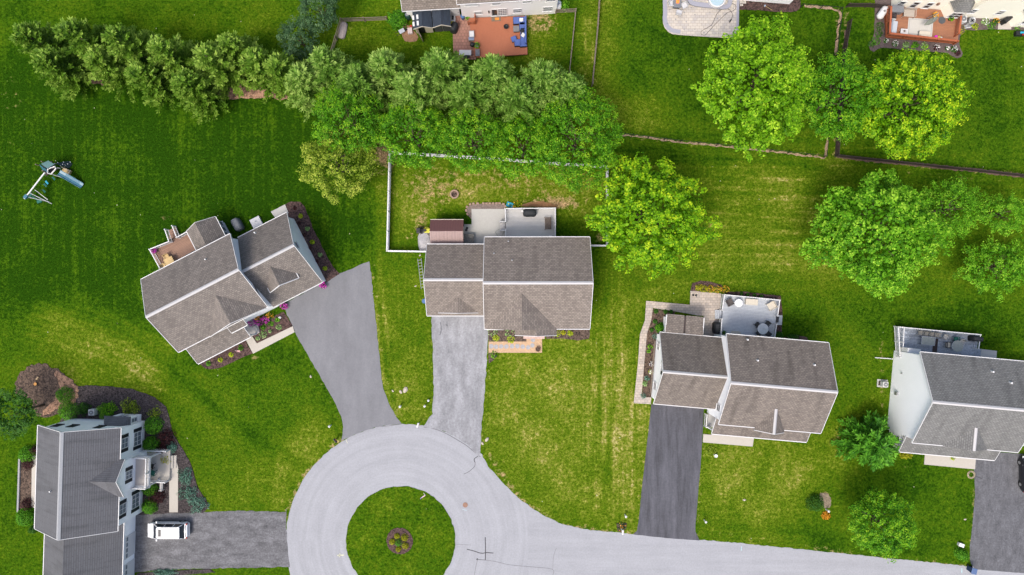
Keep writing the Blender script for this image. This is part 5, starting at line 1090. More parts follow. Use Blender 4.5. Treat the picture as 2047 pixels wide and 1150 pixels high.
def mailbox(label, px, rz, mat=WHITE, hh=1.1, L=.5):
    t = T('mailbox', label, 'mailbox', px, hh*.9, rz, z=0); t.part('post', mb(mat).box(0,0,0,.11,.11,hh+.05)); 
    pr = [(-.11,hh),(-.11,hh+.13),(-.08,hh+.2),(0,hh+.235),(.08,hh+.2),(.11,hh+.13),(.11,hh)]; b = t.part('box', mb(mat).prof('x', pr, -.2, L-.2)); mb(mat).prof('x', [(-.1,hh+.01),(-.1,hh+.13),(0,hh+.21),(.1,hh+.13),(.1,hh+.01)], L-.2, L-.17).build('door', b); mb(RED).box(0,.125,hh+.1,.16,.02,.05).build('flag', b); return t
mailbox('white mailbox between the two driveways at the turning circle', q1('N',962,100), R(-110)); mailbox('dark mailbox at the west side of the turning circle', q1('N',384,208), R(-50), BLACK, .95)
mailbox('white mailbox in a small flower bed by the road', q1('O',309,738), R(-93)); tuft('small yellow-flowered plant around the white roadside mailbox', *q1('O',302,706), 9, L_DARK, 240, .4, 80, flower=F_ORG, nf=22)
for i, (v, x, y, lb) in enumerate([('U',576,1036,'white lamp post left of the pair before the turning circle'),('U',694,1034,'white lamp post lying nearer the worn driveway'),('U',711,1008,'short white lamp stub at the edge of the worn driveway'),('O',330,625,'white driveway marker left of the dark driveway'),('O',912,665,'white driveway marker right of the dark driveway'),('N',348,110,'small white marker left of the wide driveway')]):
    lamp(lb, q1(v,x,y), .7 if i != 2 else .35, WHITE, 'marker_post', 'marker post')
for i, (v, x, y, r, lb) in enumerate([('U',600,958,.3,'longer pale rock on the grass strip between driveways'),('U',578,967,.18,'small pale rock beside the longer rock'),('U',540,962,.12,'round stone left of the two pale rocks'),('U',147,894,.14,'lone pale stone on the lawn below the angled house'),('N',1440,205,.22,'flat tan rock right of the worn driveway'),('N',1410,232,.16,'grey rock at the foot of the worn driveway'),('O',1198,510,.15,'pale stone in the middle of the front lawn'),('R',1147,783,.12,'pinkish stone near the right driveway'),('B',327,946,.11,'white stone below the picket fence'),('C',47,496,.1,'white stone left of the ladder')]):
    rr = random.Random(i+50); m = mb(M('pale_rock',(.55,.48,.4),.2,4)); rg = [[(r*s*math.cos(a)*(1.3+rr.uniform(-.2,.2)), r*s*math.sin(a)*(.8+rr.uniform(-.15,.15)), z) for a in [k*2*math.pi/9 for k in range(9)]] for s, z in ((1,0),(.95,r*.4),(.5,r*.75))]
    single('rock', m.loft(rg), lb, 'rock', q1(v,x,y), 0, rr.uniform(0,3), 'loose rocks on the lawns')

# things around the angled house
def chairb(label, px, h=0, rz=0, mat=WOOD_YL, w=.55, name='chair', group=None, seat=None, hb=.9, metal=False):
    t = T(name, label, 'chair', px, h+.45, rz, group, z=h); t.part('seat', mb(seat or mat).box(0,0,.42,w,w,.05)); b = mb(mat)
    b.box(0,w/2,hb-.08,w,.04,.08).box(0,w/2,.5,w,.03,.05)
    for i in range(5): b.box(-w/2+.06+i*(w-.12)/4, w/2, .5, .05, .025, hb-.5)
    t.part('backrest', b)
    for x in (-1,1):
        for y in (-1,1): t.part('leg', mb(mat).box(x*w*.46, y*w*.46, 0, .045, .045, .42 if y < 0 else hb-.05))
        t.part('armrest', mb(mat).box(x*w*.5, 0, .64, .05, w*.95, .035).box(x*w*.5,-w*.42,.42,.045,.045,.22))
    return t
def tableb(label, px, h=0, rz=0, L=1.2, W=.8, hh=.72, mat=WOOD_YL, top=None, rnd=False, name='table'):
    t = T(name, label, 'table', px, h+hh, rz, z=h); m = mb(top or mat)
    m.cyl(0,0,hh-.04,L/2,.04,28) if rnd else m.box(0,0,hh-.04,L,W,.04); t.part('tabletop', m)
    f = mb(mat)
    if rnd: f.lathe(0,0,[(L/2-.0,hh-.045),(L/2+.03,hh-.02),(L/2,hh+.005),(L/2-.04,hh-.02)],28)
    else:
        for y in (-1,1): f.box(0,y*W/2,hh-.06,L+.05,.06,.08)
        for x in (-1,1): f.box(x*L/2,0,hh-.06,.06,W-.06,.08)
    t.part('rim', f)
    for x in (-1,1):
        for y in (-1,1): t.part('leg', mb(mat).tube((x*L*.3*(1 if rnd else 1.45),y*(L if rnd else W)*(.3 if rnd else .42),0),(x*L*.22*(1 if rnd else 1.9),y*(L if rnd else W)*(.22 if rnd else .42),hh-.05),.025))
    return t
tableb('pale yellow wooden table on the brown deck', q1('A',236,432), .9, R(27), 1.0, .85); chairb('yellow wooden chair behind the wooden table', q1('A',222,405), .9, R(30)); chairb('yellow wooden chair half under the roof edge, left of the table', q1('A',200,462), .9, R(115))
pot('purple flowering pot at the corner of the brown deck', q1('A',150,368), .9, .22, .3, BLUEP, L_DARK, 3, 'flower_pot', F_MAG)
pot('magenta flower tub at the garage corner nearest the mulch bed', q1('A',1171,577), 0, .3, .4, WOOD_DK, L_DARK, 4, 'flower_tub', F_MAG); pot('magenta flower tub between porch and garage', q1('A',935,700), 0, .32, .4, WOOD_DK, L_DARK, 5, 'flower_tub', F_MAG)
t = T('equipment_pad', 'white square slab beside the garage wing behind the angled house', 'slab', q1('A',768,196), 0, R(27)); t.part('slab', mb(WHITE).box(0,0,0,1.2,1.1,.35), bevel=.03); t.part('vent_cap', mb(METAL).cyl(0,.1,.35,.07,.1,10))
for i, (x, y, n_) in enumerate([(738,800,'left'),(778,795,'middle'),(820,787,'right')]):
    tuft('%s clump of magenta flowers in the bed below the front porch corner' % n_, *q1('A',x,y), 9, L_DARK, 250+i, .7, 70, 'flower_clump', 'flowers', flower=F_MAG, nf=80)
tuft('orange flowers beside the magenta clumps under the eave', *q1('A',845,760), 8, L_DARK, 254, .7, 50, 'flower_clump', 'flowers', flower=F_ORG, nf=40)
tuft('small orange flowers between the magenta clumps', *q1('A',772,778), 6, L_DARK, 255, .9, 40, 'flower_clump', 'flowers', flower=F_ORG, nf=30)
for i, (x, y, r, mt, lb) in enumerate([(1030,157,4.5,L_LIME,'lime tuft nearest the back of the dark red bed'),(1072,234,4.5,L_PALE,'first pale grey-green plant from the back in the dark red bed'),(1101,315,4.5,L_LIME,'lime tuft in the middle of the dark red bed'),(1148,391,4.5,L_PALE,'second pale grey-green plant from the back in the dark red bed'),(1177,475,4.5,L_LIME,'lime tuft nearest the driveway in the dark red bed'),
    (805,830,6,L_BOX,'small green shrub at the porch end of the walk bed'),(849,808,6,L_BOX,'small green shrub in the middle of the walk bed'),(890,785,5,L_BOX,'small green shrub nearest the garage in the walk bed'),(897,830,6,L_PALE,'pale leafy plant at the walk edge'),(805,876,8,L_PALE,'broad pale hosta beside the front walk'),(770,898,4,L_PALE,'small pale plant in the bed corner by the walk'),(845,855,3,L_PALE,'tiny pale sprout in the walk bed'),
    (668,955,6,L_BOX,'round green shrub at the walk end of the lower bed'),(609,996,5,L_LIME,'lime plant beside the pink flag in the lower bed'),(544,1028,5,L_LIME,'lime plant second from the west in the lower bed'),(474,1050,5,L_BOX,'dark green shrub at the west end of the lower bed')]):
    tuft(lb, *q1('A',x,y), r, mt, 260+i, .35, 70, 'bed_plant', group='plants in the beds of the angled house')
for i, (x, y) in enumerate([(995,110),(1022,200),(1052,272),(1085,352),(1128,432)]):
    tuft('%s small dark red plant from the back of the long mulch bed' % ORD[i], *q1('A',x,y), 4, L_RED, 280+i, .3, 40, 'bed_plant', group='dark red plants in the long mulch bed')
t = T('garden_flag', 'small pink flag on a post below the porch roof', 'flag', q1('A',648,975), .5, z=0); t.part('pole', mb(WHITE).tube((0,0,0),(0,.1,1.1),.02)); t.part('cloth', mb(M('pink_cloth',(.7,.42,.42),.3,10)).prism([(.0,.0),(.45,-.12),(.4,.12),(.02,.1)],.7,.74))
t = T('garden_ornament', 'small white ornament in the walk bed near the garage', 'ornament', q1('A',905,772), .3, z=0); t.part('body', mb(WHITE).lathe(0,0,[(.1,0),(.14,.15),(.07,.35),(.01,.42)],10)); t.part('wings', mb(WHITE).prism([(-.2,0),(0,-.08),(.2,.05),(0,.12)],.3,.33))

# right middle house
def umbrella_table(label, px, h, L):
    t = tableb(label, px, h, 0, L, L, .72, M('white_metal',(.7,.7,.72),.05,3), M('frosted_glass',(.6,.63,.66),.12,4,.2), True); t.part('umbrella_pole', mb(METAL).cyl(0,0,.3,.025,1.0,8)); return t
umbrella_table('round white glass table with a centre pole on the blue-grey deck', q1('D',880,376), .7, 1.2)
tableb('small round white table at the back of the blue-grey deck', q1('D',725,211), .7, 0, .9, .9, .6, WHITE, M('white_top',(.72,.72,.75),.05,3), True)
for i, (x, y, a, lb) in enumerate([(843,350,40,'upper left'),(907,343,-40,'upper right'),(850,404,130,'lower left'),(910,408,-130,'lower right')]):
    chairb('%s black metal chair at the round glass table' % lb, q1('D',x,y), .7, R(a), BLACK, .5, 'metal_chair', 'black metal chairs at the round table', seat=M('black_mesh',(.05,.055,.06),.5,12))
chairb('dark reclining chair in the upper left corner of the blue-grey deck', q1('D',667,206), .7, R(120), M('dark_brown_frame',(.1,.085,.08),.3,4), .75, 'deck_chair'); chairb('cream cushioned chair in the upper right corner of the blue-grey deck', q1('D',934,229), .7, R(-60), CREAM, .85, 'cushioned_chair')
t = T('storage_bench', 'cream storage bench against the back rail of the deck', 'bench', q1('D',803,204), .9, R(-5), z=.7); t.part('body', mb(CREAM).box(0,0,0,1.35,.65,.45), bevel=.03); t.part('lid', mb(CREAM).box(0,0,.45,1.4,.7,.07), bevel=.02)
single('door_mat', mb(BEIGE).prism([(-.6,-.22),(.6,-.22),(.6,.1),(.4,.24),(-.4,.24),(-.6,.1)],0,.02), 'beige rounded mat by the house wall on the blue-grey deck', 'mat', q1('D',705,402), .705, R(-5))
single('door_mat', mb(BLACK).box(0,0,0,.35,.7,.02), 'black mat at the top of the deck side steps', 'mat', q1('D',971,316), .705, R(-5))
pot('small dark pot with a plant beside the house on the blue-grey deck', q1('D',628,402), .7, .18, .3, BLACK, L_DARK, 8); pot('left one of two tiny black pots on the paver patio', q1('D',433,161), .05, .12, .2, BLACK); pot('right one of two tiny black pots on the paver patio', q1('D',451,162), .05, .12, .2, BLACK)
shrub('rounded green shrub at the inner corner of the garden path', *q1('D',227,372), 11, L_BOX, 300, hgt=.9, n=1000)
for i, (x, y, r, lb) in enumerate([(198,264,5,'small shrub in the top corner of the garage garden bed'),(258,267,5,'small shrub next to the covered entry, top of the garden bed'),(293,267,4.5,'tiny shrub against the covered entry'),(192,328,5,'small dark shrub left of the covered entry'),(170,383,4.5,'small dark shrub left of the rounded shrub')]):
    shrub(lb, *q1('D',x,y), r, L_DARK, 301+i, hgt=.4, n=260, name='small_shrub')
for i, (x, y, r, mt, lb) in enumerate([(160,490,5,L_GREEN,'leafy plant high in the garage garden bed'),(150,518,4,L_BOX,'small green plant below the first trellis post'),(165,652,5,L_LIME,'yellowish plant in the middle of the garage garden bed'),(140,692,5,L_JUN,'bluish plant in the lower garden bed'),(125,725,6,L_PALE,'pale plant at the path side of the lower garden bed'),(115,803,6,L_JUN,'blue-green plant at the bottom of the garden bed'),(190,425,6,L_JUN,'plant with blue pot beside the garage corner'),(168,600,5,L_RED,'reddish plant against the garage trellis')]):
    tuft(lb, *q1('D',x,y), r, mt, 310+i, .4, 60, 'bed_plant', group='plants in the garage garden bed', flower=F_WHT if i in (2,7) else None, nf=8)
t_ = fence('low wooden trellis beside the garage wall', q('D','188,452 174,600 160,785'), .8, WOOD, q1('D',176,600), gap=0, rails=(.5,.9), step=2, post=.06, name='trellis', cap=False); t_.e['category'] = 'trellis'
for i, (x, y, r, mt, fl, lb) in enumerate([(470,112,7,L_GOLD,None,'golden shrub at the left end of the raised bed'),(500,118,8,L_GOLD,None,'second golden shrub in the raised bed'),(545,120,8,L_GOLD,F_ORG,'golden shrub with few orange flowers in the raised bed'),(592,124,8,L_GOLD,F_ORG,'orange flowering shrub in the raised bed'),(642,122,8,L_GOLD,F_ORG,'orange flowering shrub at the deck end of the raised bed')]):
    tuft(lb, *q1('D',x,y), r, mt, 320+i, .6, 110, 'flowering_shrub', 'shrub', 'shrubs in the raised bed', flower=fl, nf=10 if i == 2 else 22)
for i, x in enumerate((743,783,825,870)): shrub('%s tiny dark shrub from the west behind the blue-grey deck' % ORD[i], *q1('D',x,152+i*5), 4, L_DARK, 330+i, hgt=.35, n=160, name='small_shrub', group='tiny shrubs behind the deck')
shrub('dark green shrub right of the blue-grey deck by the house', *q1('D',985,420), 9, L_DARK, 335, hgt=.7, n=600); shrub('low green shrub under the back eave right of the deck', *q1('D',1075,428), 12, L_DARK, 336, hgt=.6, ry=6, n=600)
tuft('rose bush with yellow leaves right of the dark driveway', *q1('O',958,160), 11, L_OLIVE, 340, .6, 140, 'rose_bush', 'shrub'); 
t = T('birdbath', 'small white birdbath beside the rose bush', 'birdbath', q1('O',990,188), .4, z=0); t.part('bowl', mb(WHITE).lathe(0,0,[(.05,.45),(.2,.52),(.17,.52),(.02,.48)],14)); t.part('pedestal', mb(WHITE).lathe(0,0,[(.14,0),(.06,.08),(.05,.45)],12))
shrub('dark green clipped ball shrub on the front lawn boundary', *q1('R',172,682), 18, L_DARK, 341, hgt=1.5, n=1800, leaf=.1)
shrub('orange flowering mound below the clipped ball shrub', *q1('R',238,762), 9, leafmat('leaves_orange',(.3,.12,.01),(.6,.28,.02),(.75,.42,.05)), 342, hgt=.45, n=450)
lamp('white lamp head between the ball shrub and the orange mound', q1('R',243,724), .7)
shrub('clipped cone-shaped green shrub at the right driveway mouth', *q1('R',1135,1020), 16, L_BOX, 343, hgt=1.0, ry=12, rz=R(-50), n=1300)
t = T('garden_box', 'white utility box behind the shrub near the right driveway', 'utility box', q1('R',1122,952), .3, R(-20), z=0); t.part('body', mb(WHITE).box(0,0,0,.6,.38,.35), bevel=.03); t.part('lid', mb(WHITE).box(0,0,.35,.64,.42,.06), bevel=.02)
t = T('rubbish_bin', 'blue wheeled bin standing at the road edge by the right driveway', 'bin', q1('R',1190,1115), .6, R(-15), z=.02)
t.part('body', mb(M('navy_bin',(.03,.06,.14),.1,3)).loft([[(-s*.27,-s*.27,z),(s*.27,-s*.27,z),(s*.27,s*.3,z),(-s*.27,s*.3,z)] for s, z in ((.8,0.05),(1.05,1.0))])); t.part('lid', mb(M('blue_bin_lid',(.10,.16,.32),.1,3)).box(0,.02,1.0,.64,.68,.07), bevel=.02)
for x in (-.25,.25): t.part('wheel', mb(TYRE).tube((x-.03,.3,.12),(x+.03,.3,.12),.12,.12,12))
t = T('air_conditioner', 'white air conditioner on a concrete pad by the blank white wall', 'air conditioner', q1('E',341,482), .5, R(-5), z=.06)
def ac(t, s=.62, mat=M('ac_white',(.66,.66,.66),.05,3)): t.part('cabinet', mb(mat).box(0,0,0,s,s,.75), bevel=.04); t.part('fan_grille', mb(METAL).lathe(0,0,[(s*.42,.75),(s*.42,.78),(s*.36,.78),(s*.34,.755)],20)); t.part('fan', mb(GREYC).cyl(0,0,.752,s*.33,.01,18).use(mat).cyl(0,0,.765,.08,.02,10))
ac(t); single('metal_cover', mb(WOOD_DK).box(0,0,0,.45,.5,.15), 'flat brown box on the pad beside the air conditioner', 'box', q1('E',313,475), .06, R(-5))
t = T('drain_pipe', 'white drain pipe lying out from the house corner onto the lawn', 'pipe', q1('E',330,300), .12, R(-4), z=0); t.part('pipe', mb(WHITE).tube((-.9,0,.1),(.95,0,.3),.055,.055,10)); t.part('elbow', mb(WHITE).tube((.9,0,.08),(.9,0,.5),.07,.07,10))
t = tableb('rectangular glass table on the weathered deck', q1('E',647,180), .7, R(-6), 1.55, .95, .72, METAL, M('glass_green_grey',(.36,.38,.34),.2,3,.15))
for i, (x, y) in enumerate([(592,124),(635,130),(674,135),(711,140)]): chairb('%s taupe sling chair from the left along the back rail of the weathered deck' % ORD[i], q1('E',x,y), .7, R(-6), TAUPE, .5, 'sling_chair', 'taupe sling chairs by the glass table')
chairb('pale sling chair turned beside the row of sling chairs', q1('E',768,152), .7, R(-25), CONC, .5, 'sling_chair')
tableb('round glass table on the weathered deck', q1('E',852,217), .7, 0, 1.3, 1.3, .72, METAL, M('glass_green_grey',(.36,.38,.34),.2,3), True)
chairb('chair with beige cushion left of the round glass table', q1('E',782,208), .7, R(88), BLACK, .6, 'cushioned_chair', seat=CREAM); chairb('green chair above the round glass table', q1('E',842,167), .7, R(0), GREENP, .5, 'green_chair'); chairb('pale chair upper right of the round glass table', q1('E',882,186), .7, R(-35), CONC, .5, 'pale_chair')
single('deck_runner', mb(WOOD_DK).box(0,0,0,.55,1.6,.015), 'dark brown runner strip across the weathered deck', 'rug', q1('E',695,212), .705, R(-6))
t = T('planter', 'round black planter in the lower left corner of the weathered deck', 'planter', q1('E',487,277), .9, z=.7); t.part('pot', mb(BLACK).lathe(0,0,[(.2,0),(.26,.35),(.18,.36),(.15,.2),(.01,.2)],16)); t.part('soil', mb(GRAVEL).cyl(0,0,.2,.16,.03,12))
pave(q('E','985,233 1122,250 1118,312 975,298'), CONC, 'concrete pad at the side of the weathered deck', name='concrete_pad')
shrub('yellow-green shrub at the porch corner of the right house', *q1('E',500,978), 13, L_GOLD, 350, hgt=.7, ry=8, n=700, amp=.15); tuft('small yellow-green plant behind the front walk of the right house', *q1('E',820,996), 6, L_LIME, 351, .3, 60)
t = T('hose_ring', 'ring of coiled pale hose on bare ground by the right driveway', 'hose', q1('E',947,1113), .05, z=0)
for k in range(4): t.part('coil', mb(M('hose_tan',(.5,.42,.28),.1,4)).path([((.30+.055*k)*math.cos(a), (.30+.055*k)*math.sin(a), .03) for a in [i*.3 for i in range(22)]], .022, 5), smooth=True)
t.part('stake', mb(BLACK).tube((-.1,.05,0),(.7,-.2,.9),.02))

# white colonial lower left
for i, (x, y, r, mt, hh, nn, lb) in enumerate([(775,388,19,L_BOX,1.5,2000,'round clipped green shrub at the north corner of the white facade'),(765,485,17,L_BOX,1.4,1800,'second round clipped green shrub from the north along the white facade'),(757,708,16,L_BOX,1.2,1600,'round clipped green shrub just south of the porch'),(757,803,16,L_BOX,1.2,1600,'southernmost round clipped shrub beside the patchy driveway'),
    (540,308,17,L_GREEN,1.3,1600,'loose round shrub right of the air conditioner'),(415,302,13,L_DARK,1.2,1200,'dark round shrub left of the air conditioner'),(660,298,18,L_OLIVE,1.1,1300,'loose olive shrub near the bay roof'),(320,232,17,L_BOX,1.6,1500,'upright green shrub at the top of the left shrub group'),(338,312,20,L_BOX,1.5,1800,'broad green shrub at the house corner of the wood chip bed'),
    (845,450,18,L_RED,1.0,1300,'dark red-leaved shrub between the green balls and the gravel'),(800,752,16,L_RED,.9,1100,'dark red-leaved shrub south of the porch'),(825,508,13,L_RED,.8,700,'smaller dark red shrub north of the porch'),(875,500,11,L_JUN,.7,600,'blue-green spiky shrub next to the dark red shrub'),(785,322,12,L_OLIVE,.9,420,'sparse brownish shrub above the clipped balls'),(842,560,12,L_GOLD,.8,500,'small golden-brown shrub beside the porch steps'),
    (128,535,17,L_BOX,1.3,1500,'round green shrub at the north end of the bed behind the white house'),(138,582,12,L_RED,.9,800,'dark red shrub below the round green shrub behind the house'),(130,790,12,L_RED,.9,800,'dark red shrub at the south end of the bed behind the house'),(118,858,20,L_BOX,1.3,1700,'green shrub south of the bed behind the house'),(165,920,8,L_DARK,.8,500,'dark shrub tight against the back eave'),(178,510,9,L_RED,.9,500,'dark red shrub half hidden by the back eave')]):
    shrub(lb, *q1('F',x,y), r, mt, 360+i, hgt=hh, n=nn, name='garden_shrub' if mt not in (L_BOX,) else 'round_shrub', amp=.04 if mt is L_BOX else .14, group='shrubs around the white house')
for i, (x, y, r, ry, lb) in enumerate([(945,650,16,20,'blue-green spreading juniper, northern one right of the concrete walk'),(960,735,20,18,'blue-green spreading juniper in the middle of its row'),(1010,790,20,17,'blue-green spreading juniper nearest the driveway'),(835,1138,24,7,'low blue-green juniper along the bottom edge of the driveway')]):
    shrub(lb, *q1('F',x,y), r, L_JUN, 390+i, hgt=.5, ry=ry, n=1100, amp=.2, name='juniper', group='spreading junipers')
t = T('air_conditioner', 'white air conditioner in the dark gravel bed behind the white house', 'air conditioner', q1('F',473,317), .5, 0, z=.04); ac(t, .7)
t = T('tree_stump', 'freshly cut pale orange tree stump on the wood chips', 'stump', q1('F',183,173), .15, z=0); t.part('stump', mb(BARK).cyl(0,0,0,.24,.25,12,.2)); t.part('cut_face', mb(M('cut_wood',(.75,.36,.1),.15,8)).cyl(0,0,.25,.19,.01,12)); 
single('cut_log', mb(M('cut_wood_pale',(.62,.45,.26),.2,6)).tube((0,0,.1),(.25,.3,.12),.09,.08,8), 'small cut log lying above the stump', 'log', q1('F',188,150), 0)
t = bench('small pale garden bench on the gravel beside the concrete walk', q1('F',825,695), .03, R(-92), .95, .4, M('white_stone',(.6,.58,.56),.1,3), name='garden_bench')
chairb('green-striped folding chair on the white porch', q1('F',778,628), .45, R(75), GREENP, .6, 'folding_chair'); chairb('dark chair at the back of the white porch', q1('F',772,592), .45, R(75), BLACK, .55, 'porch_chair')

# vehicles
def suv(label, px, rz, paint, L=4.7, W=1.88, name='parked_car', sun=True):
    t = T(name, label, 'car', px, .85, rz, z=.025); hl, hw = L/2, W/2
    def ring(x, wf, zb, zt, tw=.93):
        w_ = hw*wf; return [(x,-w_*.94,zb),(x,-w_,zb+.25),(x,-w_,zt-.22),(x,-w_*tw,zt),(x,0,zt+.03),(x,w_*tw,zt),(x,w_,zt-.22),(x,w_,zb+.25),(x,w_*.94,zb)]
    t.part('body', mb(paint).loft([ring(-hl,.80,.42,.86),ring(-hl+.07,.90,.32,.98),ring(-hl+.3,.98,.25,1.02),ring(-.6,1,.22,1.02),ring(1.3,1,.22,1.0),ring(1.55,.985,.22,.985),ring(hl-.55,.97,.25,.90),ring(hl-.18,.88,.3,.80),ring(hl-.03,.74,.36,.72),ring(hl,.62,.42,.64)]), smooth=False, bevel=.06)
    def fr(x0, x1, wf, z, n=0): return [(x0,-hw*wf,z),(x1,-hw*wf,z),(x1,hw*wf,z),(x0,hw*wf,z)]
    t.part('windows', mb(GLASS).loft([fr(-hl+.28,1.55,.91,.99), fr(-hl+.70,.85,.72,1.58)]))
    ro = [[(x,y*hw,z) for x, y in ((-hl+.62,-.64),(-hl+.74,-.73),(.76,-.73),(.92,-.58),(.92,.58),(.76,.73),(-hl+.74,.73),(-hl+.62,.64))] for z in (1.555,1.615)]
    ro.append([(a*.985,b*.94,1.645) for a, b, c in ro[1]]); r_ = t.part('roof', mb(paint).loft(ro))
    if sun: mb(GLASS).box(.5,0,1.635,.34,.85,.02).build('sunroof', r_)
    for s in (-1,1):
        mb(METAL).bar((-hl+.9,s*hw*.66,1.69),(.4,s*hw*.66,1.69),.05,.04).build('roof_rail', r_)
        for x0, x1 in ((1.5,.83),(-hl+.34,-hl+.7)): t.part('pillar', mb(paint).bar((x0,s*hw*.885,1.0),(x1,s*hw*.74,1.59),.07,.06))
        t.part('pillar', mb(paint).bar((.1,s*hw*.90,1.0),(.05,s*hw*.745,1.58),.09,.04)); t.part('pillar', mb(paint).bar((-.95,s*hw*.90,1.0),(-.98,s*hw*.745,1.58),.12,.04))
        t.part('mirror', mb(paint).box(1.15,s*(hw+.1),.95,.16,.22,.16), bevel=.03)
        t.part('headlight', mb(M('lamp_glass',(.7,.73,.76),.1,3,.1)).box(hl-.2,s*hw*.70,.66,.3,.3,.14), bevel=.04); t.part('taillight', mb(RED).box(-hl+.1,s*hw*.83,.75,.14,.18,.3), bevel=.03)
        for x in (-hl+.85, hl-.9):
            w_ = t.part('wheel', mb(METAL).tube((x,s*(hw-.12),.34),(x,s*(hw+.005),.34),.2,.19,16)); mb(TYRE).tube((x,s*(hw-.2),.34),(x,s*(hw-.005),.34),.34,.34,20).build('tyre', w_)
    t.part('bumper', mb(paint).box(-hl+.0,0,.38,.12,W*.8,.25), bevel=.04); t.part('wiper', mb(BLACK).bar((1.5,-.1,1.06),(1.25,.45,1.22),.02,.02)); t.part('grille', mb(BLACK).box(hl-.02,0,.45,.05,.9,.18)); t.part('rear_glass_trim', mb(BLACK).box(-hl+.2,0,1.0,.08,W*.7,.03))
    return t
suv('white sport utility car parked on the patchy driveway', q1('F',855,922), R(180), CARW, 4.75)
suv('black car parked on the right driveway, mostly beyond the picture edge', (2060,948), R(92), CARK, 4.3, 1.8, sun=False)
t = T('kick_scooter', 'child\'s pink and white scooter lying at the island edge', 'scooter', q1('N',1000,600), .05, z=.05); t.part('deck', mb(M('pale_pink',(.75,.55,.5),.05,3)).bar((-.25,-.15,.08),(.18,.12,.08),.11,.04)); t.part('stem', mb(WHITE).tube((.18,.12,.1),(0.02,.42,.12),.025)); t.part('handlebar', mb(M('lilac_grip',(.35,.25,.6),.1,3)).tube((-.38,-.3,.1),(-.22,-.08,.12),.035))
for p in ((-.28,-.17),(.2,.15)): t.part('wheel', mb(BLACK).tube((p[0],p[1],.02),(p[0],p[1],.07),.07,.07,12))
for i, (x, y, r, mt, lb) in enumerate([(822,928,8,L_BOX,'dark green centre ball of the island planting'),(813,880,6,L_GOLD,'yellow-green ball north-west in the island ring'),(866,892,8,L_GOLD,'largest yellow ball north-east in the island ring'),(870,948,7,L_GOLD,'olive ball south-east in the island ring'),(823,972,6,L_GOLD,'yellow ball at the south of the island ring'),(780,920,6.5,L_GOLD,'yellow ball at the west of the island ring')]):
    shrub(lb, *q1('N',x,y), r, mt, 410+i, hgt=.7 if i == 0 else .5, n=500, leaf=.08, z=.06, group='clipped balls on the island')
#@@
# ---------------------------------------------------------------- top yards
def cushion(m, x, y, z, w, d, h, rz=0): m.box(x, y, z, w, d, h, rz)
t = T('sectional_sofa', 'blue cushioned outdoor sectional along the right side of the orange-brown deck', 'sofa', q1('G',1590,230), .45, R(3.4), z=.45)
lf = lambda x, y: t.L(q1('G',x,y), .85)
for i, (x, y, w_, d_) in enumerate([(1545,160,.75,.8),(1590,165,.7,.95),(1592,205,.7,.9),(1598,250,.7,.9),(1600,290,.7,.9),(1598,340,.8,.75),(1555,335,.75,.75)]):
    a, b = lf(x,y); t.part('seat_frame', mb(BLACK).box(a,b,0,w_+.06,d_+.04,.28)); t.part('cushion', mb(BLUE).box(a,b,.28,w_,d_,.16), bevel=.05)
for x, y0, y1 in ((1616,135,350),): 
    a, b = lf(x,y0); c, d = lf(x,y1); t.part('backrest', mb(BLUE).bar((a,b,.6),(c,d,.6),.2,.45), bevel=.05)
for i, (x, y) in enumerate([(1583,158),(1590,245),(1597,278)]):
    a, b = lf(x,y); single('throw_pillow', mb(WHITE if i != 1 else BLACK).box(0,0,0,.45,.42,.14,.5*i), ['white pillow at the top of the blue sectional','dark patterned pillow in the middle of the blue sectional','white pillow in the lower part of the blue sectional'][i], 'pillow', q1('G',x,y), .89, bevel=.05, group='pillows on the blue sectional')
t = T('footstool', 'blue cushioned footstool left of the sectional sofa', 'footstool', q1('G',1525,308), .7, R(20), z=.45); t.part('frame', mb(BLACK).box(0,0,0,.6,.6,.25)); t.part('cushion', mb(BLUE).box(0,0,.25,.62,.62,.14), bevel=.05)
t = T('coffee_table', 'dark grey square coffee table beside the blue sectional', 'table', q1('G',1543,228), .8, R(3), z=.45); t.part('tabletop', mb(GREYC).box(0,0,.36,.7,.7,.06), bevel=.02); t.part('frame', mb(BLACK).box(0,0,0,.6,.6,.36))
t = T('fire_bowl', 'small round black fire bowl in the middle of the orange-brown deck', 'fire bowl', q1('G',1463,212), .7, z=.45); t.part('bowl', mb(BLACK).lathe(0,0,[(.1,.1),(.28,.3),(.3,.34),(.24,.34),(.05,.2)],18)); t.part('stand', mb(BLACK).cyl(0,0,0,.14,.1,12))
single('door_mat', mb(M('mat_brown',(.2,.16,.12),.3,5)).box(0,0,0,1.1,.55,.02).use(ORANGE).box(.1,0,.02,.5,.3,.01), 'brown doormat with orange centre before the patio door', 'mat', q1('G',1385,150), .455, R(3))
t = tableb('white topped side table on the paver edge of the deck', q1('G',1192,268), .05, R(3), .55, .7, .75, METAL, WHITE); 
t = T('cushion_chair', 'blue chair below the white topped side table', 'chair', q1('G',1190,308), .4, R(0), z=.05); t.part('seat', mb(M('pale_blue_fabric',(.25,.32,.5),.1,3)).box(0,0,.3,.65,.5,.12), bevel=.04); t.part('backrest', mb(METAL).box(-.0,-.28,.3,.65,.06,.5)); t.part('frame', mb(METAL).box(0,0,0,.55,.4,.3))
t = T('kettle_grill', 'black kettle grill beside the potted greenery on the paver patio', 'grill', q1('G',1198,352), .8, z=.05); t.part('bowl', mb(BLACK).ball(0,0,.75,.3,.3,.28,16,8), smooth=True); t.part('side_table', mb(BLACK).box(.35,.05,.75,.35,.3,.04))
for a in (0,2.1,4.2): t.part('leg', mb(BLACK).tube((.1*math.cos(a),.1*math.sin(a),.5),(.3*math.cos(a),.3*math.sin(a),0),.02))
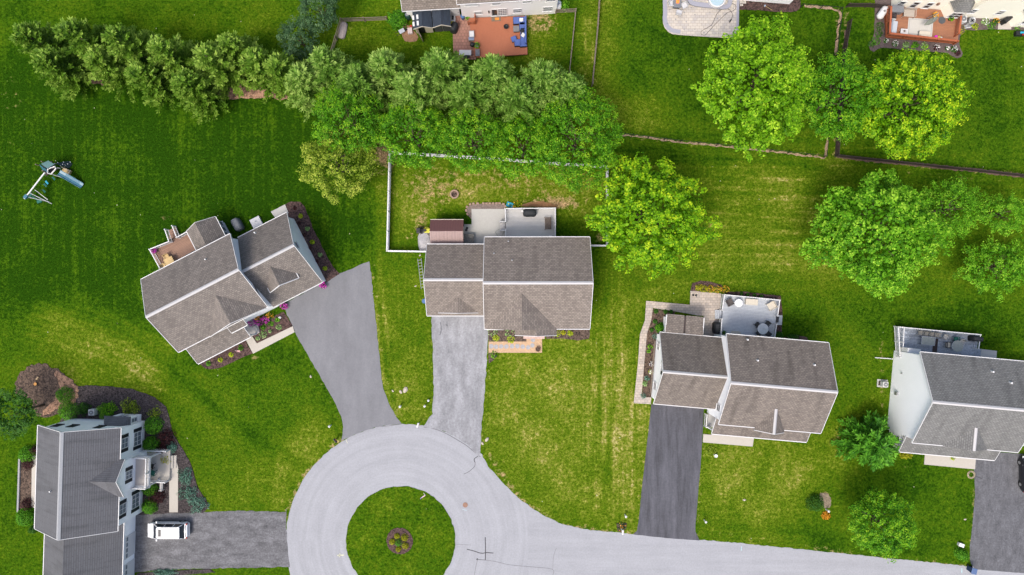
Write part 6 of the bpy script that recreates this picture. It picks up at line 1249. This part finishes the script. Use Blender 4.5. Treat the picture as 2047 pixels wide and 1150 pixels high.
t = T('storage_bench', 'white lidded bench at the bottom of the pinkish patio', 'bench', q1('G',1142,415), .5, R(0), z=.05); t.part('body', mb(WHITE).box(0,0,0,1.35,.55,.45), bevel=.03); t.part('lid', mb(WHITE).box(0,0,.45,1.4,.6,.06), bevel=.02); t.part('shelf', mb(BLACK).box(0,-.4,.1,1.0,.25,.25))
pot('tall leafy potted plant on the deck edge beside the black grill', q1('G',1232,362), .4, .25, .4, GREYC, L_GREEN, 9); pot('leafy pot by the deck rail near the house wall', q1('G',1158,140), .05, .22, .35, BLACK, L_GREEN, 10)
tableb('dark narrow side table at the lower left corner of the orange-brown deck', q1('G',1238,415), .4, R(3), .45, .7, .6, GREYC, GREYC)
t = T('rubbish_bin', 'blue bin against the house beside the pinkish patio', 'bin', q1('G',1122,135), .5, z=.05); t.part('body', mb(BLUEP).lathe(0,0,[(.2,0),(.25,.7),(.24,.72),(.01,.72)],12)); t.part('lid', mb(BLUEP).lathe(0,0,[(.27,.72),(.25,.78),(.01,.82)],12))
t = T('kayak', 'white and yellow kayak standing beside the navy shed', 'kayak', q1('G',1042,148), .5, R(88), z=0)
t.part('hull', mb(WHITE).loft([[(x,-w_,.3),(x,-w_*.6,.05),(x,w_*.6,.05),(x,w_,.3),(x,w_*.7,.42),(x,-w_*.7,.42)] for x, w_ in ((-.95,.06),(-.6,.27),(0,.33),(.6,.27),(.95,.06))])); t.part('stripe', mb(YEL).box(-.5,0,.4,.45,.4,.05)); t.part('cockpit', mb(BLACK).box(.15,0,.4,.5,.28,.04))
def shed2(label, px, pts, he, hr, open_):
    t = T('garden_shed', label, 'shed', px, 0, R(4)); s = fit(t, pts, he); m = (s[0]+s[1])/2
    ro = t.part('roof', mb(ROOF_NAVY).prof('y', [(s[0],he),(m,hr),(s[1],he),(s[1],he-.1),(m,hr-.1),(s[0],he-.1)], s[2], s[3]))
    t.part('wall', mb(SIDE_TAN).prof('y', [(s[0]+.12,0),(s[0]+.12,he-.06),(m,hr-.12),(s[1]-.12,he-.06),(s[1]-.12,0)], s[2]+.25, s[3]-.1))
    mb(CREAM).prof('y', [(s[0]-.02,he+.02),(m,hr+.03),(s[1]+.02,he+.02),(s[1]+.02,he-.12),(m,hr-.12),(s[0]-.02,he-.12)], s[2]-.04, s[2]+.01).build('rake_trim', ro)
    dm = SIDE_TAN
    if open_:
        for x in (-.25,.25):
            for y in (.25,.62): mb(WHITE).box(m-.75+x+.0, s[2]+(s[3]-s[2])*y, he+(hr-he)*(.35+x*.5)*1.0+.02, .22, .5, .12).build('skylight', ro)
        t.part('doorway', mb(BLACK).box(m-.25, s[2]+.235, .1, .75, .04, 1.7)); t.part('door', mb(WOOD).box(m-.5, s[2]-.35, .1, .06, 1.1, 1.7, R(25))); t.part('door', mb(dm).box(m+.6, s[2]+.22, .1, .85, .05, 1.7))
    else:
        for x in (-.5,.5): t.part('door', mb(M('shed_door_dark',(.06,.065,.07),.3,4)).box(m+x, s[2]+.22, .15, .95, .05, 1.6))
    return t
shed2('navy roofed shed with four small skylights and an open door', q1('G',805,170), q('G','722,98 872,86 885,216 737,234'), 2.0, 2.65, True)
shed2('navy roofed shed with dark double doors next to the kayak', q1('G',950,160), q('G','878,86 1022,74 1028,208 888,218'), 2.0, 2.65, False)
t = T('lounge_float', 'grey covered lounger lying along the left wooden fence', 'lounger', q1('G',176,240), .2, R(78), z=0); t.part('cover', mb(M('mauve_grey_cover',(.36,.31,.30),.35,3)).loft([[(x,-w_,0),(x,-w_,.22),(x,-w_*.6,.34),(x,w_*.6,.34),(x,w_,.22),(x,w_,0)] for x, w_ in ((-.95,.25),(-.75,.42),(0,.45),(.75,.42),(.95,.3))])); t.part('frame', mb(METAL).box(0,0,0,1.7,.75,.06))
t = T('rain_barrel', 'dark green barrel between the leafy shrub and the navy shed', 'barrel', q1('G',690,128), .6, z=0); t.part('body', mb(M('dark_teal_plastic',(.02,.07,.06),.1,3)).lathe(0,0,[(.3,0),(.36,.4),(.36,.8),(.3,1.1),(.01,1.12)],16)); t.part('lid', mb(GREYC).cyl(0,0,1.12,.22,.05,14))
t = T('wheelbarrow', 'pale wheelbarrow tipped beside the navy shed', 'wheelbarrow', q1('G',642,250), .3, R(30), z=0); t.part('tray', mb(M('pale_blue_metal',(.5,.53,.6),.2,3)).loft([[(-.25*s,-.2*s,z),(.3*s,-.2*s,z),(.3*s,.2*s,z),(-.25*s,.2*s,z)] for s, z in ((.7,.25),(1.2,.5))])); t.part('wheel', mb(TYRE).tube((.5,-.05,.18),(.5,.05,.18),.18,.18,14))
for y in (-.2,.2): t.part('handle', mb(BLACK).bar((.5,y*.3,.2),(-.75,y,.5),.04,.04))
t = T('bin_stack', 'white and red storage crate beside the wheelbarrow', 'crate', q1('G',707,243), .3, R(8), z=0); t.part('crate', mb(M('pinkish_white',(.6,.5,.5),.2,4)).box(0,0,0,.55,.7,.4), bevel=.03); t.part('lid', mb(RED).box(.2,.45,0,.25,.2,.6), bevel=.03)
def tank(label, px, rz, L, r, h=0, mat=WHITE):
    t = T('gas_tank', label, 'gas tank', px, r+.1, rz, z=h); m = mb(mat); rg = []
    for x, s in ((-L/2,.15),(-L/2+.08,.6),(-L/2+.25,.95),(-L/2+.4,1),(L/2-.4,1),(L/2-.25,.95),(L/2-.08,.6),(L/2,.15)): rg.append([(x, r*s*math.cos(a), r+.12+r*s*math.sin(a)) for a in [i*2*math.pi/16 for i in range(16)]])
    t.part('tank', m.loft(rg), smooth=True); t.part('valve_dome', mb(METAL).cyl(0,0,2*r+.08,.12,.14,12))
    for x in (-L/4, L/4): t.part('foot', mb(METAL).box(x,0,0,.1,r*1.2,.3))
tank('white gas tank at the right corner of the top white house', q1('G',1876,42), R(88), 1.1, .36)
tank('white gas tank beside the orange stained deck', q1('H',468,142), R(55), 1.7, .42)
shrub('leafy vine beside the white gas tank', *q1('G',1925,40), 10, L_GREEN, 420, hgt=1.0, n=500, leaf=.15, name='leafy_shrub', amp=.2)
# cream house deck things
def H1(x, y): return q1('H',x,y)
single('patterned_rug', mb(M('rug_pale',(.58,.56,.52),.12,3)).box(0,0,0,2.9,2.0,.015).use(M('rug_border',(.4,.4,.4),.12,3)).box(0,.85,.015,2.6,.06,.004).box(0,-.85,.015,2.6,.06,.004).box(-1.3,0,.015,.06,1.7,.004).box(1.3,0,.015,.06,1.7,.004), 'pale bordered rug in the middle of the orange stained deck', 'rug', H1(890,305), .81, R(-5))
t = T('cantilever_umbrella', 'closed grey-green umbrella leaning over the pale rug', 'umbrella', H1(960,270), 1.6, R(30), z=.8); t.part('pole', mb(METAL).tube((.9,.6,0),(.7,.4,2.3),.04).tube((.7,.4,2.3),(-.2,-.1,2.2),.035)); t.part('canopy', mb(M('sage_canvas',(.22,.24,.20),.4,5)).loft([[(-.75+u*1.6, (.25*u*(1-u)*4+.05)*math.cos(a), 1.5+.25*u+(.25*u*(1-u)*4+.05)*math.sin(a)*(1+.2*math.cos(3*a))) for a in [i*2*math.pi/12 for i in range(12)]] for u in (0,.25,.5,.75,1)]))
t = T('outdoor_sofa', 'grey-blue cushioned sofa on the left side of the orange stained deck', 'sofa', H1(598,305), 1.2, R(82), z=.8); t.part('seat', mb(M('pale_grey_cushion',(.52,.56,.62),.1,3)).box(0,0,.2,1.5,.75,.22), bevel=.06); t.part('backrest', mb(M('slate_cushion',(.3,.34,.4),.1,3)).box(0,.42,.2,1.5,.2,.6), bevel=.05); t.part('frame', mb(GREYC).box(0,.05,0,1.6,.85,.2))
t = T('covered_box', 'dark grey covered box against the cream wall on the deck', 'storage box', H1(622,112), 1.2, R(-5), z=.8); t.part('body', mb(GREYC).box(0,0,0,1.3,.75,.75), bevel=.06); t.part('lid', mb(GREYC).box(0,0,.75,1.36,.8,.06), bevel=.03)
bench('beige swing bench against the cream wall', H1(765,150), .8, R(-4), 1.35, .8, M('beige_bench',(.5,.44,.38),.1,3), name='swing_bench')
t = T('planter_box', 'square black planter with a pale rim left of the sofa', 'planter', H1(585,185), 1.0, R(-5), z=.8); t.part('box', mb(BLACK).box(0,0,0,.55,.6,.5)); t.part('rim', mb(CONC).box(0,-.4,.1,.55,.15,.35)); t.part('soil', mb(GRAVEL).box(0,0,.5,.45,.5,.02))
t = tableb('small white coffee table with an ornament in front of the sofa', H1(712,350), .8, R(-5), .75, .5, .45, WHITE, M('pale_tray',(.6,.58,.6),.1,3)); t.part('ornament', mb(WICK).ball(0,0,.52,.12,.12,.1))
t = T('outdoor_sofa', 'pale two-seat sofa with its back to the rail on the rug', 'sofa', H1(940,378), 1.1, R(175), z=.8); t.part('seat', mb(CREAM).box(0,0,.2,1.3,.6,.2), bevel=.05); t.part('backrest', mb(CREAM).box(0,.36,.2,1.3,.16,.5), bevel=.05); t.part('frame', mb(GREYC).box(0,.05,0,1.35,.7,.2))
single('door_mat', mb(M('dark_mat',(.09,.10,.11),.2,4)).cyl(0,0,0,.42,.02,20), 'dark half-round mat under the cream bay window', 'mat', H1(1132,228), .81, R(-5))
pot('dark pot with yellow flowers beside the bay window', H1(1050,175), .8, .22, .35, GREYC, L_LIME, 12, flower=F_ORG); pot('round dark pot at the right end of the deck', H1(1225,212), .8, .22, .35, BLACK, L_GREEN, 13)
single('pool_toys', mb(M('magenta_toy',(.75,.03,.6),.1,3)).ball(-.25,0,.1,.22,.15,.1).use(YEL).ball(.1,-.08,.08,.18,.13,.08).use(WHITE).ball(.35,-.12,.07,.16,.12,.07), 'magenta and yellow toy heap by the front rail of the orange deck', 'toys', H1(1085,412), .8, smooth=True)
t = T('air_conditioner', 'grey air conditioner against the cream house right of the deck', 'air conditioner', H1(1358,220), .5, R(-5), z=.05); ac(t, .75)
t = T('barrel_lid_bin', 'large round grey drum with fan top between deck and steps', 'drum', H1(1462,235), .6, z=.05); t.part('drum', mb(METAL).lathe(0,0,[(.4,0),(.42,.7),(.38,.74),(.3,.7),(.01,.68)],20)); t.part('fan', mb(SHUT).box(0,0,.69,.5,.12,.02,.6).box(0,0,.69,.5,.12,.02,2.2))
t = T('doghouse_lid', 'pale grey open crate in front of the round drum', 'crate', H1(1420,292), .2, R(10), z=.05); t.part('tray', mb(METAL).box(0,0,0,.8,.35,.12)); t.part('lip', mb(WHITE).box(0,-.2,0,.8,.05,.25))
for i, (x, y, r, mt, fl, lb) in enumerate([(440,290,9,L_DARK,None,'dark shrub left of the orange deck stairs'),(435,370,8,L_DARK,None,'dark shrub left of the deck corner'),(400,455,9,L_BOX,None,'spreading green plant in the rounded corner of the curved bed'),(350,490,7,L_DARK,None,'dark plant at the tip of the rounded bed corner'),(510,455,4,L_DARK,F_WHT,'small white-flowered plant below the deck corner'),(612,485,6,L_DARK,F_WHT,'white-speckled plant second along the deck front'),
    (738,502,7,L_PALE,None,'pale rosette plant below the deck front, left one'),(842,498,7,L_BOX,None,'round green plant between the two pale rosettes'),(938,510,8,L_PALE,None,'pale rosette plant below the deck front, right one'),(1075,530,6,L_RED,F_WHT,'dark red plant with white flowers below the deck front'),(1195,540,4,L_DARK,F_WHT,'tiny white-flowered plant near the bed end'),(1272,548,7,L_DARK,F_WHT,'dark shrub with white pot near the bed end'),(1310,590,6,L_RED,None,'brownish dry plant at the end tip of the bed'),
    (1350,330,10,L_GOLD,None,'golden shrub at the right deck steps'),(1500,290,8,L_LIME,None,'lime shrub right of the round drum'),(1620,240,8,L_PALE,F_WHT,'pale shrub with white flowers along the cream wall'),(1690,285,9,L_BOX,None,'green shrub along the cream wall near the yellow flowers'),(1740,230,7,L_DARK,F_ORG,'dark plant with yellow flowers near the landing'),(2000,275,14,L_BOX,None,'large green shrub at the right picture edge below the cream house')]):
    tuft(lb, *H1(x,y), r, mt, 430+i, .45, 110, 'bed_plant', group='plants in the curved bed at the orange deck', flower=fl, nf=14)
t = T('toy_set', 'small dark and blue play set cut by the right edge', 'toy', H1(2010,372), .4, z=0); t.part('frame', mb(BLACK).box(0,0,0,1.1,.5,.45)); t.part('slide', mb(SKYB).box(.2,.05,.45,.6,.2,.06)); t.part('ball', mb(RED).ball(.2,-.2,.5,.1,.1,.1))
t = T('grill_cart', 'black open barbecue beside the cream bay at the landing', 'grill', H1(1860,215), .8, R(40), z=.05); t.part('lid', mb(BLACK).loft([[(x,.3*math.cos(a),.75+.28*math.sin(a)) for a in [i*math.pi/8 for i in range(9)]] for x in (-.5,.5)])); t.part('shelf', mb(METAL).box(.7,0,.72,.35,.5,.05)); t.part('cart', mb(BLACK).box(0,0,.1,.95,.5,.62))
# pale patio
t = T('fire_table', 'dark square fire table with orange flames on the pale patio', 'fire table', q1('V',393,45), .6, R(-2), z=.06); t.part('tabletop', mb(GREYC).box(0,0,.55,1.0,1.0,.06), bevel=.02); t.part('base', mb(BLACK).box(0,0,0,.8,.8,.55)); fm = M('flames',(.8,.2,.03),.2,8); fe = fm.node_tree.nodes['Principled BSDF']; fe.inputs['Emission Color'].default_value = (1,.25,.06,1); fe.inputs['Emission Strength'].default_value = .5
t.part('flames', mb(fm).box(.05,.2,.6,.35,.4,.06).cyl(.05,.1,.62,.12,.22,8,.02).cyl(.1,.3,.62,.1,.18,8,.02))
for i, (x, y, a) in enumerate([(318,45,90),(485,70,-60),(415,158,165)]): chairb(['pale chair left of the dark fire table','pale reclining chair right of the dark fire table','pale chair below the dark fire table'][i], q1('V',x,y), .06, R(a), M('pale_sling',(.62,.62,.64),.1,3), .6, 'patio_chair', 'chairs around the fire table')
t = T('seat_wall', 'curved grey stone seat wall of the raised round terrace', 'stone wall', q1('V',800,20), 0); sw = smooth_pts(t.Ls(q('V','545,-40 555,15 600,45 700,62 850,78 960,88 1020,80 1045,40 1055,-40'), .4), 4)
t.part('wall', mb(STONE).band(sw, .38, .06, .42)); t.part('coping', mb(M('grey_border_paver',(.36,.36,.42),.1,3)).band(sw, .5, .42, .48))
structure('raised_terrace', mb(PAVER_PALE).prism([P(*p, .3) for p in q('V','548,-60 560,15 605,42 850,72 1015,72 1045,40 1052,-60')], 0, .3), 'raised pale paver terrace')
t = T('hot_tub', 'white tub on the raised terrace cut by the top edge', 'hot tub', q1('V',890,-12), .8, z=.3); t.part('shell', mb(WHITE).lathe(0,0,[(.95,0),(.98,.6),(.85,.62),(.8,.3),(.01,.3)],24)); t.part('water', mb(M('tub_water',(.45,.6,.68),.05,3,.1)).cyl(0,0,.3,.8,.2,24))
hs = q('V','1035,255 1065,240 1082,190 1060,140 1020,105 1035,70 1075,48 1115,65 1122,100 1090,135 1010,165 930,240 840,330 760,420 725,440 692,420 700,385 780,340 830,300 860,230 890,170 940,125 1000,100')
hx = [P(*p) for p in hs]; c0 = hx[0]; single('garden_hose', mb(TAR).path([(a-c0[0], b-c0[1], .02) for a, b in smooth_pts(hx, 4)], .022, 5), 'long looping black hose on the pale patio', 'hose', hs[0], .085, smooth=True)
t = T('hose_nozzle', 'small black tool at the end of the looping hose', 'tool', q1('V',1053,262), .08, R(60), z=.07); t.part('body', mb(BLACK).box(0,0,0,.4,.12,.1)); t.part('handle', mb(METAL).box(0,.1,0,.3,.03,.05))
dots = mb(GREYC)
for i, (x, y) in enumerate([(570,97),(483,155),(615,184),(375,240),(507,270),(272,293),(481,365),(615,363),(800,154),(917,134),(893,230),(820,318),(729,408),(911,412),(1088,104),(945,34),(303,119)]):
    single('paver_light', mb(GREYC).cyl(0,0,0,.07,.012,12).use(METAL).cyl(0,0,.012,.035,.004,8), ['small round light set in the pale patio, number not told apart'][0].replace(', number not told apart',''), 'paver light', q1('V',x,y), .079, group='round lights set in the pale patio')
for i, (x, y, w_, d_) in enumerate([(1188,22,.38,.6),(1190,62,.35,.3),(1225,22,.4,.5)]): single('stone_slab', mb(PAVER_PALE).box(0,0,0,w_,d_,.1), ['large pale slab at the right side of the patio','smallest pale slab, below the two others beside the patio','pale slab nearest the white building beside the patio'][i], 'stone slab', q1('V',x,y), .05, group='pale slabs beside the patio')
t = T('garden_tool', 'long-handled tool lying on the mulch by the white building', 'tool', q1('V',1525,100), .06, R(-32), z=.05); t.part('handle', mb(WOOD_YL).tube((-.4,0,.03),(.55,0,.03),.02)); t.part('head', mb(M('pale_steel_blue',(.4,.5,.65),.1,3)).box(-.48,0,0,.15,.22,.05))
# ---------------------------------------------------------------- play set
t = T('swing_set', 'play set with grey-green tower, teal slide and white swing beam on the far left lawn', 'swing set', q1('M',680,440), 0, 0)
l = lambda x, y, h: t.L(q1('M',x,y), h)
a, b, c_, d = l(495,315,2.6), l(615,258,2.6), l(745,335,2.6), l(612,395,2.6)
ctr = ((a[0]+c_[0])/2, (a[1]+c_[1])/2)
t.part('tower_roof', mb(TEALROOF).add([(*l(495,305,2.9),2.75),(*l(615,252,2.9),2.75),(*l(730,318,2.9),2.9),(*l(612,388,2.9),2.9),(*l(498,310,2.4),2.2),(*l(612,400,2.4),2.2)],[(0,1,2,3),(0,3,5,4)]))
w0, w1, w2, w3 = l(500,325,2.2), l(612,405,2.2), l(600,470,1.4), l(508,410,1.4)
t.part('side_panel', mb(TEAL).add([(*w0,2.4),(*w1,2.4),(*w2,1.1),(*w3,1.1)],[(0,1,2,3)]).add([(w0[0]+.06,w0[1]+.05,2.4),(w1[0]+.06,w1[1]+.05,2.4),(w2[0]+.06,w2[1]+.05,1.1),(w3[0]+.06,w3[1]+.05,1.1)],[(3,2,1,0)]))
fr = [(*l(620,395,2.5),2.5),(*l(735,352,2.5),2.5),(*l(755,385,2.0),2.0),(*l(685,480,1.3),1.4),(*l(628,462,1.3),1.4),(*l(620,395,2.5),2.5)]
t.part('frame_arch', mb(WHITE).path(fr, .07, 6))
cx, cy = l(640,400,1.2); t.part('platform', mb(WOOD_DK).box(l(640,385,1.2)[0], l(640,385,1.2)[1], 1.15, 1.4, 1.2, .08, R(30)))
for x, y in ((525,345),(620,300),(715,380),(635,450)): 
    p = l(x,y,.8); t.part('tower_post', mb(WOOD).box(p[0],p[1],0,.1,.1,1.9))
p0, p1 = l(690,485,1.3), l(890,545,.1); t.part('ladder_rail', mb(WHITE).bar((*p0,1.2),(*p1,.1),.06,.06))
p0, p1 = l(775,375,1.3), l(838,388,1.0); t.part('ladder_rail', mb(WHITE).bar((*p0,1.3),(*p1,1.1),.06,.08))
s0, s1, s2 = l(800,450,1.3), l(1050,590,.5), l(1190,672,.15); sp = [(*s0,1.2),(*l(900,505,1.0),.95),(*s1,.5),(*l(1140,642,.2),.22),(*s2,.15)]
m = mb(TEAL); rg = []
for i, p in enumerate(sp):
    dx, dy = s2[0]-s0[0], s2[1]-s0[1]; L_ = math.hypot(dx, dy); nx, ny = -dy/L_, dx/L_
    rg.append([(p[0]+nx*w_, p[1]+ny*w_, p[2]+z) for w_, z in ((-.36,.16),(-.30,.0),(0,-.05),(.30,0),(.36,.16),(.32,.16),(.27,.05),(0,0),(-.27,.05),(-.32,.16))])
t.part('slide', m.loft(rg), smooth=False)
cw = [l(755,310,1.0), l(960,262,.1), l(1020,310,.1), l(965,385,.1), l(860,350,1.0)]
zz = [1.2,.1,.1,.1,1.0]; t.part('climbing_wall', mb(M('climbing_wall_slate',(.04,.07,.08),.2,3)).add([(*p,z) for p, z in zip(cw,zz)]+[(*p,z-.08) for p, z in zip(cw,zz)],[(0,1,2,3,4),(9,8,7,6,5)]+[(i,(i+1)%5,5+(i+1)%5,5+i) for i in range(5)]))
for x, y in ((815,298),(885,285),(875,320),(935,308),(905,335),(850,345),(965,275),(780,320)): 
    p = l(x,y,.7); u = (x-755)/265; t.part('climbing_hold', mb(WHITE).ball(p[0],p[1],1.22-1.05*u+.06,.07,.06,.05,8,5))
sb = l(905,435,.4); t.part('sandbox', mb(WOOD_YL).box(sb[0],sb[1],0,.95,.7,.28,R(-25))); t.part('sandbox_rim', mb(CREAM).box(sb[0]-.05,sb[1]+.32,.28,1.05,.08,.06,R(-25)).box(sb[0]+.42,sb[1]-.15,.28,.08,.7,.06,R(-25)))
b0, b1 = l(570,455,2.2), l(235,885,2.2); t.part('swing_beam', mb(WHITE).tube((*b0,2.2),(*b1,2.2),.085,.085,10)); be = l(262,850,2.2); t.part('beam_sleeve', mb(TEAL).box(be[0],be[1],2.1,.45,.35,.22,R(-128)))
g0, g1, g2, gt = l(685,965,.0), l(420,735,0), l(550,850,.8), l(330,790,2.2)
t.part('leg', mb(WHITE).tube((*gt,2.2),(*g0,0),.045)); t.part('leg', mb(WHITE).tube((*l(262,850,2.2),2.15),(*l(640,930,0),0),.045)); t.part('brace', mb(WHITE).bar((*l(410,738,.9),.9),(*l(620,900,.25),.25),.06,.06)); t.part('leg', mb(METAL).tube((*l(330,790,2.2),2.2),(*l(420,745,0.2),.0),.04))
for i, (x, y, px_, py_) in enumerate([(712,548,540,500),(600,615,500,560),(575,660,450,620),(555,755,400,700)]):
    s_, tp = l(x,y,.5), l(px_,py_,2.2); t.part('swing_seat', mb(GREENP if i != 1 else SKYB).box(s_[0],s_[1],.42,.45,.2,.05,R(-50))); t.part('swing_chain', mb(METAL).tube((*tp,2.2),(*s_,.45),.012,n=4))
gl = l(455,900,.5); t.part('glider', mb(GREENP).bar((gl[0]-.75,gl[1]+.45,.5),(gl[0]+.45,gl[1]-.3,.5),.16,.1).bar((gl[0]+.1,gl[1]-.35,.7),(gl[0]+.6,gl[1]-.1,.7),.28,.12).bar((gl[0]-.9,gl[1]+.2,.75),(gl[0]-.5,gl[1]+.65,.75),.2,.1)); t.part('glider_hanger', mb(METAL).tube((gl[0],gl[1],.5),(*l(300,820,2.2),2.2),.015,n=4))
